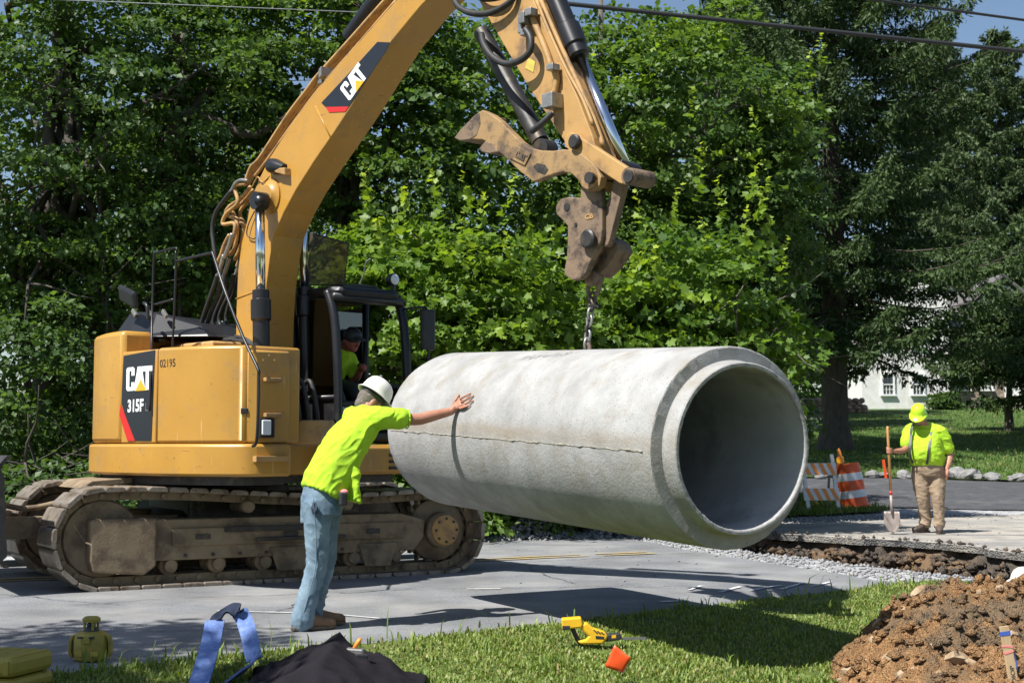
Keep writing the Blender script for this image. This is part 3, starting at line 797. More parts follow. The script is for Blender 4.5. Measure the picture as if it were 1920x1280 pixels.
broadleaf((T(1330, 20.5), 20.5, .1), 2.6, [((T(1300, 20.4), 20.4, 3.2), (1.7, 1.3, 1.3)), ((T(1385, 20.6), 20.6, 2.5), (.85, 1.2, 1.1)), ((T(1200, 20.3), 20.3, 2.1), (1.6, 1.2, 1.2))], 300, .40, .12, ((.050, .11, .018), (.14, .235, .034)), 'maple with pale shoots to the right of the coupler', tr=.1, lobed=True, n_per=58, sprout=.12, bark=BARKL, name='maple_tree', shoots=SH2)
broadleaf((T(1130, 24), 24, .1), 9, [((T(1060, 24), 24, 7.2), (2.5, 2.0, 2.2)), ((T(1290, 23.5), 23.5, 6.6), (1.9, 1.8, 2.0)), ((T(1100, 23.5), 23.5, 4.3), (2.5, 1.8, 2.0))], 330, .46, .12, MD, 'tall maple behind the stick with sky showing through its top', tr=.15, sprout=.10, bark=BARKL, name='maple_tree', n_per=105, shoots=SH3)
broadleaf((T(1430, 24.5), 24.5, .1), 6, [((T(1425, 24), 24, 5.4), (.9, 1.5, 1.9)), ((T(1400, 24), 24, 2.6), (.95, 1.4, 1.7))], 230, .42, .11, DK, 'shaded broadleaf tree in front of the big spruce', tr=.14, n_per=110)
broadleaf((T(760, 28), 28, .1), 7, [((T(760, 28), 28, 4.2), (4.0, 2.0, 3.6))], 200, .7, .15, DK, 'dark background tree deep in the wood behind the boom', tr=.2, n_per=90)
broadleaf((T(180, 28), 28, .1), 8, [((T(120, 28), 28, 4.8), (4.6, 2.0, 3.6))], 210, .7, .15, DK, 'dark background tree deep in the wood at the left', tr=.2, n_per=90)
broadleaf((T(1180, 29), 29, .1), 6, [((T(1180, 29), 29, 3.4), (3.4, 2.0, 3.2))], 250, .7, .15, DK, 'dark background tree deep in the wood right of the stick', tr=.2, n_per=90)
broadleaf((T(440, 33), 33, .3), 8, [((T(420, 33), 33, 4.4), (6.0, 2.0, 3.6))], 230, .8, .16, DK, 'dark background tree deep in the wood behind the counterweight', tr=.2, n_per=90)
# undergrowth at the road edge
for k, (px, Y, w, h, nm) in enumerate([(960, 19.9, 1.0, .75, 'leafy bush low behind the track hub'), (1120, 21.0, 1.2, .9, 'leafy bush under the hanging pipe at the far road edge'), (1300, 22.6, 1.2, .9, 'leafy bush behind the open end of the pipe'), (760, 18.9, 1.2, 1.0, 'leafy bush behind the worker in the white hat'), (250, 17.4, 1.5, 1.2, 'dark bush behind the rear of the track'), (20, 17.0, 1.4, 1.0, 'dark bush behind the raised blade'), (520, 18.6, 1.3, 1.0, 'dark bush behind the excavator cab')]):
    x = T(px, Y)
    broadleaf((x, Y, .1), h, [((x, Y, h * .55), (w, .7, h * .6))], 90, .32, .09, MD if px > 700 else DK, nm, 'bush', tr=.03, name='bush')
# the tree beside the photographer whose shade falls across the near road and verge
broadleaf((-8.2, 5.2, 0), 7.6, [((-6.5, 6.9, 7.2), (1.0, .7, .7)), ((-6.0, 5.5, 7.0), (1.5, .8, .7)), ((-8.0, 4.6, 7.4), (1.8, 1.6, 1.2))], 170, .42, .11, MD, 'broadleaf tree outside the left of the picture', tr=.2, n_per=90, front=0)
# a tall tree left of the drive that shades the lawn
broadleaf((T(1330, 41), 41, .6), 12, [((T(1330, 41), 41, 9.5), (2.6, 2.6, 4.0)), ((T(1350, 46), 46, 9.0), (2.4, 3, 4.0))], 200, .9, .2, DK, 'tall dark tree hidden behind the maples left of the drive', tr=.25, n_per=80, front=0)

def spruce(base, h, r0, z0, n_whorl, label, tone, seed, name='spruce_tree', trunk_r=.45, sprays=6, fine=1.0, top_r=.25, pw=.62):
    rs = np.random.default_rng(seed); root = empty(name, base, label, 'spruce'); b = Vector(base)
    m = MB()
    pth = [b + Vector((0, 0, -.3)), b + Vector((0, 0, .15)), b + Vector((0, 0, 1.0)), b + Vector((.05, 0, h * .3)), b + Vector((0, 0, h * .7)), b + Vector((0, 0, h))]
    m.tube(pth, [trunk_r * 1.7, trunk_r * 1.35, trunk_r, trunk_r * .8, trunk_r * .4, .03], 14)
    P0 = []; P1 = []; W = []; Cc = []
    for w in range(n_whorl):
        f = (w + .25 + .5 * rs.random()) / n_whorl; z = z0 + (h - z0) * f
        Lb = (r0 * (1 - f) ** pw + top_r) * (.85 + .3 * rs.random())
        if f < .12: Lb *= .8 + f * 1.6
        nb = 7 if f < .8 else 5
        a0 = rs.random() * 6.28
        for k in range(nb):
            a = a0 + 6.28 * k / nb + rs.normal() * .25; L_ = Lb * (.6 + .55 * rs.random())
            d = np.array([math.cos(a), math.sin(a), 0.0]); sd = np.array([-d[1], d[0], 0])
            sl = .10 - .50 * (1 - f) + .12 * rs.normal(); ns = int(8 + L_ * 9); pts_ = []
            for i in range(ns):
                t = (i + 1) / ns
                pts_.append(np.array([b.x, b.y, b.z + z]) + d * (L_ * t) + np.array([0, 0, L_ * (sl * t + .26 * t ** 3)]))
            m.tube([Vector(p) for p in pts_[::max(1, ns // 5)]], taper(.05 * (1 - f) + .015, .008, len(pts_[::max(1, ns // 5)])), 5, caps=False)
            for i, q in enumerate(pts_):
                t = (i + 1) / ns
                if t < .15: continue
                wd0 = (.85 * (1 - t) ** .7 + .18) * min(1.0, .25 + L_ * .22)
                for s in (-1, 1):
                    for rep in range(2):
                        wd = wd0 * (.5 + .7 * rs.random())
                        e1 = q + sd * s * wd * .80 + d * wd * (.35 + .5 * rs.random()) + np.array([0, 0, -wd * (.18 + .38 * rs.random())])
                        P0.append(q + d * rs.random() * L_ / ns); P1.append(e1); W.append(1)
                    if rs.random() < .75:
                        h0 = q + (e1 - q) * (.3 + .7 * rs.random()); ln = .12 + .30 * rs.random()
                        P0.append(h0); P1.append(h0 + np.array([rs.normal() * .05, rs.normal() * .05, -ln])); W.append(1)
    m.build('trunk', BARK, root, smooth=True, merge=False)
    P0 = np.array(P0); P1 = np.array(P1); W = np.array(W); n = len(P0)
    # each twig carries several small needle sprays pointing forward and out
    ax = P1 - P0; ln = np.linalg.norm(ax, axis=1, keepdims=True); ax = ax / ln
    Vv = []; cols = []; lo, hi = np.array(tone[0]), np.array(tone[1])
    base_c = RNG.random((n, 1))
    for j in range(sprays):
        t = (j + RNG.random((n, 1))) / sprays
        p = P0 + ax * ln * t
        dr = unit(ax * .9 + .50 * RNG.normal(size=(n, 3)) + np.array([0, 0, -.12])); s1 = unit(np.cross(dr, RNG.normal(size=(n, 3))))
        L_ = fine * (.10 + .13 * RNG.random((n, 1))); wj = fine * (.018 + .018 * RNG.random((n, 1)))
        Vv.append(np.stack([p - s1 * wj * .6, p + dr * L_ * .55 - s1 * wj, p + dr * L_, p + dr * L_ * .55 + s1 * wj], 1))
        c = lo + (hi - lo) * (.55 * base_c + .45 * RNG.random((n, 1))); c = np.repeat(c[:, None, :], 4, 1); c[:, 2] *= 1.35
        cols.append(c)
    Vv = np.concatenate(Vv).reshape(-1, 3); cols = np.concatenate(cols).reshape(-1, 3)
    F = np.arange(len(Vv), dtype=np.int32)
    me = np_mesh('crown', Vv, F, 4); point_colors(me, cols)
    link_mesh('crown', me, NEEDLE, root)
    return root
SPT = ((.020, .043, .015), (.072, .112, .032))
sx = at(1566, 835, 50)
spruce((sx.x, 50, base_z(sx.x, 50)), 25, 6.4, 3.9, 42, 'big old spruce with a thick dark trunk on the lawn', SPT, 3, trunk_r=.47, sprays=3, fine=1.35, pw=.46)
q = at(2040, 835, 60); spruce((q.x, 60, base_z(q.x, 60)), 9.0, 5.6, 2.4, 20, 'spruce with hanging branches reaching in from the right edge', SPT, 5, trunk_r=.35, sprays=3, fine=1.4)
q = at(1890, 835, 104); spruce((q.x, 104, base_z(q.x, 104)), 27.5, 6.0, 6, 34, 'pointed spruce against the sky at the right edge', ((.030, .056, .024), (.095, .135, .05)), 9, trunk_r=.4, sprays=2, fine=2.2)
q = at(1770, 835, 112); spruce((q.x, 112, base_z(q.x, 112)), 30, 6.5, 8, 36, 'spruce behind the house, left of the pointed one', ((.026, .050, .022), (.085, .125, .045)), 12, trunk_r=.4, sprays=2, fine=2.2)
q = at(1893, 835, 62); spruce((q.x, 62, base_z(q.x, 62)), 5.8, 3.0, 2.9, 12, 'low spruce bough mass in front of the stone wing', SPT, 21, trunk_r=.16, sprays=3, fine=1.4)
for px, Y, h_, nm in ((1375, 64, 22, 'spruce added unseen behind the maples, left of the big one, to shade the lawn'), (1425, 76, 22, 'far spruce added unseen behind the big one to shade the lawn')):  # extra spruces, added out of view so the upper lawn falls in shade
    q = at(px, 835, Y); spruce((q.x, Y, base_z(q.x, Y)), h_, 5.2, 3.5, 26, nm, SPT, int(Y), trunk_r=.3, sprays=1, fine=2.6)
# background woodland beyond the house
for k, (px, Y, h_, w_) in enumerate([(1480, 110, 9, 9), (1600, 125, 9, 10), (1760, 130, 10, 11), (1930, 125, 10, 10)]):
    x = T(px, Y); z = base_z(x, Y)
    broadleaf((x, Y, z), h_, [((x, Y, z + h_ * .55), (w_ * .6, 4, h_ * .55))], 260, 1.1, .32, MD, ['far tree seen under the spruce left of the house', 'far tree behind the white house', 'far tree behind the stone wing', 'far tree at the right edge behind the roof'][k], tr=.25)

# ------------------------------------------------------------------ grass
def grass(name, pts, hgt, tone, label, wid=.0045):
    n = len(pts); a = RNG.random(n) * 6.28; d = np.stack([np.cos(a), np.sin(a), 0 * a], 1); s = np.stack([-np.sin(a), np.cos(a), 0 * a], 1)
    h = hgt * (.5 + .9 * RNG.random(n)); w = wid * (.7 + .8 * RNG.random(n)); ln = (.15 + .75 * RNG.random(n))
    p = np.asarray(pts, np.float32); up = np.array([0, 0, 1.0])
    v0 = p - s * w[:, None]; v1 = p + s * w[:, None]
    mid = p + up * (h * .6)[:, None] + d * (h * ln * .3)[:, None]
    v2 = mid + s * (w * .8)[:, None]; v3 = mid - s * (w * .8)[:, None]
    tip = p + up * (h * (1 - .25 * ln))[:, None] + d * (h * ln)[:, None]
    V_ = np.stack([v0, v1, v2, v3, tip], 1).reshape(-1, 3)
    k = (np.arange(n) * 5)[:, None]
    F = np.concatenate([np.stack([k[:, 0], k[:, 0] + 1, k[:, 0] + 2], 1), np.stack([k[:, 0], k[:, 0] + 2, k[:, 0] + 3], 1), np.stack([k[:, 0] + 3, k[:, 0] + 2, k[:, 0] + 4], 1)]).reshape(-1)
    me = np_mesh(name, V_, F, 3)
    lo, hi = np.array(tone[0]), np.array(tone[1]); c = lo + (hi - lo) * RNG.random((n, 1))
    dry = RNG.random(n) < .12; c[dry] = np.array([.28, .25, .10])
    point_colors(me, np.repeat(c, 5, 0))
    return props(link_mesh(name, me, GRASS), label, 'grass', kind='stuff')
gp = []; gh = []
vp = verge_poly
while len(gp) < 78000:
    y = 7.2 + 7.0 * random.random() ** 1.3; x = random.uniform(-.40, .40) * y
    if not in_poly(vp, x, y): continue
    if noise.noise(Vector((x * 1.6, y * 1.6, 3))) > .30 and random.random() < .75: continue
    if (x - 3.75) ** 2 / 2.2 + (y - 9.4) ** 2 / 3.6 < 1 and random.random() < .97: continue
    gp.append((x, y, verge_z(x, y) - .005)); gh.append(.034 + .022 * noise.noise(Vector((x, y, 0))))
grass('verge_grass', gp, np.array(gh), ((.105, .165, .026), (.27, .33, .085)), 'short green grass on the near verge', .0052)
gp = []; gh = []
for k in range(420):      # taller weeds at the asphalt edge and in tufts
    i = random.randint(3, len(NEAR_EDGE) - 2); a, b = Vector(NEAR_EDGE[i]), Vector(NEAR_EDGE[i + 1]); q = a.lerp(b, random.random()) + Vector((random.gauss(.05, .06), random.gauss(-.10, .08)))
    gp.append((q.x, q.y, verge_z(q.x, q.y))); gh.append(random.uniform(.04, .11) if random.random() < .9 else .2)
for k in range(70):
    y = random.uniform(8, 12); x = random.uniform(-.36, .36) * y
    if not in_poly(vp, x, y): continue
    for j in range(22): gp.append((x + random.gauss(0, .035), y + random.gauss(0, .035), verge_z(x, y))); gh.append(random.uniform(.045, .095))
grass('verge_weeds', gp, np.array(gh), ((.10, .17, .03), (.24, .32, .08)), 'taller weeds along the edge of the asphalt', .006)
gp = []; gpo = [(4.2, 24.2), (5.0, 24.8), (6.2, 25.8), (7.1, 27.0), (7.0, 28.0), (6.2, 30), (5.6, 34), (4.9, 37.2), (2.5, 37), (3, 30), (3.4, 26)]
while len(gp) < 14000:
    x = random.uniform(2.5, 7.2); y = random.uniform(24, 37)
    if in_poly(gpo, x, y): gp.append((x, y, base_z(x, y) + .02))
grass('patch_grass', gp, np.full(len(gp), .11), ((.06, .12, .015), (.15, .22, .04)), 'grass round the barricade and barrel', .009)
gp = []
while len(gp) < 24000:
    y = 38.5 + 46 * random.random() ** 1.4; x = random.uniform(.16, .40) * y
    gp.append((x, y, base_z(x, y) + .01))
grass('lawn_grass', gp, np.full(len(gp), .10), ((.05, .11, .015), (.12, .19, .035)), 'mown grass of the lawn sloping up to the house', .014)
# ================================================================== the house on the lawn
HY = 88.0
def hx(px): return at(px, 760, HY).x
hz = at(1700, 765, HY).z - .35
house = empty('farmhouse', (hx(1700), HY, hz), 'white stucco farmhouse with a brown stone wing behind the spruces', 'house')
x0, x1 = hx(1617), hx(1781); top = hz + 8.2
m = MB()
m.prism([(x0, HY, hz), (x1, HY, hz), (x1, HY, top - .6), ((x0 + x1) / 2, HY, top + 1.6), (x0, HY, top - .6)], (0, 8, 0))
m.build('wall', STUCCO, house)
m = MB(); ov = .45; mx_ = (x0 + x1) / 2
for s, xe in ((-1, x0), (1, x1)):
    d = Vector((xe - mx_, 0, -2.2)); e = Vector((mx_, 0, top + 1.66)) + d * 1.09
    m.prism([(mx_, HY - ov, top + 1.66), (e.x, HY - ov, e.z), (e.x, HY - ov, e.z + .2), (mx_, HY - ov, top + 1.86)], (0, 8 + 2 * ov, 0))
m.build('roof', ROOF, house)
def window(parent, xc, zb, w, h, y, rows=2, cols_=3):
    fr = MB(); d = .10
    fr.box((xc, y - .02, zb - .05), (w + .36, .22, .10)).box((xc, y, zb + h + .06), (w + .24, .14, .12))
    for s in (-1, 1): fr.box((xc + s * (w / 2 + .05), y, zb + h / 2), (.10, .14, h))
    f = fr.build('window', WFRAME, parent)
    for k in (0, 1):
        z = zb + k * h / 2
        p = MB().box((xc, y + .05 - .03 * k, z + h / 4), (w - .004, .03, h / 2 - .03)).build('pane', WPANE, f)
    mm = MB().box((xc, y - .005, zb + h / 2), (w, .06, .06))
    for k in range(1, cols_): mm.box((xc - w / 2 + w * k / cols_, y + .02, zb + h / 2), (.03, .03, h))
    for z in (.25, .75): mm.box((xc, y + .021, zb + h * z), (w, .03, .03))
    mm.build('muntin', WFRAME, f)
    return f
for px in (1665.5, 1722):
    window(house, hx(px), hz + 1.2, .62, 1.22, HY - .04)
    window(house, hx(px), hz + 4.2, .62, 1.22, HY - .04)
MB().box((x1 - .06, HY - .06, hz + 3.6), (.10, .08, 7.2)).build('downpipe', WFRAME, house)
# stone wing, set back
wx0, wx1 = x1 + .02, hx(1990)
MB().prism([(wx0, HY + 1.2, hz), (wx1, HY + 1.2, hz), (wx1, HY + 1.2, hz + 5.6), (wx0, HY + 1.2, hz + 5.6)], (0, 6.5, 0)).build('stone_wall', STONEW, house)
m = MB(); m.prism([(wx0, HY + .7, hz + 5.6), (wx0, HY + 4.4, hz + 8.0), (wx0, HY + 8.1, hz + 5.6), (wx0, HY + 8.1, hz + 5.4), (wx0, HY + .7, hz + 5.4)], (wx1 - wx0, 0, 0)); m.build('wing_roof', ROOF, house)
# gabled dormer that shows through the branches
gx0, gx1 = hx(1842), hx(1935); gm = (gx0 + gx1) / 2
MB().prism([(gx0, HY + .5, hz + 5.3), (gx1, HY + .5, hz + 5.3), (gx1, HY + .5, hz + 7.0), (gm, HY + .5, hz + 8.4), (gx0, HY + .5, hz + 7.0)], (0, 4, 0)).build('dormer', WFRAME, house)
m = MB()
for s, xe in ((-1, gx0 - .5), (1, gx1 + .5)):
    m.prism([(gm, HY + .1, hz + 8.5), (xe, HY + .1, hz + 6.85), (xe, HY + .1, hz + 7.05), (gm, HY + .1, hz + 8.7)], (0, 4.6, 0))
m.build('dormer_roof', ROOF, house)
for px in (1820, 1862): window(house, hx(px), hz + 1.55, .62, .85, HY + 1.16)
window(house, hx(1835), hz + 4.0, .62, .95, HY + 1.16)
m = MB().box((hx(1912), HY + 1.16, hz + 1.25), (1.0, .1, 2.1)); m.build('door', WFRAME, house)
m = MB()
for k in range(4): m.box((hx(1912), HY + .85 - .3 * k, hz + .9 - .22 * k - .11), (1.6, .35, .22))
m.build('steps', ROCK, house, bevel=.02)
q = (hx(1763), HY - 1.0, hz + .2)
broadleaf(q, 1.0, [((q[0], q[1], q[2] + .55), (1.0, .6, .55))], 60, .3, .16, DK, 'dark shrub at the corner of the white house', 'bush', tr=.04, name='bush')
# dry stone wall left of the house, stone by stone
ST = MB().ball((0, 0, 0), (.5, .32, .5), 7, 5); stone_me = ST.mesh('stone')
for v in stone_me.vertices: v.co *= 1 + .22 * noise.noise(v.co * 2.3)
WALLR = mat('red_brown_stone', (.30, .17, .13), (.36, .27, .21), 2, rough=.9, bump=.02, bscale=8)
stone_me.materials.append(WALLR)
sw = empty('stone_wall', (hx(1560), HY - 6, hz + .1), 'low dry stone wall of reddish stones left of the white house', 'stone wall')
def piece(name, me_, parent, loc, scl, rot=(0, 0, 0)):
    o = bpy.data.objects.new(name, me_); COL.objects.link(o); o.parent = parent
    o.location = Vector(loc) - WLOC[parent.name]; o.scale = scl; o.rotation_euler = rot; return o
WY = HY - 6
for row in range(4):
    x = at(1496, 760, WY).x + random.uniform(0, .3)
    while x < at(1616, 760, WY).x:
        w = random.uniform(.28, .55); piece('stone', stone_me, sw, (x + w / 2, WY + random.uniform(-.05, .05), base_z(x, WY) + .12 + row * .20), (w * 1.2, .9, random.uniform(.30, .36)), (0, random.uniform(-.1, .1), random.uniform(-.2, .2))); x += w
# boulders edging the lawn
rock_mes = []
for k in range(4):
    r = MB().ball((0, 0, 0), (.5, .42, .36), 9, 6).mesh('stone')
    for v in r.vertices: v.co *= 1 + .35 * noise.noise(v.co * 2.7 + Vector((k * 7, 0, 0))) + .12 * noise.noise(v.co * 7)
    r.materials.append(ROCKG); rock_mes.append(r)
sb = empty('stone_border', (10.5, 38.9, .5), 'row of rough grey stones between the driveway and the lawn', 'stone border')
line = [(8.0, 37.9), (9.3, 38.5), (10.9, 38.3), (12.2, 37.2), (13.2, 36.4), (16, 35.3), (20, 34.6)]
for i in range(len(line) - 1):
    a, b = Vector(line[i]), Vector(line[i + 1]); n = int((b - a).length / .17)
    for k in range(n):
        p = a.lerp(b, (k + random.random()) / n) + Vector((random.gauss(0, .1), random.gauss(0, .28))); s = random.choice((.18, .22, .28, .35, .45))
        if abs(p.x - 11.85) < .15: s = .65
        piece('stone', random.choice(rock_mes), sb, (p.x, p.y, base_z(p.x, p.y) + .12 * s + .02), (s, s, s * random.uniform(.7, 1)), (random.uniform(-.3, .3), random.uniform(-.3, .3), random.uniform(0, 6)))
# overhead lines
def wire(a, b, r, sag, m_, label, Ya, Yb):
    A = at(a[0], a[1], Ya); B = at(b[0], b[1], Yb); d = B - A
    A = A - d * .6; B = B + d * .6
    path = [A.lerp(B, k / 24) - Vector((0, 0, sag * 4 * (k / 24) * (1 - k / 24) - sag * 4 * .2)) for k in range(25)]
    return props(MB().tube(path, r, 6).build('overhead_cable', m_, smooth=True), label, 'cable')
wire((1050, 6), (1920, 97), .028, .0, WIRE, 'thick black overhead cable crossing the top right', 17, 17.5)
wire((1640, 0), (1920, 38), .018, .0, WIRE, 'thinner black overhead cable against the sky at the top right corner', 18, 18.6)
wire((110, 0), (640, 22), .006, .0, GWIRE, 'thin pale overhead wire across the trees at top left', 17, 17.5)
# ================================================================== the excavator
PHI = math.radians(47)
HD = Vector((math.cos(PHI), -math.sin(PHI), 0)); RT = Vector((-math.sin(PHI), -math.cos(PHI), 0)); UP = Vector((0, 0, 1))
SW = Vector((-2.85, 14.3, 0))
def Lc(u, r, z): return SW + HD * u + RT * r + UP * z
def U(px, py, r): return on_plane(px, py, SW + RT * r, RT)
exc = empty('excavator', (SW.x, SW.y, base_z(SW.x, SW.y)), 'yellow tracked excavator holding the concrete pipe on a chain', 'excavator')

# ---- undercarriage
TA = math.radians(31); TE = Vector((math.cos(TA), math.sin(TA), 0)); TN = Vector((-math.sin(TA), math.cos(TA), 0)); T0 = Vector((-2.72, 14.43, 0))
def K(e, n, z): return T0 + TE * e + TN * n + UP * (z + base_z(T0.x + TE.x * e + TN.x * n, T0.y + TE.y * e + TN.y * n))
def Ke(px, py, n):                                # e along the track for a pixel on the plane n
    p = on_plane(px, py, T0 + TN * n, TN); return (p - T0).dot(TE), p.z
eL = Ke(76, 1000, -1.2)[0] + .13; eR = Ke(906, 985, -1.2)[0]
RW = .385                                          # end radius of the loop (outside of the plates)
cl, cr = eL + RW + .03, eR - RW - .01
zc = RW + .03; ztop = .86
def track_loop(s):
    """outside loop of the track: returns (e, z, tangent angle) at arc length s"""
    pass
loop = []
zl, zr = .43, .41
def addp(e, z): loop.append(Vector((e, z)))
for k in range(41): t = k / 40; addp(cr + (cl - cr) * t, .83 + (.05 * (t ** 2)) - .035 * math.sin(math.pi * t) ** 2 - .02 * math.sin(2 * math.pi * t))
for k in range(1, 24): a = math.pi / 2 + math.pi * k / 24; addp(cl + (RW + .05) * math.cos(a), .44 + .44 * math.sin(a))
for k in range(41): t = k / 40; addp(cl + .12 * (1 - t) + (cr - cl - .16) * t, .0)
for k in range(1, 24): a = -math.pi / 2 + math.pi * k / 24; addp(cr + (RW + .02) * math.cos(a), .415 + .415 * math.sin(a))
# even spacing
cum = [0.0]
for i in range(len(loop)): cum.append(cum[-1] + (loop[(i + 1) % len(loop)] - loop[i]).length)
def loop_at(s):
    s %= cum[-1]; i = 0
    lo, hi = 0, len(loop)
    while hi - lo > 1:
        mid = (lo + hi) // 2
        if cum[mid] <= s: lo = mid
        else: hi = mid
    a, b = loop[lo], loop[(lo + 1) % len(loop)]; t = (s - cum[lo]) / max(1e-6, cum[lo + 1] - cum[lo])
    return a.lerp(b, t), (b - a).normalized()
NSH = int(cum[-1] / .186); pitch = cum[-1] / NSH
# one shoe: plate with three grousers and rounded ends, local x along the track, y across, z outwards
sm = MB(); w2 = .27
pl = [(-.5 * pitch + .012, -.030), (.5 * pitch - .012, -.030), (.5 * pitch - .004, -.016), (.5 * pitch - .012, .004), (.5 * pitch - .034, .016), (-.5 * pitch + .034, .016), (-.5 * pitch + .012, .004), (-.5 * pitch + .004, -.016)]
sm.prism([(a, -w2, b) for a, b in pl], (0, 2 * w2, 0))
shoe_me = sm.mesh('track_shoe'); shoe_me.materials.append(SHOE)
def make_track(nc, label=None):
    tr = MB()
    for i in range(NSH):
        p, t = loop_at((i + .5) * pitch); q, t2 = loop_at(i * pitch)
        nrm = Vector((-t.y, t.x))                                # inwards or outwards
        mid = Vector(((cl + cr) / 2, .43))
        if nrm.dot(p - mid) < 0: nrm = -nrm
        for s in (-.085, .085):
            c = p - nrm * .065
            tr.box(K(c.x, nc + s, c.y), (pitch * .98, .04, .075), X=TE * t.x + UP * t.y, Z=TE * nrm.x + UP * nrm.y)
        c = q - nrm * .07
        tr.tube([K(c.x, nc - .13, c.y), K(c.x, nc + .13, c.y)], .026, 8)
    o = tr.build('track', MUD, exc)
    for i in range(NSH):
        p, t = loop_at((i + .5) * pitch); nrm = Vector((-t.y, t.x)); mid = Vector(((cl + cr) / 2, .43))
        if nrm.dot(p - mid) < 0: nrm = -nrm
        X = (TE * t.x + UP * t.y).normalized(); Z = (TE * nrm.x + UP * nrm.y).normalized(); Y = Z.cross(X)
        s = bpy.data.objects.new('track_shoe', shoe_me); COL.objects.link(s); s.parent = o
        M_ = Matrix((X, Y, Z)).transposed().to_4x4(); M_.translation = K(p.x, nc, p.y) - WLOC[o.name]
        s.matrix_local = M_
        b = s.modifiers.new('bevel', 'BEVEL'); b.width = .012; b.segments = 2; b.limit_method = 'ANGLE'
    return o
near_track = make_track(-.93); far_track = make_track(.55)
for nc, sgn in ((-.93, -1), (.55, 1)):
    f = MB(); of = nc + sgn * .19
    def kp(e, z, n=None): return K(e, of if n is None else n, z)
    # long side frame
    f.prism([kp(cl + .28, .235), kp(cr - .34, .235), kp(cr - .24, .36), kp(cr - .22, .53), kp(cr - .5, .60), kp(cl + .5, .60), kp(cl + .28, .56)], TN * (-sgn * .34))
    f.prism([kp(cl + .62, .36, of + sgn * .03), kp(cr - .45, .36, of + sgn * .03), kp(cr - .45, .52, of + sgn * .03), kp(cl + .62, .52, of + sgn * .03)], TN * (-sgn * .05))
    frame = f.build('track_frame', MUD, exc, bevel=.012)
    s = MB(); s.box(K((cl + cr) / 2 - .1, of + sgn * .045, .50), (1.0, .03, .05), X=TE, Y=TN).box(K((cl + cr) / 2 + .15, of + sgn * .045, .40), (.9, .03, .03), X=TE, Y=TN)
    for e in (cl + .9, cl + 1.75, cl + 2.6): s.box(K(e, of + sgn * .04, .44), (.14, .012, .045), X=TE, Y=TN)
    s.build('frame_rib', DARKST, frame, bevel=.006)
    # drive end cover plate
    c = MB(); c.prism([kp(cl - .09, .16, of + sgn * .06), kp(cl + .36, .12, of + sgn * .06), kp(cl + .47, .20, of + sgn * .06), kp(cl + .47, .62, of + sgn * .06), kp(cl - .12, .62, of + sgn * .06), kp(cl - .12, .26, of + sgn * .06)], TN * (-sgn * .2))
    c.build('drive_cover', MUD, frame, bevel=.02)
    for k in range(9):
        MB().lathe(K(cl + .75 + (cr - cl - 1.35) * k / 8, of + sgn * .001, .275), TN * sgn, [(.017, 0), (.017, .014), (0, .016)], 6).build('bolt', DARKST, frame)
    for k in range(8):
        a_ = 2 * math.pi * k / 8; MB().lathe(K(cr - .02, nc, .42) + TN * (sgn * .258) + (TE * math.cos(a_) + UP * math.sin(a_)) * .115, TN * sgn, [(.013, 0), (.013, .012), (0, .014)], 6).build('bolt', DARKST, frame)
    w = MB(); w.lathe(K(cl + .02, nc - .10, .44), TN, [(0.12, 0), (.33, 0), (.35, .03), (.35, .17), (.33, .2), (.12, .2)], 28)
    smooth_by_angle(w.build('idler_wheel', MUD, frame))
    w = MB(); ax = TN * sgn
    w.lathe(K(cr - .02, nc, .42), ax, [(.10, -.10), (.29, -.10), (.31, -.08), (.31, .06), (.26, .10), (.18, .115), (.18, .20), (.165, .22), (.05, .225), (0, .225)], 28)
    for k in range(20):
        a = 2 * math.pi * k / 20; w.box(K(cr - .02, nc, .42) + (TE * math.cos(a) + UP * math.sin(a)) * .325, (.05, .08, .05), X=TE * math.cos(a) + UP * math.sin(a), Y=TN)
    smooth_by_angle(w.build('sprocket', MUD, frame))
    h_ = MB(); h_.lathe(K(cr - .02, nc, .42) + ax * .222, ax, [(.15, 0), (.15, .02), (.13, .035), (.06, .04), (0, .04)], 24)
    smooth_by_angle(h_.build('hub_cap', YELD, frame))
    for k in range(6):
        e = cl + .62 + (cr - cl - 1.15) * k / 5
        r_ = MB(); r_.lathe(K(e, nc - .19, .185), TN, [(.055, 0), (.055, .06), (.085, .07), (.085, .13), (.06, .14), (.06, .24), (.085, .25), (.085, .31), (.055, .32), (.055, .38)], 16)
        smooth_by_angle(r_.build('track_roller', MUD, frame))
    for e in (cl + 1.35, cl + 2.35):
        r_ = MB(); r_.lathe(K(e, nc - .20, .70), TN, [(.045, 0), (.06, .02), (.06, .38), (.045, .4)], 16)
        smooth_by_angle(r_.build('carrier_roller', MUD, frame))
    for e in (cl + 1.55, cl + 2.45):
        g = MB(); g.prism([K(e, of + sgn * .03, .32), K(e + .42, of + sgn * .03, .32), K(e + .34, of + sgn * .03, .10), K(e + .08, of + sgn * .03, .10)], TN * (-sgn * .03))
        g.build('chain_guard', MUD, frame, bevel=.005)
m = MB(); m.box(K(0.0, 0, .58), (1.5, 1.3, .38), X=TE, Y=TN); m.prism([K(-1.0, -.8, .45), K(1.0, -.8, .45), K(.6, -.3, .75), K(-.6, -.3, .75)], TN * 1.5)
m.build('car_body', DARKST, exc, bevel=.03)
smooth_by_angle(MB().lathe(SW + UP * .80, UP, [(.55, 0), (.62, .02), (.62, .14), (.58, .16), (.58, .30)], 36).build('swing_bearing', DARKST, exc))
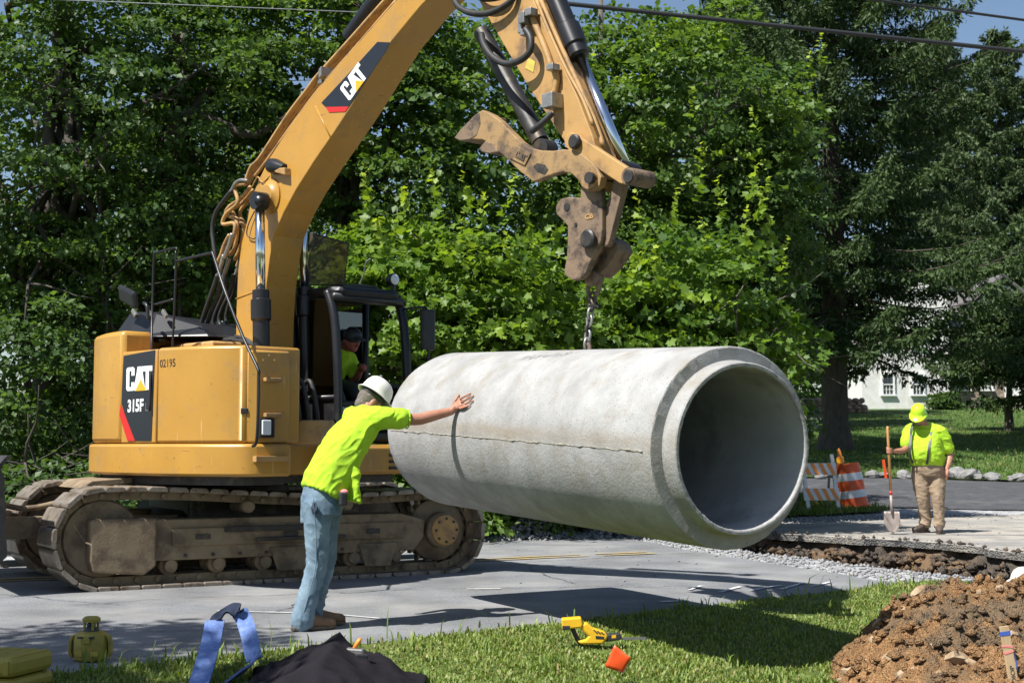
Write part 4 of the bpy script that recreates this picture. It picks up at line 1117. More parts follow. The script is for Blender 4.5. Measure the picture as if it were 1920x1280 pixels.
# dozer blade at the tail end of the undercarriage
m = MB(); prof = []
eb = Ke(4, 960, -1.2)[0] - .06
for k in range(9):
    t = k / 8; prof.append((eb - .16 + .22 * (2 * t - 1) ** 2 + .02, .24 + .94 * t))
back = [(e + .045, z) for e, z in prof[::-1]]
m.prism([K(e, -1.22, z) for e, z in prof + back], TN * 2.44)
blade = m.build('dozer_blade', DARKST, exc, bevel=.004)
for n_ in (-1.25, 1.222): m = MB(); m.prism([K(eb - .02, n_, .22), K(eb + .10, n_, .34), K(eb + .06, n_, 1.0), K(eb + .0, n_, 1.15), K(eb - .1, n_, 1.15)], TN * .03); m.build('blade_end_plate', DARKST, blade)
m = MB()
for n_ in (-.5, .5):
    m.prism([K(eb, n_, .42), K(eb, n_, .62), K(cl + .9, n_, .60), K(cl + .9, n_, .42)], TN * .12)
m.tube(spline([K(eb + .1, -.3, .78), K(eb + .45, -.35, .68), K(cl + .1, -.4, .80), K(cl + .6, -.4, .84)], 6), .028, 8)
m.prism([K(cl - .05, -.55, .86), K(cl + .75, -.55, .93), K(cl + .9, -.55, .99), K(cl + .05, -.55, .93)], TN * .9)
m.build('blade_arm', MUD, exc, bevel=.008)

# ---- upper house
OUT = [(-1.25, .45), (-1.10, .78), (-.82, 1.05), (-.48, 1.20), (-.12, 1.28), (.22, 1.30), (.85, 1.265), (1.10, 1.215), (1.35, 1.14), (1.58, 1.02), (1.74, .90), (1.80, .80)]
def curve2(pts, n=5): return [(p.x, p.y) for p in spline([Vector((a, b, 0)) for a, b in pts], n)]
OUT = curve2(OUT)
def ring(scale, z, pts): return [Lc(u * scale, r * scale, z) for u, r in pts]
full = OUT + [(1.82, .46), (1.35, .40), (1.35, -.2), (1.62, -.22), (1.64, -1.05), (1.50, -1.15), (.2, -1.2), (-.5, -1.15), (-1.0, -.85), (-1.25, -.4)]
m = MB(); m.prism([Lc(u, r, 1.06) for u, r in full], UP * .285); skirt = smooth_by_angle(m.build('revolving_frame', YEL, exc, bevel=.025), 30)
m = MB(); m.prism([Lc(u * .9, r * .9, .98) for u, r in full], UP * .08); m.build('frame_floor', DARKST, exc)
# seat of the housings
def shell(name, pts, inner, z0, z1, mt, bev=.03, z1b=None):
    """upright housing on an outside outline, closed by an inner line"""
    m = MB(); o = [Lc(u, r, z0) for u, r in (curve2(pts) if len(pts) > 2 else pts)] + [Lc(u, r, z0) for u, r in inner]
    m.prism(o, UP * (z1 - z0)); return smooth_by_angle(m.build(name, mt, exc, bevel=bev), 30)
shell('counterweight', [(-1.23, .45), (-1.08, .77), (-.80, 1.03), (-.46, 1.18), (-.11, 1.26), (.235, 1.275)], [(.235, .95), (-.15, .85), (-.15, -.95), (-.95, -.85), (-1.22, -.4)], 1.35, 2.40, YEL, .05)
shell('side_panel', [(.845, 1.25), (1.09, 1.20), (1.34, 1.125), (1.565, 1.005), (1.715, .88)], [(1.715, .3), (.845, .3)], 1.35, 2.205, YEL, .035)
shell('front_panel', [(1.72, .875), (1.775, .80)], [(1.785, .46), (1.72, .46)], 1.35, 2.165, YEL, .02)
shell('decal_panel', [(.24, 1.275), (.84, 1.252)], [(.84, .7), (.24, .7)], 1.352, 2.195, YEL, .012)
shell('engine_deck', [(.24, .69), (.84, .69)], [(.84, -.1), (-.14, -.1), (-.14, .69)], 1.36, 2.30, YELD, .02)
m = MB(); g0 = [(-.95, .62, 2.40), (-.2, .95, 2.40), (.62, .95, 2.33), (.62, -.1, 2.33), (-.95, -.2, 2.40)]
b_ = [Lc(-1.0, .55, 2.36), Lc(-.55, 1.0, 2.36), Lc(.10, .92, 2.36), (Lc(.55, .55, 2.36)), Lc(.55, -.25, 2.36), Lc(-1.0, -.25, 2.36)]
t_ = [Lc(-.82, .50, 2.66), Lc(-.52, .80, 2.66), Lc(-.05, .76, 2.64), (Lc(.30, .50, 2.50)), Lc(.30, -.2, 2.50), Lc(-.82, -.2, 2.66)]
i0 = len(m.v); m.v += b_ + t_; n = 6
m.f.append(list(range(n))[::-1]); m.f.append([n + k for k in range(n)])
for k in range(n): k2 = (k + 1) % n; m.f.append([k, k2, n + k2, n + k])
hood = m.build('engine_hood', BLK, exc, bevel=.05)
for k in range(3):
    a = Lc(-.38 + .26 * k, .83 - .02 * k, 2.63 - .02 * k); m = MB(); m.box(a, (.10, .04, .03), X=(HD * .75 + UP * -.65), Z=RT); m.build('hood_slot', STEEL, hood, bevel=.005)
# black decal panel face, logo and number
def vplane(A, B, off):
    a = Lc(A[0], A[1], 0); b = Lc(B[0], B[1], 0); t = (b - a).normalized(); n = Vector((t.y, -t.x, 0))
    if n.dot(RT) < 0: n = -n
    return a + n * off, n
def on_v(px, py, A, B, off): p0, n = vplane(A, B, off); return on_plane(px, py, p0, n)
DP = ((.24, 1.275), (.84, 1.252))
def dpx(px, py, off): return on_v(px, py, *DP, off)
def flat(name, pts, m_, n, th, parent): return MB().prism(pts, n * th).build(name, m_, parent)
_, dn = vplane(*DP, 0)
flat('decal', [dpx(*q, .002) for q in ((232, 667), (291, 656), (284, 826), (252, 826), (228, 756))], DECAL, dn, .003, exc)
flat('decal_stripe', [dpx(*q, .0055) for q in ((226.5, 757), (253, 826), (239, 826), (224, 778))], RED, dn, .002, exc)
LET = {'C': [(.05, 0), (0, .08), (0, .92), (.05, 1), (.27, 1), (.32, .92), (.32, .64), (.20, .64), (.20, .84), (.12, .84), (.12, .16), (.20, .16), (.20, .36), (.32, .36), (.32, .08), (.27, 0)],
       'A': [(.30, 0), (.44, 1), (.60, 1), (.74, 0)],
       'T': [(.60, 1), (1, 1), (1, .78), (.87, .78), (.87, 0), (.75, 0), (.75, .78), (.635, .78)]}
def logo(B0, B1, T0_, n, th, parent):
    bx, hy = B1 - B0, T0_ - B0
    def q(s, t): return B0 + bx * s + hy * t
    m = MB()
    for ch, ex in (('C', 0), ('T', 0), ('A', .0012)): m.prism([q(*p) + n * .0 for p in LET[ch]], n * (th + ex))
    m.build('logo_lettering', WHT, parent, merge=False)
    m = MB(); m.prism([q(.36, -.02) + n * .0, q(.78, -.02), q(.57, .46)], n * (th + .003)); m.build('logo_triangle', DYEL, parent)
logo(dpx(237, 733, .0055), dpx(285.5, 730, .0055), dpx(237.5, 689, .0055), dn, .002, exc)
def text_mesh(s, B0, B1, T0_, n, parent, m_, name, th=.002, bold=.03):
    cu = bpy.data.curves.new('t', 'FONT'); cu.body = s; cu.offset = bold; cu.extrude = 0; cu.resolution_u = 3
    o = bpy.data.objects.new('t', cu); COL.objects.link(o); dg = bpy.context.evaluated_depsgraph_get()
    me = bpy.data.meshes.new_from_object(o.evaluated_get(dg)); bpy.data.objects.remove(o)
    xs = [v.co.x for v in me.vertices]; ys = [v.co.y for v in me.vertices]
    for v in me.vertices:
        a = (v.co.x - min(xs)) / (max(xs) - min(xs)); b = (v.co.y - min(ys)) / (max(ys) - min(ys))
        v.co = B0 + (B1 - B0) * a + (T0_ - B0) * b + n * th
    me.name = name
    return link_mesh(name, me, m_, parent)
text_mesh('315F', dpx(239.5, 773, .006), dpx(269, 771, .006), dpx(240, 749, .006), dn, exc, WHT, 'model_lettering', bold=.035)
text_mesh('L', dpx(273, 770, .006), dpx(278, 770, .006), dpx(273, 755, .006), dn, exc, STEEL, 'model_lettering', bold=.0)
SPL = ((.845, 1.25), (1.09, 1.20))
_, sn = vplane(*SPL, 0)
text_mesh('02195', on_v(300, 689, *SPL, .001), on_v(329, 687, *SPL, .001), on_v(300, 674, *SPL, .001), sn, exc, STENCIL, 'fleet_number', bold=.01)
# door seams, hinges, latch, bolts and small placards on the flank
def seam_line(pts_, r_=.004): MB().tube(pts_, r_, 5).build('panel_seam', DARKST, exc)
def side_pt(px, py, off=.002):
    best = None
    SP_ = curve2([(.845, 1.25), (1.09, 1.20), (1.34, 1.125), (1.565, 1.005), (1.715, .88)])
    for k in range(len(SP_) - 1):
        p0, n_ = vplane(SP_[k], SP_[k + 1], off); p = on_plane(px, py, p0, n_); u_ = (p - SW).dot(HD)
        if SP_[k][0] - .02 <= u_ <= SP_[k + 1][0] + .02: return p, n_
    return p, n_
p, n_ = side_pt(458, 770); t_ = UP.cross(n_); MB().box(p, (.06, .02, .05), X=t_, Y=n_).build('door_latch', BLK, exc, bevel=.005)
# lamp and handles on the front panel
FPL = ((1.775, .80), (1.785, .46))
a = Lc(1.775, .80, 0); b = Lc(1.785, .46, 0); ft = (b - a).normalized(); fn = Vector((ft.y, -ft.x, 0)); fn = fn if fn.dot(HD) > 0 else -fn
def fpx(px, py, off=.002): return on_plane(px, py, a + fn * off, fn)
m = MB()
for py in (712, 778): m.box(fpx(508, py) + fn * .025, (.16, .05, .035), X=ft, Y=fn)
m.build('hand_grip', YELD, exc, bevel=.006)
m = MB(); m.box(fpx(497, 802) + fn * .02, (.15, .05, .17), X=ft, Y=fn); lampb = m.build('side_lamp', BLK, exc, bevel=.01)
m = MB(); m.box(fpx(494, 801) + fn * .048, (.09, .02, .13), X=ft, Y=fn); m.build('lamp_lens', LAMP, lampb, bevel=.008)
m = MB()
for q in ((505, 667), (494, 676), (515, 676)): m.tube([fpx(*q), fpx(*q) + fn * .006], .012, 10)
m.box(fpx(505, 860) + fn * .03, (.34, .07, .05), X=ft, Y=fn)
m.build('step', YELD, exc, bevel=.004)
# handrails, mirror pole and mirror
def rail(pts, r_, name='handrail', m_=BLK): return MB().tube(spline(pts, 5), r_, 8).build(name, m_, exc, smooth=True)
rail([U(281, 770, 1.28), U(283, 690, 1.25), U(284, 640, 1.1), U(286, 560, 1.0), U(289, 478, 1.0), U(294, 474, 1.0), U(328, 465, .95), U(331, 470, .95)], .011)
rail([U(322, 668, .95), U(326, 600, .95), U(329, 520, .95), U(330, 470, .95)], .011)
rail([U(289, 571, 1.0), U(326, 561, .95)], .012)
rail([U(330, 490, .95), U(362, 482, .95), U(394, 475, .95), U(400, 478, .95), U(420, 540, 1.0), U(455, 630, 1.0), U(483, 690, 1.0), U(485, 705, 1.0), U(484, 770, 1.02), U(481, 826, 1.02), U(474, 836, 1.02)], .014)
rail([U(278, 600, 1.0), U(276, 575, 1.0), U(270, 568, 1.0)], .018)
m = MB(); c = U(241, 556, 1.0); m.box(c, (.33, .07, .17), X=(U(268, 574, 1.0) - U(216, 546, 1.0)), Z=UP * .9 + RT * .15)
m.build('mirror', BLK, exc, bevel=.03)
m = MB(); m.box(U(300, 638, .8), (.1, .08, .04), X=HD, Y=RT); m.build('deck_latch', BLK, exc, bevel=.005)

# ---- cab
cu0, cu1, cr0, cr1, cz0, cz1 = .12, 1.50, -.24, -1.07, 1.35, 2.84
cabp = MB()
def post(p, q, w=.05): cabp.tube([p, q], w, 8)
roofp = [(cu0, cr0), (cu1 - .1, cr0), (cu1, cr0 - .08), (cu1, cr1 + .08), (cu1 - .1, cr1), (cu0, cr1)]
cabp.prism([Lc(u, r, cz0) for u, r in roofp], UP * .14)
cabf = cabp.build('cab', BLK, exc, bevel=.045)
MB().prism([Lc(u, r, cz1 - .10) for u, r in roofp], UP * .10).build('cab_roof', BLK, cabf, bevel=.045)
m = MB()
fr = lambda u, r, z: Lc(u, r, z)
m.tube(spline([fr(cu1 + .05, cr0, cz0 + .02), fr(cu1 + .04, cr0, 1.9), fr(cu1 - .02, cr0, 2.5), fr(cu1 - .14, cr0, cz1 - .05)], 6), .042, 8)
m.tube(spline([fr(cu1 + .05, cr1, cz0 + .02), fr(cu1 + .04, cr1, 1.9), fr(cu1 - .02, cr1, 2.5), fr(cu1 - .14, cr1, cz1 - .05)], 6), .045, 8)
m.tube([fr(cu0, cr0, cz0), fr(cu0, cr0, cz1 - .05)], .05, 8).tube([fr(cu0, cr1, cz0), fr(cu0, cr1, cz1 - .05)], .05, 8)
m.tube([fr(.82, cr0, cz0), fr(.82, cr0, cz1 - .05)], .03, 8).tube([fr(.86, cr1, cz0), fr(.86, cr1, cz1 - .05)], .035, 8)
m.tube([fr(cu0, cr0, 1.78), fr(cu1 + .04, cr0, 1.78)], .028, 8).tube([fr(cu0, cr1, 1.9), fr(cu1, cr1, 1.9)], .028, 8)
m.tube([fr(cu1 + .04, cr0, 1.72), fr(cu1 + .04, cr1, 1.72)], .03, 8)
m.tube([fr(cu1 - .06, cr0, cz1 - .11), fr(cu1 - .06, cr1, cz1 - .11)], .045, 8)
m.build('cab_frame', BLK, cabf, smooth=True, merge=False)
def pane(name, pts, m_=GLASS): return MB().poly(pts).build(name, m_, cabf)
def slabp(name, pts, n_, m_): return MB().prism(pts, n_ * .006).build(name, m_, cabf)
slabp('side_window', [fr(cu0 + .05, cr0, 1.80), fr(.79, cr0, 1.80), fr(.79, cr0, 2.72), fr(cu0 + .05, cr0, 2.72)], RT, GLASS)
slabp('side_window', [fr(.85, cr0, 1.80), fr(cu1 - .0, cr0, 1.80), fr(cu1 - .06, cr0, 2.45), fr(cu1 - .16, cr0, 2.72), fr(.85, cr0, 2.72)], RT, GLASS)
slabp('door_window', [fr(cu0 + .05, cr1, 1.92), fr(.82, cr1, 1.92), fr(.82, cr1, 2.72), fr(cu0 + .05, cr1, 2.72)], RT, GLASS)
slabp('lower_panel', [fr(cu0, cr0 - .01, 1.45), fr(cu1 + .02, cr0 - .01, 1.45), fr(cu1 + .02, cr0 - .01, 1.77), fr(cu0, cr0 - .01, 1.77)], RT, BLK)
slabp('lower_windshield', [fr(cu1 + .035, cr0 - .05, 1.49), fr(cu1 + .035, cr1 + .05, 1.49), fr(cu1 + .03, cr1 + .05, 1.70), fr(cu1 + .03, cr0 - .05, 1.70)], HD, GLASS)
slabp('door_panel', [fr(cu0, cr1, 1.45), fr(cu1, cr1, 1.45), fr(cu1, cr1, 1.88), fr(cu0, cr1, 1.88)], RT, BLK)
slabp('rear_panel', [fr(cu0, cr0, 1.45), fr(cu0, cr1, 1.45), fr(cu0, cr1, 2.05), fr(cu0, cr0, 2.05)], HD, BLK)
m = MB(); m.box(fr(.55, -.66, 1.75), (.5, .5, .14), X=HD, Y=RT); m.box(fr(.33, -.66, 2.12), (.13, .48, .72), X=HD, Y=RT); m.box(fr(.30, -.66, 2.50), (.09, .28, .16), X=HD, Y=RT)
m.build('operator_seat', TBLK, cabf, bevel=.04)
m = MB()
for r_ in (-.40, -.92): m.box(fr(.80, r_, 1.86), (.34, .16, .16), X=HD, Y=RT); m.tube([fr(.92, r_, 1.92), fr(.97, r_, 2.10)], .018, 8); m.ball(fr(.975, r_, 2.12), .03)
m.build('control_console', TBLK, cabf, bevel=.02)
# roof hatch standing open, lights, mirror, aerial
hp = [U(583, 437, -.45), U(654, 457, -.45), U(645, 534, -.45), U(578, 534, -.45)]
hat = MB().prism(hp, RT * .012).build('roof_hatch', CAMOGL, cabf)
MB().tube(hp + [hp[0]], .010, 6).build('hatch_frame', DARKST, cabf)
m = MB(); m.tube([fr(cu1 - .08, -.98, cz1), fr(cu1 - .08, -.98, cz1 + .07)], .02, 8); m.lathe(fr(cu1 - .1, -.98, cz1 + .11), HD, [(.03, -.05), (.06, -.02), (.065, .04), (.055, .05)], 16); m.build('work_light', BLK, cabf)
smooth_by_angle(MB().lathe(fr(cu1 - .05, -.98, cz1 + .11), HD, [(.052, .0), (.03, .012), (0, .015)], 16).build('light_lens', LAMP, cabf))
m = MB(); m.tube(spline([fr(cu1 - .02, cr1, 2.66), fr(cu1 + .12, cr1 - .12, 2.68), fr(cu1 + .14, cr1 - .16, 2.6), fr(cu1 + .14, cr1 - .16, 2.05), fr(cu1 + .06, cr1, 1.9)], 5), .012, 6); m.build('mirror_bracket', BLK, cabf, smooth=True)
MB().box(fr(cu1 + .14, cr1 - .17, 2.46), (.05, .17, .40), X=HD, Y=RT).build('cab_mirror', BLK, cabf, bevel=.02)
m = MB(); m.tube(spline([fr(.8, -.95, cz1), fr(.9, -1.0, cz1 + .18), fr(.95, -1.0, cz1 + .32), fr(1.0, -1.02, cz1 + .36)], 5), .007, 5); m.build('aerial', STEEL, cabf, smooth=True)
m = MB(); m.lathe(fr(1.1, -.75, cz1), UP, [(.16, 0), (.15, .04), (.08, .07), (0, .08)], 20, scale=(1.6, 1)); smooth_by_angle(m.build('roof_vent', BLK, cabf))
# yellow steps and hoses below the cab
m = MB(); m.box(Lc(1.66, -.62, 1.20), (.05, .80, .24), X=HD, Y=RT)
m.build('cab_base', YEL, exc, bevel=.02)
m = MB()
for k in range(3): m.box(Lc(1.69, -.80 , 1.12 + .06 * k), (.012, .13, .028), X=HD, Y=RT)
m.build('vent_slot', BLK, exc)
m = MB(); m.prism([Lc(1.55, .30, 1.34), Lc(1.75, .10, 1.34), Lc(1.70, -.1, 1.34), Lc(1.45, .0, 1.34)], UP * .22); m.build('boom_foot_bracket', YELD, exc, bevel=.02)
for k in range(4):
    r_ = .34 - .10 * k
    rail([Lc(1.34, r_, 2.0 - .05 * k), Lc(1.52, r_ + .02, 1.92), Lc(1.60, r_, 1.65), Lc(1.56, r_ - .04, 1.40)], .022, 'swivel_hose', RUB)

# ---- boom: a box girder in the machine's centre plane
BR0, BR1 = .22, -.12
topE = [(442, 640), (443, 580), (446, 508), (453, 455), (463, 415), (471, 372), (486, 335), (503, 300), (550, 228), (603, 159), (669, 84), (744, 0), (800, -58), (850, -100)]
botE = [(930, -95), (905, -45), (850, -35), (815, -15), (787.5, 12.5), (731, 81), (656, 203), (625, 250), (589, 302), (554.6, 356), (532, 398), (513, 442), (505.6, 484), (499, 537), (495, 600), (493.7, 660), (492, 720), (440, 720)]
bp = [U(*q, BR0) for q in topE + [(905, -128), (938, -120)] + botE]
boom = MB().prism(bp, RT * (BR1 - BR0)).build('boom', YEL, exc, bevel=.008)
for q0, q1 in (((591, 199), (620, 258)), ((769, -28), (800, 0)), ((494, 540), (442, 560))):
    MB().tube([U(*q0, BR0 + .001), U(*q1, BR0 + .001)], .007, 6).build('weld_bead', YEL, boom, smooth=True)
bl = MB()
for q in ((487, 377),): bl.lathe(U(507, 368, BR0), RT, [(.17, 0), (.17, .015), (.12, .03), (.10, .055), (0, .06)], 28)
smooth_by_angle(bl.build('pin_boss', YEL, boom))
lift = .002
flat('boom_decal', [U(*q, BR0 + lift) for q in ((708, 79), (731, 80), (724, 96), (654, 201), (611, 201), (603, 193), (659, 133))], DECAL, RT, .003, boom)
flat('boom_decal_stripe', [U(*q, BR0 + lift + .0006) for q in ((611, 201), (654, 200), (648, 209.5), (617, 211))], RED, RT, .003, boom)
logo(U(655.5, 190, BR0 + .0055), U(691, 141, BR0 + .0055), U(637, 166, BR0 + .0055), RT, .002, boom)
# work light on the boom side
m = MB(); m.lathe(U(523, 314, BR0 + .02), (U(500, 310, .3) - U(535, 318, .3)), [(.045, -.10), (.06, -.02), (.075, .06), (.07, .13), (.05, .16), (0, .165)], 18); smooth_by_angle(m.build('boom_light', BLK, boom))
m = MB(); m.prism([U(518, 318, BR0), U(545, 316, BR0), U(546, 330, BR0), U(530, 326, BR0)], RT * .07); m.build('light_guard', YELD, boom, bevel=.008)
# lift cylinders either side
def cyl(name, a, b, rb, rr, split, parent, mb=BLK, collar=True):
    """hydraulic cylinder from a (barrel eye) to b (rod eye)"""
    d = (b - a).normalized(); s = a.lerp(b, split)
    m = MB().tube([a, s], rb, 18); c = m.build(name, mb, parent, smooth=False); smooth_by_angle(c)
    if collar:
        m = MB().lathe(s, d, [(rb, -.24), (rb * 1.22, -.22), (rb * 1.22, -.04), (rb * 1.02, -.03), (rb * 1.02, .05), (rr * 1.3, .06)], 18); smooth_by_angle(m.build('gland', mb, c))
    MB().tube([s + d * .02, b], rr, 14).build('rod', CHROME, c, smooth=True)
    m = MB(); m.lathe(b - RT * .06, RT, [(.03, 0), (.085, .0), (.085, .12), (.03, .12)], 18); smooth_by_angle(m.build('rod_eye', mb, c))
    return c
cyl('lift_cylinder', U(491, 735, .37), U(487, 377, .36), .078, .045, .50, exc)
cyl('lift_cylinder', U(578, 735, -.28), U(566, 380, -.26), .078, .045, .52, exc)
m = MB().tube([U(487, 377, .43), U(508, 370, -.2)], .05, 14); m.build('lift_pin', BLK, exc, smooth=True)
# pipes along the boom top and hoses at its foot
def line(name, pts, r_, m_, par=boom, n=6): return MB().tube(spline(pts, n), r_, 8).build(name, m_, par, smooth=True)
for k, (dr, r_) in enumerate(((.17, .020), (.10, .020), (.02, .020))):
    ox, oy = (-9 + 5 * k, -5 + 2 * k)
    line('boom_pipe', [U(466 + ox * .6, 345 + oy, dr), U(480 + ox, 318 + oy, dr), U(497 + ox, 300 + oy, dr), U(548 + ox, 222 + oy, dr), U(590 + ox * 1.1, 168 + oy, dr), U(604 + ox, 148 + oy, dr), U(669 + ox, 76 + oy, dr), U(735 + ox, 2 + oy, dr), U(800 + ox, -66 + oy, dr)], r_, YELD)
line('boom_pipe', [U(478, 330, .2), U(500, 302, .2), U(548, 235, .2), U(600, 166, .2), U(668, 88, .2), U(742, 3, .2)], .016, YELD)
m = MB(); m.box(U(618, 140, .14), (.05, .22, .09), X=(U(669, 84, .2) - U(603, 159, .2)), Y=RT); m.box(U(603, 148, .14), (.06, .05, .10), X=HD, Y=RT); m.build('pipe_clamp', STEEL, boom, bevel=.006)
hose_sets = [
    ([(462, 345), (440, 350), (446, 380), (425, 400), (418, 420), (440, 420), (436, 450), (422, 470)], .26, YELD, .020),
    ([(470, 350), (452, 372), (430, 388), (424, 402), (442, 412), (445, 430), (440, 465), (430, 478)], .20, YELD, .020),
    ([(474, 356), (455, 380), (436, 394), (448, 415), (456, 425), (452, 460), (440, 488)], .14, YELD, .020),
    ([(478, 362), (462, 380), (450, 400), (460, 424), (462, 445), (452, 478), (444, 500)], .08, YELD, .018),
    ([(430, 440), (420, 460), (414, 478), (406, 495)], .30, YELD, .018),
    ([(452, 470), (447, 500), (440, 520)], .1, STEEL, .020), ([(436, 438), (430, 460), (420, 485)], .30, STEEL, .024),
    ([(420, 478), (414, 500), (409, 520)], .3, STEEL, .022), ([(430, 485), (422, 510), (416, 530)], .22, STEEL, .022),
    ([(464, 339), (450, 338), (440, 346), (434, 358)], .28, STEEL, .017),
    ([(434, 358), (418, 378), (404, 400), (398, 430), (402, 470), (404, 490)], .29, RUB, .021),
    ([(408, 515), (398, 545), (384, 585), (376, 615), (380, 632), (393, 640), (420, 637), (455, 640), (478, 648)], .36, RUB, .022),
    ([(415, 525), (408, 555), (394, 590), (388, 612), (396, 630), (420, 634), (450, 640), (472, 650)], .30, RUB, .022),
    ([(424, 520), (420, 550), (405, 585), (400, 608), (408, 624), (430, 630), (456, 634), (480, 648)], .22, RUB, .022),
    ([(438, 515), (432, 545), (416, 580), (411, 602), (420, 618), (440, 624), (460, 632)], .14, RUB, .022),
    ([(444, 505), (440, 540), (428, 575), (424, 600), (432, 616), (450, 622)], .06, RUB, .020)]
for pts_, r_, m_, rad in hose_sets: line('hydraulic_hose', [U(*q, r_) for q in pts_], rad, m_, exc)
line('fine_hose', [U(505, 330, .24), U(492, 342, .25), U(484, 332, .25), U(478, 340, .24), U(472, 352, .24)], .007, YELD, boom)
line('fine_hose', [U(478, 395, .24), U(466, 420, .25), U(463, 440, .25), U(474, 448, .24), U(480, 445, .24)], .006, RUB, boom)
# stick cylinder seen behind the boom head
cyl('stick_cylinder', U(655, 80, -.02) + UP * .05, U(800, -130, -.02), .075, .04, .8, exc)

# ---- stick
SR0, SR1 = .19, -.03
stp = [U(*q, SR0) for q in ((884, -60), (900, -118), (945, -128), (985, -95), (1000, 0), (1020, 45), (1084, 185), (1112, 258), (1122, 300), (1100, 325), (1072, 300), (1060, 268), (995, 170), (940, 77), (914, 32), (892, -10))]
stick = MB().prism(stp, RT * (SR1 - SR0)).build('stick', YELD, exc, bevel=.008)
line('stick_pipe', [U(995, 22, SR0 + .03), U(1003, 45, SR0 + .03), U(1022, 90, SR0 + .03), U(1034, 125, SR0 + .03)], .026, YELD, stick, 4)
line('stick_pipe', [U(1041, 132, SR0 + .03), U(1044, 150, SR0 + .03), U(1040, 175, SR0 + .03)], .024, YELD, stick, 4)
line('stick_pipe', [U(1006, 0, SR0 + .02), U(1030, 60, SR0 + .02), U(1062, 130, SR0 + .02), U(1092, 185, SR0 + .02), U(1112, 235, SR0 + .02)], .014, YELD, stick, 4)
line('stick_pipe', [U(1012, -5, SR0 - .05), U(1040, 60, SR0 - .05), U(1076, 140, SR0 - .05), U(1112, 220, SR0 - .05), U(1132, 275, SR0 - .05)], .02, YELD, stick, 4)
m = MB(); m.box(U(1036, 190, SR0 + .06), (.11, .12, .11), X=HD, Y=RT); m.build('valve_block', STEEL, stick, bevel=.006)
for q, sz_ in (((1037, 127), (.07, .08, .05)), ((985, 35), (.06, .09, .09)), ((978, 48), (.04, .05, .13)), ((996, 24), (.07, .08, .06)), ((984, 62), (.05, .06, .05))):
    m = MB(); m.box(U(*q, SR0 + .06), sz_, X=HD, Y=RT); m.build('hose_fitting', STEEL, stick, bevel=.006)
line('coupling', [U(1036, 211, SR0 + .08), U(1026, 222, SR0 + .1), U(1012, 235, SR0 + .12), U(996, 247, SR0 + .13)], .026, TBLK, stick, 3)
line('hydraulic_hose', [U(985, 55, SR0 + .09), U(995, 72, SR0 + .1), U(994, 95, SR0 + .11), U(978, 112, SR0 + .12), U(950, 120, SR0 + .12), U(925, 108, SR0 + .1), U(908, 85, SR0 + .06), U(903, 65, SR0 + .0)], .026, RUB, stick)
line('hydraulic_hose', [U(852, 0, .2), U(862, 15, .24), U(885, 25, .26), U(920, 24, .26), U(955, 5, .24), U(975, -20, .2)], .026, RUB, stick)
line('hydraulic_hose', [U(885, -12, .22), U(910, -2, .25), U(945, -8, .24), U(965, -30, .2)], .026, RUB, stick)
flat('stick_decal', [U(*q, SR0 + .002) for q in ((990, 108), (1004, 116), (1000, 136), (985, 128))], mat('warning_yellow', (.62, .52, .08), (.5, .4, .1), 30, rough=.5), RT, .002, stick)
# thumb cylinder behind and bucket cylinder in front
cyl('thumb_cylinder', U(903, 60, .05), U(1022, 282, .05), .068, .05, .93, exc, DARKST, False)
cyl('bucket_cylinder', U(1018, -60, .06), U(1178, 325, .06), .078, .042, .42, exc)
# ---- thumb
tp = [(852, 259), (862, 245), (872, 235), (890, 216), (904, 206), (921, 214), (939, 228), (956, 246), (975, 265), (993, 277), (1014, 282), (1036, 283), (1054, 280), (1072, 281), (1092, 290), (1108, 303), (1121, 318), (1127, 332), (1124, 348), (1112, 357), (1100, 358), (1090, 350), (1084, 338), (1072, 326), (1056, 322), (1042, 325), (1020, 333), (1000, 341), (975, 322), (960, 308), (944, 292), (934, 284), (918, 287), (903, 285), (899, 278), (910, 265), (904, 262), (880, 261), (862, 263)]
TR0 = .26
TTIP = [[(851, 259), (862, 244), (872, 234), (890, 215), (899, 211), (901, 232), (893, 255), (880, 262), (862, 264)], [(898, 278), (910, 264), (922, 268), (934, 285), (918, 288), (903, 286)]]
thumb = MB().prism([U(*q, TR0) for q in tp], RT * -.07).build('thumb', THUMB, exc, bevel=.008)
MB().prism([U(*q, TR0 - .20) for q in tp], RT * -.07).build('thumb_plate', THUMB, thumb, bevel=.008)
MB().prism([U(*q, TR0 - .071) for q in ((960, 262), (985, 281), (1040, 288), (1060, 300), (1050, 318), (1020, 326), (1000, 334), (972, 312), (945, 285), (925, 250), (915, 225))], RT * -.128).build('thumb_web', RUST, thumb, bevel=.008)
for tq in TTIP:
    MB().prism([U(*q, TR0 + .004) for q in tq], RT * -.29).build('thumb_tooth', RUST, thumb, bevel=.008)
MB().prism([U(*q, TR0 + .001) for q in ((968, 273), (997, 288), (985, 311), (957, 297))], RT * .010).build('thumb_plaque', THUMB, thumb, bevel=.004)
q0, q1, q2 = U(964, 296, TR0 + .012), U(983, 306, TR0 + .012), U(971, 279, TR0 + .012)
bx_, hy_ = q1 - q0, q2 - q0
m = MB()
for ch in 'CAT': m.prism([q0 + bx_ * s + hy_ * (.15 + .7 * t) for s, t in LET[ch]], RT * .005)
m.build('plaque_lettering', RUST, thumb, merge=False)
MB().prism([U(*q, TR0 + .0005) for q in ((1000, 312), (1008, 306), (1022, 309), (1028, 318), (1022, 327), (1008, 322))], RT * .003).build('thumb_slot', DARKST, thumb)
def pin(name, px, py, r0, r1, rad, m_, par=exc, head=.0):
    m = MB().tube([U(px, py, r0), U(px, py, r0) + RT * (r1 - r0)], rad, 20)
    if head: m.lathe(U(px, py, r0), RT, [(head, 0), (head, .02), (head * .8, .03), (0, .03)], 20)
    return smooth_by_angle(m.build(name, m_, par))
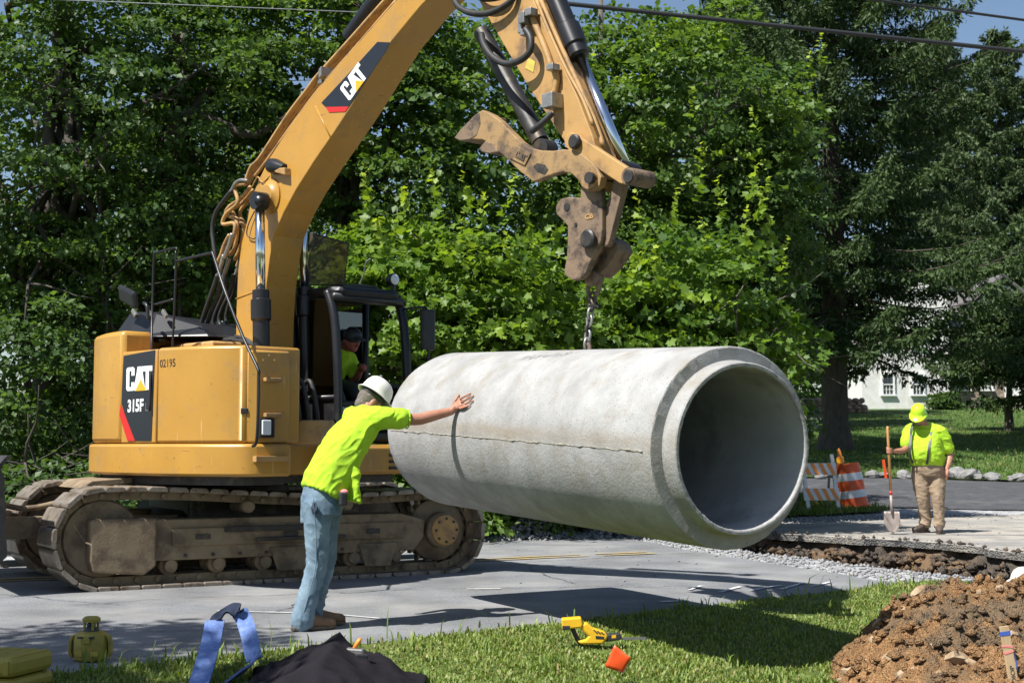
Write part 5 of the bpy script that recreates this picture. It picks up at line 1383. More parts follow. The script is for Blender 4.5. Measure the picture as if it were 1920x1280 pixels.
pin('thumb_pivot', 1104, 335, .275, -.03, .075, YELD); pin('pivot_pin', 1103, 333, .315, -.03, .042, DARKST)
# side links and power link
def bar(name, a, b, w, r_, th, m_, par=exc):
    A = U(*a, r_); B = U(*b, r_); d = (B - A).normalized(); n = RT.cross(d)
    pts_ = []
    for k in range(9): t = math.pi * (k / 8 + .5); pts_.append(A + d * (math.cos(t) * w) + n * (math.sin(t) * w))
    for k in range(9): t = math.pi * (k / 8 - .5); pts_.append(B + d * (math.cos(t) * w) + n * (math.sin(t) * w))
    return MB().prism(pts_, RT * th).build(name, m_, par, bevel=.006)
bar('side_link', (1079, 266), (1177, 330), .062, .20, .055, YELD); bar('side_link', (1079, 266), (1177, 330), .062, .03, .05, YELD)
pin('link_pin', 1079, 266, .27, -.04, .035, DARKST, head=.055); pin('link_pin', 1177, 330, .275, .04, .062, RUST); pin('link_pin', 1177, 330, .29, .2, .045, DARKST)
bar('power_link', (1170, 345), (1143, 450), .055, .10, .06, RUST); bar('power_link', (1170, 345), (1143, 450), .055, -.01, .06, RUST)
# coupler with bucket pins
cpl = [(1088, 350), (1125, 350), (1129, 395), (1129, 432), (1126, 452), (1115, 474), (1106, 490), (1098, 512), (1088, 522), (1073, 526), (1060, 517), (1057, 508), (1062, 484), (1064, 450), (1064, 424), (1054, 412), (1043, 402), (1041, 388), (1050, 373), (1066, 369), (1088, 371)]
coup = MB().prism([U(*q, .20) for q in cpl], RT * -.06).build('quick_coupler', RUST, exc, bevel=.01)
MB().prism([U(*q, .04) for q in cpl], RT * -.06).build('coupler_plate', RUST, coup, bevel=.01)
MB().prism([U(*q, .139) for q in ((1075, 420), (1120, 420), (1122, 455), (1108, 484), (1095, 508), (1072, 515), (1068, 480))], RT * -.098).build('coupler_web', RUST, coup, bevel=.008)
MB().prism([U(*q, .05) for q in ((1130, 440), (1155, 455), (1160, 470), (1140, 500), (1118, 520), (1108, 505), (1120, 470))], RT * -.16).build('coupler_hook', RUST, coup, bevel=.01)
pin('bucket_pin', 1104, 448, .225, -.04, .052, DARKST, head=.07); pin('bucket_pin', 1062, 388, .205, .195, .03, DARKST); pin('bucket_pin', 1079, 421, .206, .19, .015, DARKST)
text_mesh('CB', U(1097, 412, .202), U(1113, 409, .202), U(1096, 402, .202), RT, coup, YELD, 'cast_mark', bold=.05)
m = MB(); m.lathe(U(1114, 522, .05), RT, [(.03, -.05), (.06, -.045), (.06, .045), (.03, .05)], 16); m.build('lift_eye', RUST, coup, smooth=True)
# ================================================================== the concrete pipe
PR = .645; P_RS = PR * .555 / .66; P_RB = PR * .520 / .66; P_LS = .117; P_L = 3.81
P_AZ = math.radians(31.1); P_EL = math.radians(-2.5)
PA = Vector((math.sin(P_AZ) * math.cos(P_EL), -math.cos(P_AZ) * math.cos(P_EL), math.sin(P_EL)))
PC = Vector((1.456, 8.98, CAM_H - .02))            # centre of the open spigot end
PS = Vector((math.cos(P_AZ), math.sin(P_AZ), 0)); PW = PS.cross(PA).normalized()
if PW.z < 0: PW = -PW
def pipe_surf(t, th, rad=PR):                      # t metres back from the spigot, th from the top towards the camera's left
    return PC - PA * t + PW * (rad * math.cos(th)) - PS * (rad * math.sin(th))
def pipe_hit(px, py, off=0.0):
    d = ray(px, py); m_ = EYE - PC; dp = d - PA * d.dot(PA); mp = m_ - PA * m_.dot(PA); R_ = PR + off
    A = dp.dot(dp); B = dp.dot(mp); C_ = mp.dot(mp) - R_ * R_
    return EYE + d * ((-B - math.sqrt(B * B - A * C_)) / A)
def chip(th, t, amp, f=9): return amp * noise.noise(Vector((math.cos(th) * f, math.sin(th) * f, t * 5 + 3)))
nr = 220; prof = [(0.02, P_RB, .004), (0.004, P_RB + .004, .006), (0, P_RB + .012, .003), (0, P_RS - .007, .002), (.007, P_RS, .003), (P_LS - .012, P_RS + .008, .001), (P_LS - .001, P_RS + .014, .0005), (P_LS - .001, PR - .012, .0005), (P_LS + .002, PR - .003, .004), (P_LS + .014, PR, .003)]
for k in range(1, 40): prof.append((P_LS + .02 + (P_L - P_LS - .18) * k / 40, PR, .0012))
prof += [(P_L - .13, PR, .002), (P_L - .04, PR - .022, .003), (P_L - .005, PR - .03, .006), (P_L, PR - .05, .004), (P_L, P_RS + .03, .003), (P_L - .10, P_RS + .02, .002), (P_L - .10, P_RB + .01, .003), (P_L - .14, P_RB, .001)]
for k in range(1, 12): prof.append((P_L - .14 - (P_L - .17) * k / 12, P_RB, .001))
V = []; Fq = []
for (t, r_, amp) in prof:
    for j in range(nr):
        th = 2 * math.pi * j / nr
        am = amp
        cf = max(0, noise.noise(Vector((math.cos(th) * 9, math.sin(th) * 9, t * 3))) - .15) * 2.2
        q = pipe_surf(t + chip(th, t, am * .5, 34) + am * cf * .8, th, r_ + chip(th, t + 9, am * .45, 34) - (am * cf * .9 if amp > .0025 else 0))
        V.append(tuple(q))
npf = len(prof)
for k in range(npf):
    k2 = (k + 1) % npf
    for j in range(nr):
        j2 = (j + 1) % nr; Fq.append([k * nr + j, k * nr + j2, k2 * nr + j2, k2 * nr + j])
me = bpy.data.meshes.new('concrete_pipe'); me.from_pydata(V, [], Fq)
bm = bmesh.new(); bm.from_mesh(me); bmesh.ops.recalc_face_normals(bm, faces=bm.faces); bm.to_mesh(me); bm.free()
proot = empty('concrete_pipe', PC - PA * (P_L / 2) - UP * PR, 'large grey concrete drainage pipe hanging from the chain', 'pipe')
a = pipe_hit(733, 806); th_a = math.atan2(-(a - PC).dot(PS), (a - PC).dot(PW)); b = pipe_hit(1205, 846); th_b = math.atan2(-(b - PC).dot(PS), (b - PC).dot(PW))
t_a = -(a - PC).dot(PA); t_b = -(b - PC).dot(PA)
sc_ = np.zeros((len(V), 3), np.float32)
for i, co in enumerate(V):
    k_ = prof[i // nr]
    if k_[1] < PR - .06: continue
    th = 2 * math.pi * (i % nr) / nr; t = k_[0]; f = (t - t_a) / (t_b - t_a); ths = th_a + (th_b - th_a) * f; d = (ths - th) * PR      # d > 0 above the seam
    n_ = .5 + .5 * noise.noise(Vector((t * 5, d * 14, 1))); n2 = .5 + .5 * noise.noise(Vector((t * 1.3, d * 3, 6)))
    v = math.exp(-((d - .055) / .05) ** 2) * (.25 + .9 * n_ * n2)
    if d < 0: v += .5 * max(0, n2 * (.4 + n_) - .45) * min(1, -d / .2)
    sc_[i] = min(.85, v)
point_colors(me, sc_, 'stain')
pipe_o = smooth_by_angle(link_mesh('pipe_barrel', me, [CONC, BORE], proot), 18)
for p_ in pipe_o.data.polygons:
    if max((Vector(pipe_o.data.vertices[i].co) + WLOC[pipe_o.name] - PC - PA * (Vector(pipe_o.data.vertices[i].co) + WLOC[pipe_o.name] - PC).dot(PA)).length for i in p_.vertices) < P_RB + .0035: p_.material_index = 1
# casting seam along the flank: a broken fin of mortar
m = MB(); th0 = math.radians(87)
a = pipe_hit(733, 806); th_a = math.atan2(-(a - PC).dot(PS), (a - PC).dot(PW)); b = pipe_hit(1205, 846); th_b = math.atan2(-(b - PC).dot(PS), (b - PC).dot(PW))
t_a = -(a - PC).dot(PA); t_b = -(b - PC).dot(PA); NS = 170; last = None
for k in range(NS):
    f = k / (NS - 1); t = t_a + (t_b - t_a) * f; th = th_a + (th_b - th_a) * f
    wv = .010 * noise.noise(Vector((t * 7, 1, 1))) + .006 * noise.noise(Vector((t * 23, 4, 1))); wd = max(.0015, .007 + .010 * noise.noise(Vector((t * 5, 8, 2)))); hh = .004 + .009 * max(0, noise.noise(Vector((t * 13, 2, 5))))
    row = [pipe_surf(t, th + (wv - wd) / PR, PR - .001), pipe_surf(t, th + wv / PR, PR + hh), pipe_surf(t, th + (wv + wd) / PR, PR - .001)]
    i = len(m.v); m.v += row
    if last is not None: m.f += [[last, last + 1, i + 1, i], [last + 1, last + 2, i + 2, i + 1]]
    last = i
m.build('casting_seam', CONCD, proot)
# faint stencilled print near the crown
m = MB()
for k in range(22):
    px = 978 + 96 * k / 22 + random.uniform(-1, 1)
    for j in range(2):
        py = 671 - 9 * k / 22 + random.uniform(-2.5, 2.5); A = pipe_hit(px, py, .0012); B = pipe_hit(px + random.uniform(1.5, 4), py + random.uniform(-1, 1), .0012)
        d = (B - A).normalized(); n = (A - PC); n = (n - PA * n.dot(PA)).normalized(); s = n.cross(d) * random.uniform(.006, .022)
        m.poly([A - s, B - s, B + s, A + s])
m.build('stencilled_print', mat('faded_ink', (.17, .17, .18), (.3, .3, .29), 30, rough=.9), proot)

# ================================================================== the lifting chain
ctop = U(1114, 536, .05); cbot = pipe_hit(1114, 664); cbot = Vector((cbot.x * .35 + ctop.x * .65, cbot.y * .35 + ctop.y * .65, 0))
t_c = -(ctop - PC).dot(PA); crown = pipe_surf(t_c, 0.0)
ch = empty('lifting_chain', crown, 'short steel chain with a hook between the coupler and the pipe', 'chain')
def ring_path(c, d, s, l, w, n=14):
    return [c + d * (math.cos(2 * math.pi * k / n) * l) + s * (math.sin(2 * math.pi * k / n) * w) for k in range(n + 1)]
top = U(1114, 528, .05); bot = crown - UP * .06; dvec = (bot - top); L_ = dvec.length; dvec.normalize()
X1 = RT.cross(dvec).normalized(); X2 = dvec.cross(X1)
m = MB(); m.tube(spline([top + X1 * -.01 + UP * .03, top + X1 * .05, top + X1 * .055 + dvec * .07, top + dvec * .13, top - X1 * .05 + dvec * .07, top - X1 * .045, top + UP * .03], 5), .016, 8)
m.build('shackle', RUST, ch, smooth=True)
m = MB(); m.tube(ring_path(top + dvec * .13, dvec, X1, .05, .034), .012, 8); m.build('chain_link', DARKST, ch, smooth=True)
s = .17; k = 0
while s < L_ + .02:
    m = MB(); m.tube(ring_path(top + dvec * (s + .012), dvec, X2 if k % 2 else X1, .040, .024), .0105, 8); m.build('chain_link', STEEL if k % 3 else DARKST, ch, smooth=True); s += .056; k += 1
m = MB(); c0 = top + dvec * (L_ * .80); m.tube(spline([c0 - X1 * .01, c0 + X1 * .03 + dvec * .03, c0 + X1 * .035 + dvec * .07, c0 - X1 * .0 + dvec * .10, c0 - X1 * .035 + dvec * .065], 5), [.016] * 20 + [.010], 8)
m.build('chain_hook', RUST, ch, smooth=True)
m = MB(); m.tube(ring_path(top + dvec * .16 + X1 * .03, (dvec * .6 + X1 * .4).normalized(), X2, .045, .026), .011, 8); m.build('chain_link', DARKST, ch, smooth=True)

# ================================================================== people
def loft(mb, secs, n=24, p=2.4):
    """closed body through elliptical sections (centre, lateral dir, depth dir, half width, half depth)"""
    i0 = len(mb.v)
    for (c, X, Y, rx, ry) in secs:
        X = Vector(X).normalized(); Y = Vector(Y).normalized(); c = Vector(c)
        for j in range(n):
            t = 2 * math.pi * j / n; ct, st = math.cos(t), math.sin(t)
            mb.v.append(c + X * (rx * math.copysign(abs(ct) ** (2 / p), ct)) + Y * (ry * math.copysign(abs(st) ** (2 / p), st)))
    for k in range(len(secs) - 1):
        for j in range(n):
            j2 = (j + 1) % n; mb.f.append([i0 + k * n + j, i0 + k * n + j2, i0 + (k + 1) * n + j2, i0 + (k + 1) * n + j])
    mb.f.append([i0 + j for j in range(n)][::-1]); e = i0 + (len(secs) - 1) * n; mb.f.append([e + j for j in range(n)])
def limb(mb, pts, rads, n=14, sub=6):
    """tapering limb with rounded ends"""
    P_ = spline(pts, sub); R_ = []
    for i in range(len(P_)):
        f = i / sub; k = min(int(f), len(rads) - 2); R_.append(rads[k] + (rads[k + 1] - rads[k]) * (f - k))
    mb.tube(P_, R_, n); mb.ball(P_[0], R_[0] * .99, 12, 8); mb.ball(P_[-1], R_[-1] * .99, 12, 8)
def hard_hat(name, c, axis, fwd, m_, parent, s=1.0, peak=.055, rim=.012):
    A = Vector(axis).normalized(); Fd = Vector(fwd); Fd = (Fd - A * Fd.dot(A)).normalized(); Sd = A.cross(Fd); c = Vector(c); n = 40
    prof_ = [(.135, -.004, 1), (.128, .003, 1), (.116, .010, 0), (.113, .04, 0), (.107, .075, 0), (.093, .108, 0), (.068, .132, 0), (.035, .145, 0), (.001, .149, 0), (.001, .144, 0), (.034, .140, 0), (.066, .127, 0), (.090, .104, 0), (.104, .072, 0), (.110, .038, 0), (.113, .006, 0), (.128, -.004, 1), (.135, -.010, 1)]
    V_ = []; F_ = []
    for (r_, h, br) in prof_:
        for j in range(n):
            t = 2 * math.pi * j / n; e = 1.0; hh = h
            if br: e = 1 + (peak / .13) * max(0, math.cos(t)) ** 3 * (1 if r_ > .12 else .6); hh = h - .018 * max(0, math.cos(t)) ** 3
            rr = r_ * s * e
            ridge = .006 * math.exp(-(math.sin(t) * r_ / .016) ** 2) * (1 if .03 < h < .16 and not br else 0)
            V_.append(c + A * ((hh + ridge) * s) + Fd * (rr * 1.10 * math.cos(t)) + Sd * (rr * .92 * math.sin(t)))
    L2 = len(prof_)
    for k in range(L2):
        k2 = (k + 1) % L2
        for j in range(n):
            j2 = (j + 1) % n; F_.append([k * n + j, k * n + j2, k2 * n + j2, k2 * n + j])
    me_ = bpy.data.meshes.new(name); me_.from_pydata([tuple(v) for v in V_], [], F_)
    bm_ = bmesh.new(); bm_.from_mesh(me_); bmesh.ops.recalc_face_normals(bm_, faces=bm_.faces); bm_.to_mesh(me_); bm_.free()
    return link_mesh(name, me_, m_, parent, True)
def folds(sx, sy, sz, amp, amp2=.4):
    def f(p): return amp * noise.noise(Vector((p.x * sx, p.y * sx, p.z * sz))) + amp * amp2 * noise.noise(Vector((p.x * sx * 2.7, p.y * sx * 2.7, p.z * sz * 2.4 + 5)))
    return f
def boot(mb, sole, heel, fwd, ang, L_=.29, w=.052, shaft=.16):
    fwd = Vector(fwd).normalized(); sd = fwd.cross(UP); h = Vector(heel)
    secs = [(0.0, .034, .055, .050), (.03, .040, .062, .055), (.09, .044, .060, .055), (.16, .050, .045, .045), (.22, .053, .036, .036), (.27, .044, .032, .032), (.295, .020, .026, .022)]
    loft(mb, [(h + fwd * (a * L_ / .295) + UP * (b2 + .018), sd, UP, wd, hh) for a, wd, b2, hh in secs], 16, 2.6)
    limb(mb, [h + fwd * .055 + UP * .07, h + fwd * .06 + UP * (.07 + shaft * .5), Vector(ang)], [.052, .05, .056])
    so = [h - fwd * .02 - sd * .032, h + fwd * .10 - sd * .036, h + fwd * .20 - sd * .052, h + fwd * .27 - sd * .040, h + fwd * (L_ + .012), h + fwd * .27 + sd * .040, h + fwd * .20 + sd * .052, h + fwd * .10 + sd * .036, h - fwd * .02 + sd * .032]
    sole.prism([p + UP * .004 for p in so], UP * .026)

# ---- worker in the white hat, leaning his weight on the pipe
wF = Vector((.86, .50, 0)).normalized(); wR = Vector((.50, -.86, 0)).normalized()
pel = at(603, 938, 10.45); wst = at(610, 905, 10.47); mid = at(630, 868, 10.52); che = at(655, 822, 10.62); upc = at(682, 785, 10.74); nek = at(690, 764, 10.80)
w = empty('person', (pel.x, pel.y, base_z(pel.x, pel.y)), 'worker in a white hard hat, lime T-shirt and jeans pushing the pipe with one arm', 'person')
hatA = Vector((.50, .34, .78)).normalized(); hatC = at(702, 742, 10.86)
shR = at(713, 783, 10.60); shL = upc - wR * .20 + UP * .0; elR = at(783, 786, 10.72); wrR = at(846, 771, 10.855)
hd = hatC - hatA * .045
ankR = Vector((-1.475, 10.32, .12)); ankL = Vector((-1.44, 10.52, .12))
hipR = at(596, 948, 10.38); hipL = at(612, 948, 10.52); knR = at(594, 1056, 10.37); knL = at(608, 1056, 10.55)
lean = (che - pel).normalized(); dpt = (wF - lean * wF.dot(lean)).normalized()
body = MB()
loft(body, [(pel, wR, dpt, .15, .11), (mid, wR, dpt, .15, .12), (che, wR, dpt, .17, .11), (upc, wR, dpt, .15, .08), (nek, wR, dpt, .07, .07)])
limb(body, [nek, nek.lerp(hd, .5), hd], [.062, .056, .06])
body.ball(hd, (.098, .078, .115), 18, 14, X=wF, Z=hatA)
fdir = (wF * .8 - UP * .5).normalized(); fdir = (fdir - hatA * fdir.dot(hatA)).normalized()
body.ball(hd + fdir * .035 - hatA * .055, (.06, .055, .06), 12, 10, X=fdir, Z=hatA)
body.ball(hd + fdir * .10 - hatA * .03, (.02, .014, .022), 8, 6, X=fdir, Z=hatA)
earc = hd + wR * .080 - hatA * .025 - fdir * .005; body.ball(earc, (.022, .010, .034), 10, 8, X=fdir, Z=hatA)
limb(body, [shR, shR.lerp(elR, .5), elR, elR.lerp(wrR, .35), wrR], [.055, .048, .044, .044, .030])
elL = at(662, 850, 11.0); wrL = at(650, 893, 10.9)
limb(body, [shL, shL.lerp(elL, .5), elL, wrL], [.055, .048, .042, .032]); body.ball(wrL + (wrL - elL).normalized() * .06, (.045, .025, .05))
for h0, k0, a0 in ((hipR, knR, ankR), (hipL, knL, ankL)): limb(body, [h0, k0, a0], [.085, .055, .042])
# the pushing hand: palm and five fingers flat on the concrete
pal = pipe_hit(857, 760, .022); hn = pal - PC; hn = (hn - PA * hn.dot(PA)).normalized()
hx_ = (pipe_hit(880, 748, .02) - pal); hx_ = (hx_ - hn * hx_.dot(hn)).normalized(); hy_ = hn.cross(hx_)
body.ball(pal, (.052, .044, .017), 14, 10, X=hx_, Z=hn); limb(body, [wrR, wrR.lerp(pal, .55) + hn * .004, pal - hx_ * .02], [.030, .030, .028])
kn = [(866, 745.5), (870, 751), (870.5, 757.5), (868, 764)]; tips = [(882, 737), (887.5, 741.5), (887, 750.5), (882.5, 759)]
for (kx, ky), (tx, ty), r_ in zip(kn, tips, (.0092, .0096, .0092, .0082)):
    p0 = pipe_hit(kx - 5, ky + 2, .016); p1 = pipe_hit(kx, ky, .022); p2 = pipe_hit((kx + tx) / 2, (ky + ty) / 2, .018); p3 = pipe_hit(tx, ty, .009)
    limb(body, [p0, p1, p2, p3], [r_ * 1.12, r_ * 1.12, r_, r_ * .82], 8, 3)
p0 = pipe_hit(851, 757, .018); p1 = pipe_hit(854, 750, .022); p2 = pipe_hit(857, 745, .018); p3 = pipe_hit(860.5, 740, .010)
limb(body, [p0, p1, p2, p3], [.013, .0115, .0105, .009], 8, 3)
bo = fuse('body', body, SKIN, w, .006, 3)
# hair, close cropped at the back of the head
hb = MB(); hb.ball(hd - fdir * .012 + hatA * .004, (.102, .083, .110), 18, 14, X=fdir, Z=hatA); hb.ball(hd - fdir * .05 - hatA * .07, (.05, .06, .05), 12, 10, X=fdir, Z=hatA)
fuse('hair', hb, HAIR, w, .006, 2, folds(60, 60, 60, .0025))
hard_hat('hard_hat', hatC, hatA, fdir, HATW, w, 1.0)
m = MB(); m.tube([hatC + (fdir * math.cos(t) * .104 + hatA.cross(fdir) * math.sin(t) * .09) - hatA * .022 for t in [2 * math.pi * k / 24 for k in range(25)]], .012, 6); m.build('hat_suspension', TBLK, w, smooth=True)
# shirt
sh = MB()
hemw = at(606, 927, 10.45)
loft(sh, [(hemw, wR, dpt, .196, .152), (wst, wR, dpt, .192, .155), (mid, wR, dpt, .192, .152), (che, wR, dpt, .200, .138), (upc - lean * .03, wR, dpt, .20, .118), (upc + lean * .05, wR, dpt, .135, .09), (nek + lean * .0, wR, dpt, .075, .07)])
slR = shR.lerp(elR, .56); slL = shL.lerp(elL, .6)
limb(sh, [upc.lerp(shR, .6), shR, shR.lerp(elR, .3), slR], [.095, .088, .080, .078]); limb(sh, [upc.lerp(shL, .6), shL, slL], [.09, .086, .082])
# loose hem hanging forward of the belt
hc = at(662, 930, 10.42)
loft(sh, [(at(655, 875, 10.5), wR, dpt, .14, .06), (at(656, 912, 10.47), wR, dpt, .13, .045), (at(664, 940, 10.45), wR, dpt, .10, .026)], 20)
def shirt_fold(p):
    d = p.x * .75 - p.z * .66
    r1 = 1 - 2 * abs(noise.noise(Vector((d * 9 + .4 * p.y, p.y * 5, (p.x + p.z) * 2.6)))); r2 = 1 - 2 * abs(noise.noise(Vector((d * 21, p.y * 10 + 3, (p.x + p.z) * 6))))
    return .011 * r1 * abs(r1) + .0065 * r2 * abs(r2) - .004
fuse('t_shirt', sh, HIVIS, w, .0075, 5, shirt_fold)
sa = (slR - shR).normalized(); sx_ = sa.cross(UP).normalized(); sy_ = sa.cross(sx_)
m = MB(); m.tube([slR + sa * .045 + sx_ * (.069 * math.cos(t)) + sy_ * (.069 * math.sin(t)) for t in [2 * math.pi * k / 24 for k in range(25)]], .006, 6); m.build('sleeve_hem', HIVIS, w, smooth=True)
# jeans
jn = MB()
loft(jn, [(at(605, 918, 10.46), wR, dpt, .165, .135), (pel, wR, wF, .170, .140), (at(602, 965, 10.44), wR, wF, .165, .135)])
for h0, k0, a0 in ((hipR, knR, ankR), (hipL, knL, ankL)):
    aa = a0 + UP * .03 - wF * .012; limb(jn, [h0, h0.lerp(k0, .5), k0, k0.lerp(aa, .5), aa], [.108, .092, .077, .075, .078], 18)
    limb(jn, [aa, aa - UP * .055 - wF * .01], [.079, .086], 18)
def jean_fold(p):
    low = max(0, (.42 - p.z) / .42)
    kn_ = math.exp(-((p.z - .5) / .14) ** 2); hp_ = math.exp(-((p.z - .86) / .10) ** 2)
    q = p.z * (8 + 8 * low) + p.x * 7 + p.y * 4
    r1 = 1 - 2 * abs(noise.noise(Vector((p.x * 5, p.y * 5, q)))); r2 = 1 - 2 * abs(noise.noise(Vector((p.x * 14, p.y * 14 + 4, p.z * 15 + p.x * 9))))
    return (.003 + .011 * low + .005 * kn_ + .006 * hp_) * r1 * abs(r1) + .0035 * r2 * abs(r2) - .003
fuse('jeans', jn, JEANS, w, .0075, 4, jean_fold)
m = MB(); c = at(577, 962, 10.36); m.box(c, (.13, .016, .15), X=(wR * .75 + wF * .4), Z=UP); fuse('back_pocket', m, JEANS, w, .006, 3, folds(20, 20, 20, .004))
m = MB(); m.tube(spline([at(588, 935, 10.22), at(592, 1000, 10.27), at(592, 1060, 10.28), at(580, 1110, 10.25), at(569, 1150, 10.24)], 6), .004, 6); m.build('side_seam', JEANS, w, smooth=True)
m = MB(); m.tube([at(606, 923, 10.46) + wR * (.168 * math.cos(t)) + dpt * (.138 * math.sin(t)) for t in [2 * math.pi * k / 30 for k in range(31)]], .016, 6); m.build('belt', BOOTD, w, smooth=True)
m = MB(); c = at(588, 952, 10.27); m.ball(c, (.075, .012, .045), 12, 8, X=wR, Z=UP); fuse('jeans_stain', m, DENIMD, w, .006, 2, folds(30, 30, 30, .006))
m = MB(); c = at(643, 935, 10.31); m.box(c, (.06, .05, .10), X=wF, Y=wR); pch = m.build('belt_pouch', TBLK, w, bevel=.015)
m = MB(); m.ball(c + UP * .05 + wF * .01, (.03, .02, .02)); m.build('pouch_handle', PINK, w, smooth=True)
bt = MB(); so = MB()
boot(bt, so, (-1.545, 10.28, base_z(-1.5, 10.3)), wF, ankR + UP * .03, .31); fuse('boot', bt, BOOT, w, .006, 3); so.build('boot_sole', SOLE, w, bevel=.006)
bt = MB(); so = MB()
boot(bt, so, (-1.50, 10.49, base_z(-1.5, 10.5)), wF, ankL + UP * .03, .31); fuse('boot', bt, BOOT, w, .006, 3); so.build('boot_sole', SOLE, w, bevel=.006)

# ---- worker with the shovel on the far pavement
YW = 20.2; fF = Vector((-.42, -.9, 0)).normalized(); fR = Vector((-.9, .42, 0)).normalized()
gz0 = base_z(5.8, YW) + .012
def aw(px, py, dy=0.0): return at(px, py, YW + dy)
pel = aw(1741, 882); mid = aw(1737, 848, -.03); che = aw(1735, 818); upc = aw(1733, 800, .03); nek = aw(1730, 791, .0); hd = aw(1722, 780, -.06)
w2p = empty('person', (pel.x, pel.y, gz0), 'stout worker in a lime hard hat, suspenders and khaki trousers holding a shovel', 'person')
shR = aw(1705, 808, .1); shL = aw(1766, 812, -.06); elR = aw(1698, 841, -.1); wrR = aw(1676, 845, -.25); elL = aw(1781, 849, -.02); wrL = aw(1775, 878, -.14)
body = MB(); dF = (fF * .95 - UP * .2).normalized()
loft(body, [(pel, fR, fF, .16, .13), (mid, fR, fF, .18, .18), (che, fR, fF, .18, .13), (upc, fR, fF, .16, .09), (nek, fR, fF, .07, .07)])
limb(body, [nek, hd - UP * .05], [.065, .06])
hA2 = Vector((-.14, -.42, .90)).normalized(); f2 = (fF * .9 - UP * .45); f2 = (f2 - hA2 * f2.dot(hA2)).normalized(); s2 = hA2.cross(f2)
body.ball(hd, (.098, .080, .118), 16, 12, X=f2, Z=hA2); body.ball(hd + f2 * .045 - hA2 * .06, (.055, .058, .055), 12, 10, X=f2, Z=hA2)
body.ball(hd + f2 * .105 - hA2 * .02, (.022, .015, .026), 8, 6, X=f2, Z=hA2)
for s_ in (-1, 1): body.ball(hd + s2 * (.082 * s_) - hA2 * .02, (.02, .01, .032), 8, 6, X=f2, Z=hA2); body.ball(hd + s2 * (.045 * s_) + f2 * .082 - hA2 * .045, (.025, .028, .02), 8, 6, X=f2, Z=hA2)
limb(body, [shR, elR, wrR], [.058, .046, .033]); limb(body, [shL, elL, wrL], [.06, .05, .036])
# shovel axis
sT = aw(1664, 799, -.32); sB = aw(1674, 985, -.40); sd_ = (sB - sT).normalized(); grip = sT.lerp(sB, .247)
gd = (grip - wrR).normalized()
body.ball(wrR.lerp(grip, .55), (.045, .03, .04), 12, 8, X=gd, Z=UP); acr = gd.cross(sd_).normalized()
for k in range(4):
    o_ = sd_ * (-.030 + .021 * k); c0 = grip + o_
    limb(body, [c0 - gd * .045 + acr * .02, c0 + acr * .030, c0 + gd * .028 + acr * .008, c0 + gd * .020 - acr * .022], [.0105, .0105, .010, .009], 8, 3)
limb(body, [grip - gd * .04 - sd_ * .03, grip - acr * .028 - sd_ * .045 - gd * .01, grip - acr * .018 - sd_ * .05 + gd * .02], [.012, .011, .010], 8, 3)
hL = wrL + Vector((-.005, -.05, -.06)); body.ball(hL, (.030, .040, .052), 12, 8, X=fR, Z=UP)
for k in range(4):
    c0 = hL + fF * (.030 - .018 * k) - UP * .035; limb(body, [c0, c0 - UP * .035 + fR * .005, c0 - UP * .055 + fR * .02], [.0105, .010, .009], 8, 3)
limb(body, [hL + fF * .035, hL + fF * .05 - UP * .03, hL + fF * .045 - UP * .055], [.012, .011, .010], 8, 3)
ankR = aw(1735, 975, .05); ankL = aw(1761, 978, -.08); hipR = aw(1724, 888, .03); hipL = aw(1757, 889, -.03); knR = aw(1730, 932, .0); knL = aw(1759, 932, -.08)
for h0, k0, a0 in ((hipR, knR, ankR), (hipL, knL, ankL)): limb(body, [h0, k0, a0], [.085, .055, .042])
fuse('body', body, SKIN, w2p, .010, 2)
bd = MB(); bd.ball(hd + f2 * .055 - hA2 * .085, (.045, .05, .035), 10, 8, X=f2, Z=hA2); bd.ball(hd - f2 * .02 + hA2 * .01, (.10, .084, .10), 14, 10, X=f2, Z=hA2)
fuse('hair', bd, HAIR, w2p, .008, 2, folds(50, 50, 50, .003))
m = MB()
for s_ in (-1, 1): m.box(hd + s2 * (.035 * s_) + f2 * .098 + hA2 * .012, (.02, .05, .026), X=f2, Y=s2, Z=hA2)
m.build('sunglasses', TBLK, w2p, bevel=.006)
hatc2 = hd + hA2 * .035; hard_hat('hard_hat', hatc2, hA2, f2, HATY, w2p, 1.0, peak=.06)
sh = MB()
hem = aw(1740, 872)
loft(sh, [(hem, fR, fF, .22, .18), (aw(1738, 860), fR, fF, .238, .235), (aw(1736, 846), fR, fF, .242, .245), (aw(1735, 830), fR, fF, .228, .205), (che, fR, fF, .215, .155), (upc - UP * .02, fR, fF, .20, .11), (upc + UP * .045, fR, fF, .12, .085), (nek + UP * .0, fR, fF, .075, .072)])
limb(sh, [upc.lerp(shR, .6), shR, shR.lerp(elR, .75)], [.095, .088, .085]); limb(sh, [upc.lerp(shL, .6), shL, shL.lerp(elL, .75)], [.095, .09, .088])
def sf2(p):
    r1 = 1 - 2 * abs(noise.noise(Vector((p.x * 6, p.y * 6, p.z * 9)))); r2 = 1 - 2 * abs(noise.noise(Vector((p.x * 13, p.y * 13, p.z * 19))))
    return .010 * r1 * abs(r1) + .005 * r2 * abs(r2) - .004
fuse('t_shirt', sh, HIVIS, w2p, .011, 5, sf2)
tr_ = MB()
loft(tr_, [(aw(1740, 866), fR, fF, .215, .175), (pel, fR, fF, .225, .175), (aw(1741, 892), fR, fF, .215, .15)])
for h0, k0, a0 in ((hipR, knR, ankR), (hipL, knL, ankL)):
    aa = a0 + UP * .02; limb(tr_, [h0, h0.lerp(k0, .5), k0, k0.lerp(aa, .5), aa], [.125, .112, .094, .082, .076], 16)
    limb(tr_, [aa, aa - UP * .05], [.076, .083], 16)
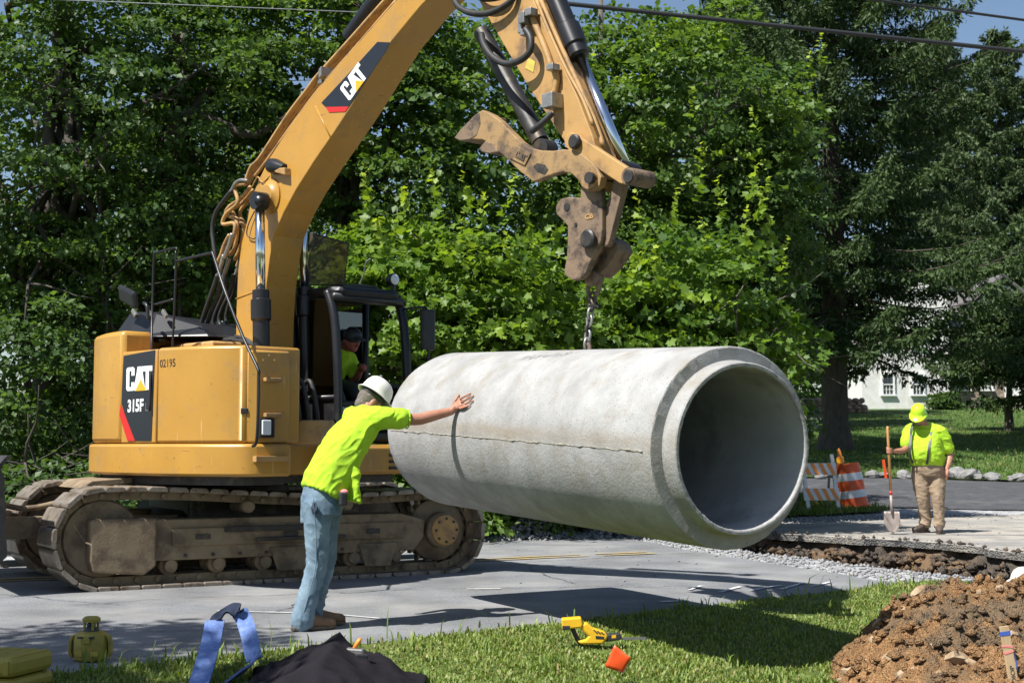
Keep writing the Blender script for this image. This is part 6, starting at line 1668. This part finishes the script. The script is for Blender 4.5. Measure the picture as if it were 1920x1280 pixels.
def tf2(p):
    low = max(0, (.62 - p.z) / .5)
    r1 = 1 - 2 * abs(noise.noise(Vector((p.x * 5, p.y * 5, p.z * (8 + 6 * low) + p.x * 5)))); r2 = 1 - 2 * abs(noise.noise(Vector((p.x * 11, p.y * 11, p.z * 17))))
    return (.008 + .014 * low) * r1 * abs(r1) + .006 * r2 * abs(r2) - .005
fuse('trousers', tr_, KHAKI, w2p, .010, 3, tf2)
m = MB()
def strap_path(pts, wdt, nrm):
    P_ = spline(pts, 6); nrm = Vector(nrm)
    for k in range(len(P_) - 1):
        t = (P_[k + 1] - P_[k]).normalized(); s_ = t.cross(nrm).normalized() * (wdt / 2)
        m.prism([P_[k] - s_, P_[k] + s_, P_[k + 1] + s_, P_[k + 1] - s_], nrm.normalized() * .006)
for xs in (-1, 1):
    c = lambda px, py, d: aw(px, py, d)
    if xs < 0: pts_ = [aw(1714, 793, .04), aw(1710, 799, -.05), aw(1708, 816, -.09), aw(1706, 838, -.16), aw(1707, 856, -.16), aw(1712, 868, -.12)]
    else: pts_ = [aw(1748, 793, .02), aw(1747, 800, -.08), aw(1745, 818, -.17), aw(1742, 840, -.245), aw(1740, 856, -.24), aw(1738, 870, -.19)]
    strap_path(pts_, .034, fF)
m.build('suspenders', TBLK, w2p)
bt = MB(); so = MB(); g0 = Vector((aw(1741, 990, .05).x, YW + .10, gz0)); boot(bt, so, g0, (-.80, -.55, 0), ankR, .31); fuse('boot', bt, BOOTD, w2p, .008, 3); so.build('boot_sole', BOOTD, w2p)
bt = MB(); so = MB(); g1 = Vector((aw(1763, 990, -.08).x, YW - .02, gz0)); boot(bt, so, g1, (-.25, -.95, 0), ankL, .31); fuse('boot', bt, BOOTD, w2p, .008, 3); so.build('boot_sole', BOOTD, w2p)
# the shovel: ash handle, red band, socket, pointed blade
sv = empty('shovel', (sB.x, sB.y, gz0), 'round-point shovel with a wooden handle held upright by the stout worker', 'shovel')
tip = Vector((sB.x, sB.y, gz0 + .005)); sd_ = (tip - sT).normalized()
Ls = (tip - sT).length
MB().tube([sT, sT + sd_ * .03, sT + sd_ * (Ls * .62)], [.014, .019, .0185], 10).build('handle', ASHW, sv, smooth=True)
MB().tube([sT + sd_ * (Ls * .60), sT + sd_ * (Ls * .64)], .0205, 10).build('handle_band', RED, sv, smooth=True)
MB().tube([sT + sd_ * (Ls * .64), sT + sd_ * (Ls * .82)], [.0205, .016], 10).build('socket', SHOV, sv, smooth=True)
m = MB(); bx0 = fR; rows = []
for k in range(9):
    t = k / 8; hw = .108 * (1 - max(0, (t - .45) / .55) ** 2.0) * (.93 if k == 0 else 1) + .002; row = []
    for j in range(7):
        s_ = (j - 3) / 3; row.append(sT + sd_ * (Ls * (.79 + .21 * t)) + fR * (hw * s_) + fF * (-.03 + .045 * s_ * s_ * (1 - .5 * t)) )
    rows.append(row)
for r_ in rows: m.v += r_
for k in range(8):
    for j in range(6): m.f.append([k * 7 + j, k * 7 + j + 1, (k + 1) * 7 + j + 1, (k + 1) * 7 + j])
bl_ = m.build('blade', SHOV, sv, smooth=True); so_ = bl_.modifiers.new('thick', 'SOLIDIFY'); so_.thickness = .004

# ---- operator in the cab
op = empty('person', Lc(.6, -.66, 1.8), 'machine operator in a dark cap and lime shirt leaning forward in the cab', 'person')
pel = Lc(.62, -.66, 1.88); che = Lc(.86, -.67, 2.16); nek = Lc(.99, -.68, 2.28); hd = Lc(1.13, -.70, 2.36); oF = (HD - UP * .35).normalized(); oU = (UP + HD * .35).normalized()
body = MB(); loft(body, [(pel, RT, HD, .15, .12), (che, RT, oF, .18, .12), (nek, RT, oF, .08, .07)]); limb(body, [nek, hd], [.06, .055]); body.ball(hd, (.10, .078, .118), 16, 12, X=oF, Z=oU); body.ball(hd + oF * .105 - oU * .02, (.022, .014, .024), 8, 6, X=oF, Z=oU); body.ball(hd + oF * .04 - oU * .065, (.055, .05, .05), 10, 8, X=oF, Z=oU)
for s_ in (-1, 1):
    a_ = che + RT * (.19 * s_) + UP * .05; e_ = Lc(.86, -.67 + .26 * s_, 1.98); h_ = Lc(1.02, -.66 + .24 * s_, 2.10)
    limb(body, [a_, e_, h_], [.05, .042, .032]); body.ball(h_ + HD * .03, .04)
    limb(body, [pel + RT * (.1 * s_), Lc(1.05, -.66 + .12 * s_, 1.86), Lc(1.25, -.66 + .12 * s_, 1.55)], [.08, .06, .05])
    body.ball(hd + RT * (.08 * s_) - oU * .02, (.02, .01, .03), 8, 6, X=oF, Z=oU)
fuse('body', body, SKINR, op, .011, 3)
sh = MB(); loft(sh, [(pel - UP * .02, RT, HD, .18, .15), (pel.lerp(che, .5), RT, oF, .19, .15), (che, RT, oF, .20, .14), (nek, RT, oF, .09, .08)])
for s_ in (-1, 1): limb(sh, [che + RT * (.15 * s_) + UP * .04, che + RT * (.21 * s_) + UP * .03, Lc(.86, -.67 + .245 * s_, 2.06)], [.085, .075, .065])
fuse('shirt', sh, HIVIS, op, .012, 4, sf2)
tr_ = MB()
for s_ in (-1, 1): limb(tr_, [pel + RT * (.09 * s_), Lc(1.05, -.66 + .12 * s_, 1.87), Lc(1.26, -.66 + .12 * s_, 1.52)], [.10, .08, .065])
fuse('trousers', tr_, TBLK, op, .012, 3)
cp_ = MB(); cp_.ball(hd + oU * .035, (.108, .088, .098), 16, 10, X=oF, Z=oU); cp_.ball(hd + oF * .12 + oU * .045, (.07, .065, .012), 12, 6, X=oF, Z=oU); fuse('cap', cp_, TBLK, op, .007, 2)
# ================================================================== roadside things
# A-frame barricade
bA = at(1539, 960, 26.6); bg = base_z(bA.x, 26.6) + .03
bar_ = empty('barricade', (bA.x, 26.6, bg), 'white folding barricade with orange striped boards beside the barrel', 'barricade')
bX = Vector((.97, .24, 0)).normalized(); bY = Vector((-.24, .97, 0)).normalized(); bw = .60
B0 = Vector((bA.x - .02, 26.55, bg))
def bq(a, d, z): return B0 + bX * a + bY * d + UP * z
for s in (-1, 1):
    m = MB(); m.prism([bq(s * bw / 2 - .035, -.16, 0), bq(s * bw / 2 + .035, -.16, 0), bq(s * bw / 2 + .035 - .05, -.0, 1.04), bq(s * bw / 2 - .035 - .05, -.0, 1.04)], bY * .03); m.build('leg', WSHEET, bar_)
    m = MB(); m.prism([bq(s * bw / 2 - .02, .30, 0), bq(s * bw / 2 + .02, .30, 0), bq(s * bw / 2 - .04, .04, .98), bq(s * bw / 2 - .08, .04, .98)], bY * .025); m.build('leg', STEEL, bar_)
for z0 in (.66, .20):
    o0 = -.02 - .05 * z0
    dd = -.16 + .16 * z0 / 1.04 - .006
    bd_ = MB().prism([bq(-bw / 2 - .06 + o0, dd, z0), bq(bw / 2 + .06 + o0, dd, z0), bq(bw / 2 + .06 + o0 - .008, dd + .03, z0 + .22), bq(-bw / 2 - .06 + o0 - .008, dd + .03, z0 + .22)], bY * -.018).build('board', WSHEET, bar_)
    m = MB(); nn = -bY
    for k in range(5):
        x = -bw / 2 - .06 + .03 + .165 * k
        def bb(a, t): a = min(max(a, -bw / 2 - .059), bw / 2 + .059); return bq(a + o0 - .008 * t, dd - .0205 + .03 * t, z0 + .22 * t)
        if x + .085 < bw / 2 + .05:
            m.poly([bb(x + .10, .01), bb(x + .185, .01), bb(x + .085, .99), bb(x, .99)])
    m.build('stripe', ORGS, bd_)
# barrel
dq = at(1601, 955, 27.4); dz = base_z(dq.x, 27.4) + .02
dr = empty('traffic_barrel', (dq.x, 27.4, dz), 'orange and white striped traffic barrel leaning beside the barricade', 'barrel')
dax = Vector((-.13, .02, 1)).normalized(); dc = Vector((dq.x, 27.4, dz))
m = MB(); m.lathe(dc, dax, [(.02, .0), (.31, .0), (.315, .05), (.285, .07), (.28, .20), (.272, .205), (.27, .36), (.262, .37), (.256, .52), (.25, .53), (.245, .69), (.236, .70), (.228, .83), (.215, .86), (.05, .865), (0, .865)], 36)
smooth_by_angle(m.build('barrel_body', ORG, dr), 30)
for (z0, z1, r0, r1) in ((.212, .352, .2745, .2725), (.538, .682, .2525, .2480)):
    m = MB(); m.lathe(dc, dax, [(r0, z0), (r0 + .001, z0), (r1 + .001, z1), (r1, z1)], 36); smooth_by_angle(m.build('reflective_band', WSHEET, dr))
hb_ = dc + dax * .866 + Vector((-.12, 0, 0))
m = MB(); m.lathe(hb_, dax, [(.07, 0), (.07, .11), (.05, .13), (.03, .26), (.012, .29), (0, .29)], 14); smooth_by_angle(m.build('barrel_handle', ORGS, dr))
m = MB(); m.lathe(hb_, dax, [(.072, .02), (.074, .02), (.074, .10), (.072, .10)], 14); m.build('handle_label', DYEL, dr)
# small orange stake by the border
p = at(1659, 893, 38); z = base_z(p.x, 38)
props(MB().box((p.x, 38, z + .24), (.07, .02, .5), X=(1, 0, .12), Z=(-.12, 0, 1)).build('marker_stake', FLAG), 'small orange marker stake by the stone border', 'marker stake')

# ================================================================== things on the near verge
# rotating laser level
c = gnd(170, 1238); c.z = base_z(c.x, c.y) + .002
ls = empty('laser_level', c, 'yellow rotating laser level standing on the asphalt', 'laser level'); s = 1.0
m = MB(); m.lathe(c, UP, [(.085, 0), (.098, .015), (.104, .05), (.104, .13), (.095, .165), (.070, .180), (.0, .182)], 10, scale=(1.05, .95)); smooth_by_angle(m.build('housing', LASY, ls, bevel=.006), 25)
m = MB(); m.lathe(c + UP * .18, UP, [(.05, 0), (.045, .012), (.040, .022)], 16); smooth_by_angle(m.build('neck', TBLK, ls))
for k in range(4):
    a_ = k * math.pi / 2 + .5; m = MB(); m.box(c + UP * .212 + Vector((math.cos(a_), math.sin(a_), 0)) * .040, (.014, .014, .05)); m.build('guard_post', LASY, ls)
m = MB(); m.lathe(c + UP * .20, UP, [(.026, 0), (.028, .02), (.022, .036)], 14); m.build('rotor', WPANE, ls)
m = MB(); m.lathe(c + UP * .235, UP, [(.03, 0), (.055, .003), (.056, .022), (.04, .034), (0, .036)], 14); smooth_by_angle(m.build('top_cap', LASY, ls))
for sg in (-1, 1):
    m = MB(); m.prism([c + Vector((sg * a_, -.03, z_)) for a_, z_ in ((.085, .165), (.115, .158), (.132, .12), (.134, .05), (.118, .02), (.10, .02), (.113, .055), (.112, .115), (.10, .14))], (0, .05, 0)); m.build('side_handle', LASY, ls, bevel=.006)
for q in ((-.045, .05), (.05, .05), (.0, .13)):
    m = MB(); m.box(c + Vector((q[0], -.102, q[1])), (.045, .012, .03)); m.build('latch', CASEY, ls, bevel=.004)
m = MB(); m.box(c + Vector((.03, -.095, .150)), (.03, .02, .012)); m.box(c + Vector((-.04, -.098, .152)), (.03, .02, .010)); m.build('button', TBLK, ls, bevel=.002)
# ribbed carrying case in the corner
k0 = at(-60, 1258, 8.35); cz = .0
cs = empty('carrying_case', (-2.93, 8.15, -.045), 'ribbed yellow plastic carrying case in the bottom left corner', 'case')
cX = Vector((.93, -.28, 0)).normalized(); cY = Vector((.28, .93, 0)).normalized(); cc = Vector((-2.93, 8.15, -.045))
m = MB(); m.box(cc + UP * .055, (.56, .40, .10), X=cX, Y=cY); m.build('case_base', CASEY, cs, bevel=.03)
m = MB(); m.box(cc + UP * .165, (.55, .39, .11), X=cX, Y=cY); m.build('case_lid', CASEY, cs, bevel=.03)
for k in range(7):
    m = MB(); m.box(cc + cX * (-.24 + .08 * k) + UP * .218, (.035, .34, .012), X=cX, Y=cY); m.build('rib', CASEY, cs, bevel=.005)
    m = MB(); m.box(cc + cX * (-.24 + .08 * k) - cY * .196 + UP * .165, (.035, .012, .08), X=cX, Y=cY); m.build('rib', CASEY, cs, bevel=.005)
for sg in (-.14, .14):
    m = MB(); m.box(cc + cX * sg - cY * .202 + UP * .108, (.06, .02, .05), X=cX, Y=cY); m.build('clasp', CASEY, cs, bevel=.006)
# blue lifting sling: two legs over a bend
sl = empty('lifting_sling', (-1.9, 8.7, 0), 'blue webbing lifting sling looped on the grass', 'sling')
def ribbon(name, pts, wd, m_, parent, width_dir, th=.006, twist=None):
    P_ = spline(pts, 7); m = MB(); n = len(P_); rows = []
    for k in range(n):
        wdv = Vector(width_dir) if not twist else Vector(width_dir).lerp(Vector(twist), k / (n - 1))
        t = (P_[min(k + 1, n - 1)] - P_[max(k - 1, 0)]).normalized(); s_ = (wdv - t * wdv.dot(t)).normalized() * (wd / 2); nn = t.cross(s_).normalized() * th
        m.v += [P_[k] - s_ - nn, P_[k] + s_ - nn, P_[k] + s_ + nn, P_[k] - s_ + nn]
    for k in range(n - 1):
        for j in range(4): j2 = (j + 1) % 4; m.f.append([k * 4 + j, k * 4 + j2, (k + 1) * 4 + j2, (k + 1) * 4 + j])
    m.f += [[3, 2, 1, 0], [(n - 1) * 4 + j for j in range(4)]]
    return m.build(name, m_, parent, smooth=False)
def av(px, py, Y): return at(px, py, Y)
ribbon('sling_leg', [av(366, 1300, 8.05), av(380, 1258, 8.25), av(395, 1205, 8.55), av(403, 1163, 8.75)], .115, STRAP, sl, (1, .05, .05))
ribbon('sling_bend', [av(403, 1165, 8.75), av(410, 1152, 8.80), av(424, 1145, 8.84), av(442, 1143, 8.86), av(452, 1149, 8.86)], .10, STRAPB, sl, (.8, -.1, .6), twist=(.45, .05, -.5))
ribbon('sling_leg', [av(449, 1147, 8.86), av(458, 1162, 8.84), av(467, 1190, 8.76), av(472, 1215, 8.7), av(478, 1236, 8.66)], .10, STRAP, sl, (1, .0, .12))
ribbon('sling_leg', [av(480, 1228, 8.66), av(466, 1250, 8.5), av(440, 1266, 8.36), av(415, 1284, 8.22)], .10, STRAP, sl, (.6, -.3, .75), twist=(.7, -.5, .5))
# black canvas over a heap, a tool lying on it
cw = empty('black_canvas', (-.9, 8.3, 0), 'black canvas cover heaped on the grass with a tool on it', 'canvas cover')
V = []; Fq = []; nu, nv = 46, 34
for j in range(nv + 1):
    for i in range(nu + 1):
        u_ = i / nu; v_ = j / nv
        x = -1.52 + 1.02 * u_; y = 7.3 + 1.30 * v_
        e = math.hypot((x + 1.02) / .66, (y - 8.25) / .62)
        h = .36 * max(0, 1 - e ** 1.6) ** .8
        px_ = (x + .99); h = .265 * max(0.0, 1 - abs(px_) / (.53 if px_ < 0 else .48)) ** 1.0 * soft((y - 7.0) / .5) * soft((8.68 - y) / .4)
        r1 = 1 - 2 * abs(noise.noise(Vector(((x + .5 * y) * 4, y * 2, 1)))); r2 = 1 - 2 * abs(noise.noise(Vector(((x - .4 * y) * 9, y * 4, 5)))); h += .035 * r1 * abs(r1) + .014 * r2 * abs(r2)
        h += .03 * noise.noise(Vector((x * 5, y * 5, 1))) + .012 * noise.noise(Vector((x * 13, y * 13, 4)))
        x += .05 * noise.noise(Vector((0, y * 4, 2))) * (1 if u_ < .1 or u_ > .9 else 0); y += .06 * noise.noise(Vector((x * 4, 0, 3))) * (1 if v_ > .9 else 0)
        V.append((x, y, max(h, .0) + .02 + verge_z(x, y)))
for j in range(nv):
    for i in range(nu): a_ = j * (nu + 1) + i; Fq.append([a_, a_ + 1, a_ + nu + 2, a_ + nu + 1])
me = bpy.data.meshes.new('canvas'); me.from_pydata(V, [], Fq); co_ = link_mesh('canvas', me, CLOTH, cw, True); sd2 = co_.modifiers.new('thick', 'SOLIDIFY'); sd2.thickness = .008
tl = at(664, 1222, 8.12)
tk = empty('hand_tool', (tl.x, tl.y, tl.z - .03), 'small power tool with an orange tip lying on the black canvas', 'tool')
m = MB(); m.box(tl, (.11, .05, .045), X=(1, -.1, -.05)); m.lathe(tl + Vector((-.06, 0, .01)), (-1, .1, .1), [(.022, 0), (.026, .03), (.02, .05), (0, .05)], 12); m.build('tool_body', STEEL, tk, bevel=.008)
m = MB(); m.tube([tl + Vector((.0, .0, .02)), tl + Vector((.025, .01, .06)), tl + Vector((.035, .01, .075))], [.012, .014, .008], 8); m.build('tool_tip', ORGS, tk, smooth=True)
m = MB(); m.box(tl + Vector((.045, -.03, -.02)), (.07, .03, .03), X=(1, .3, -.1)); m.build('tool_grip', TBLK, tk, bevel=.008)
# reciprocating saw lying at the asphalt edge
Yw = 9.75
def sw_(px, py, d=0.0): return at(px, py, Yw + d)
rs_ = empty('reciprocating_saw', gnd(1130, 1205), 'yellow and black cordless saw lying in the grass at the road edge', 'power saw')
m = MB(); m.prism([sw_(*q, -.05) for q in ((1053, 1160), (1090, 1157), (1093, 1172), (1090, 1176), (1054, 1180))], (0, .10, 0)); m.build('battery', TOOLY, rs_, bevel=.01)
m = MB(); m.prism([sw_(*q, -.051) for q in ((1054, 1172), (1070, 1172), (1068, 1180), (1055, 1181))], (0, .102, 0)); m.build('battery_foot', TBLK, rs_, bevel=.004)
m = MB(); m.prism([sw_(*q, -.04) for q in ((1088, 1172), (1100, 1166), (1112, 1177), (1134, 1184), (1140, 1192), (1138, 1198), (1130, 1207), (1090, 1208), (1083, 1202), (1098, 1198), (1104, 1192), (1090, 1180)) ], (0, .08, 0)); m.build('saw_body', TOOLY, rs_, bevel=.012)
m = MB(); m.tube(spline([sw_(1072, 1174), sw_(1078, 1188), sw_(1086, 1202), sw_(1094, 1206)], 4), .016, 8); m.build('saw_grip', TBLK, rs_, smooth=True)
m = MB()
for k in range(3): m.prism([sw_(1112 + 7 * k, 1180 + 2 * k, -.042), sw_(1115 + 7 * k, 1180 + 2 * k, -.042), sw_(1122 + 6 * k, 1187 + 1 * k, -.042), sw_(1119 + 6 * k, 1187 + 1 * k, -.042)], (0, .003, 0))
m.prism([sw_(1117, 1191, -.0415), sw_(1133, 1193, -.0415), sw_(1133, 1198, -.0415), sw_(1117, 1197, -.0415)], (0, .003, 0)); m.build('vent_mark', TBLK, rs_)
m = MB(); m.prism([sw_(*q, -.03) for q in ((1130, 1192), (1142, 1188), (1162, 1186), (1166, 1192), (1164, 1199), (1146, 1202), (1130, 1203))], (0, .06, 0)); m.build('gear_case', TBLK, rs_, bevel=.008)
m = MB(); m.prism([sw_(*q, -.031) for q in ((1147, 1190), (1155, 1189), (1155, 1195), (1147, 1196))], (0, .003, 0)); m.build('badge', TOOLY, rs_)
m = MB(); m.prism([sw_(1164, 1195, -.01), sw_(1211, 1193, .05), sw_(1213, 1198, .05), sw_(1166, 1199, -.01)], (.0, .004, 0)); m.build('saw_blade', STEEL, rs_)
# orange wire flag
fl = gnd(1172, 1290)
fg = empty('marker_flag', fl, 'small square orange marker flag in the near grass', 'marker flag')
c4 = [at(1152, 1208, fl.y), at(1183, 1233, fl.y - .02), at(1168, 1261, fl.y + .01), at(1134, 1249, fl.y + .02)]
V = []; Fq = []
for j in range(7):
    for i in range(7):
        a_ = c4[0].lerp(c4[1], i / 6); b_ = c4[3].lerp(c4[2], i / 6); q = a_.lerp(b_, j / 6); V.append(tuple(q + Vector((0, .003 * math.sin(i * .8 + j * .5), 0))))
for j in range(6):
    for i in range(6): Fq.append([j * 7 + i, j * 7 + i + 1, (j + 1) * 7 + i + 1, (j + 1) * 7 + i])
me = bpy.data.meshes.new('flag'); me.from_pydata(V, [], Fq); o = link_mesh('flag', me, FLAG, fg, True); q = o.modifiers.new('t', 'SOLIDIFY'); q.thickness = .001
m = MB(); m.tube([c4[1], c4[1].lerp(c4[2], .5), c4[2], Vector((c4[2].x - .03, c4[2].y, .0))], .0016, 6); m.build('flag_wire', STEEL, fg)

# ================================================================== the dirt pile
def pile_z(x, y):
    def bumpf(cx, cy, rx, ry, h): e = ((x - cx) / rx) ** 2 + ((y - cy) / ry) ** 2; return h * max(0, 1 - e) ** .85 if e < 1 else 0
    h = max(bumpf(3.25, 9.75, .85, 1.0, .42), bumpf(2.85, 8.85, .88, 1.15, .28), bumpf(4.1, 9.6, 1.2, 1.5, .34), bumpf(3.3, 8.5, 1.2, 1.2, .29), bumpf(4.4, 10.4, 1.2, 1.0, .26), bumpf(2.75, 10.0, .36, .45, .20))
    if h <= 0: return base_z(x, y) - .04
    h += .065 * min(1, h / .1)
    k = min(1, h / .12)
    h += k * (.10 * noise.noise(Vector((x * 3.2, y * 3.2, 1))) + .06 * noise.noise(Vector((x * 7, y * 7, 2))) + .06 * abs(noise.noise(Vector((x * 13, y * 13, 3)))) + .035 * noise.noise(Vector((x * 27, y * 27, 5))) + .018 * noise.noise(Vector((x * 52, y * 52, 5))))
    return base_z(x, y) + h
dp_ = empty('dirt_pile', (3.3, 9.4, 0), 'heap of brown excavated dirt and stones in the bottom right corner', 'dirt pile')
nu, nv = 235, 270; X0, X1, Y0, Y1 = 1.7, 5.4, 7.3, 11.9; V = []; Fq = []
for j in range(nv + 1):
    for i in range(nu + 1):
        x = X0 + (X1 - X0) * i / nu; y = Y0 + (Y1 - Y0) * j / nv; V.append((x, y, pile_z(x, y)))
for j in range(nv):
    for i in range(nu):
        a_ = j * (nu + 1) + i; q = [a_, a_ + 1, a_ + nu + 2, a_ + nu + 1]
        if max(V[k][2] - base_z(V[k][0], V[k][1]) for k in q) > -.02: Fq.append(q)
me = bpy.data.meshes.new('heap'); me.from_pydata(V, [], Fq)
bm = bmesh.new(); bm.from_mesh(me); bmesh.ops.delete(bm, geom=[v for v in bm.verts if not v.link_faces], context='VERTS'); bm.to_mesh(me); bm.free()
link_mesh('heap', me, SOIL, dp_, True)
pts = []; sz = []
while len(pts) < 5000:
    x = random.uniform(1.75, 4.6); y = random.uniform(7.5, 11.2); z = pile_z(x, y)
    if z < base_z(x, y) + .015: continue
    s = .005 + .045 * random.random() ** 6; pts.append((x, y, z + s * .3)); sz.append(s)
k = 0
while k < 260:
    x = random.uniform(1.75, 4.4); y = random.uniform(7.6, 11.0); z = pile_z(x, y)
    if z < base_z(x, y) - .03: continue
    s = random.uniform(.025, .062) if z > base_z(x, y) + .03 else random.uniform(.01, .03)
    pts.append((x, y, max(z, base_z(x, y)) + s * .25)); sz.append(s); k += 1
o = pebble_field('clods', pts, sz, SOIL, parent=dp_); o['kind'] = 'stuff'
DIRTR = mat('dirty_field_stone', (.40, .30, .19), (.27, .19, .12), 9, rough=.95, bump=.004, bscale=40, c3=(.20, .12, .06), s3=7, t3=(.5, .64))
st_mes = []
for k in range(5):
    r = MB().ball((0, 0, 0), (.5, .40, .34), 7, 5).mesh('stone')
    for v in r.vertices: v.co *= 1 + .6 * noise.noise(v.co * 2.6 + Vector((k * 5, 1, 0))) + .2 * noise.noise(v.co * 6)
    r.materials.append(DIRTR); st_mes.append(r)
def pile_hit(px, py):
    r = ray(px, py); t = 7.0
    while t < 14:
        p = EYE + r * t
        if p.z < pile_z(p.x, p.y): return p
        t += .01
    return None
for (px, py, w_) in [(1800, 1236, .17), (1828, 1240, .11), (1600, 1258, .15), (1752, 1213, .09), (1730, 1110, .15), (1712, 1208, .05), (1655, 1168, .12), (1666, 1238, .12), (1720, 1250, .08), (1625, 1240, .07), (1760, 1150, .05), (1850, 1190, .07), (1880, 1250, .09), (1790, 1180, .05), (1700, 1140, .06), (1640, 1200, .08), (1690, 1265, .09), (1840, 1110, .08), (1880, 1102, .10), (1870, 1225, .06), (1580, 1272, .06), (1765, 1262, .08), (1735, 1180, .05), (1810, 1140, .06), (1855, 1150, .05), (1900, 1190, .08)]:
    p = pile_hit(px, py)
    if p: piece('stone', random.choice(st_mes), dp_, p + Vector((0, .03, -.012)), (w_ * 1.1, w_, w_ * .95), (random.uniform(-.6, .6), random.uniform(-.6, .6), random.uniform(0, 6)))
# wooden survey stake with ribbons, its number pencilled on the face
b0 = pile_hit(1905, 1275) or Vector((2.85, 8.1, .1)); sY = b0.y
sk = empty('survey_stake', b0, 'wooden survey stake with pink and blue ribbon at the right edge', 'survey stake')
tp_ = at(1882, 1173, sY + .03); bt_ = at(1906, 1310, sY); sdv = (bt_ - tp_).normalized(); sX = Vector((1, .1, 0)); sX = (sX - sdv * sX.dot(sdv)).normalized(); sN = sX.cross(sdv).normalized()
if sN.y > 0: sN = -sN
Lk = (bt_ - tp_).length
m = MB(); m.box(tp_.lerp(bt_, .5), (.05, .018, Lk), X=sX, Z=-sdv, Y=sN); m.build('stake', WOOD, sk, bevel=.002)
for (f, c_, m_, t_) in ((.10, .022, BLUER, .0), (.28, .010, PINK, .35), (.36, .010, PINK, -.35), (.80, .03, BLUER, .9)):
    m = MB(); cc_ = tp_ + sdv * (Lk * f); m.box(cc_, (.053, .022, c_), X=(sX + sdv * t_ * .5).normalized(), Y=sN, Z=-(sdv - sX * t_ * .5).normalized()); m.build('ribbon', m_, sk)
m = MB(); m.tube(spline([tp_ + sdv * (Lk * .34) + sX * .026, tp_ + sdv * (Lk * .5) + sX * .035, tp_ + sdv * (Lk * .62) + sX * .03], 4), .004, 5); m.build('ribbon_tail', BLUER, sk)
o0 = tp_ + sdv * (Lk * .86) + sN * .0105 - sX * .012
text_mesh('MOIOP', o0 + sX * .024, o0 + sX * .024 - sdv * (Lk * .32), o0, sN, sk, STENCIL, 'pencilled_number', th=.0005, bold=0)
# white hard hat showing above the trench
q = at(1918, 1092, 12.6)
wh = hard_hat('hard_hat', q, (.05, -.25, .95), (-.9, -.4, 0), HATW, None, .95, peak=.05)
props(wh, 'white hard hat just showing beyond the dirt pile at the right edge', 'hard hat')
MB2 = MB(); MB2.tube([q + Vector((math.cos(t) * .126, math.sin(t) * .104, -.006 + .03 * math.sin(t) * -.25)) for t in [2 * math.pi * k / 30 for k in range(31)]], .007, 6)
MB2.build('hat_rim', PINK, wh, smooth=True)
# broken paving slabs behind the blade
for k, (px, py, Y, w_, h_, rx, rz) in enumerate([(20, 1012, 15.4, .55, .30, .5, .4), (62, 1018, 15.3, .5, .3, -.4, .9), (85, 1000, 15.8, .45, .28, .9, .2), (38, 1038, 14.9, .7, .35, .15, .6), (0, 1030, 15.1, .5, .3, -.25, 1.3), (75, 1035, 15.2, .4, .25, .2, 2.0)]):
    p = at(px, py, Y); o = MB().box((0, 0, 0), (w_, h_, .07)).build('broken_slab', ROCKG, bevel=.012)
    o.location = (p.x, p.y, max(p.z, base_z(p.x, p.y) + .06)); o.rotation_euler = (rx, .2, rz)
    props(o, ['broken grey paving slab tilted up right beside the blade', 'broken grey paving slab leaning against its neighbour behind the blade', 'broken grey paving slab standing highest, nearest the track', 'broken grey paving slab lying flattest at the front of the rubble', 'broken grey paving slab at the very left edge of the picture', 'small broken grey slab at the right end of the rubble'][k], 'paving slab', 'broken slabs behind the blade')
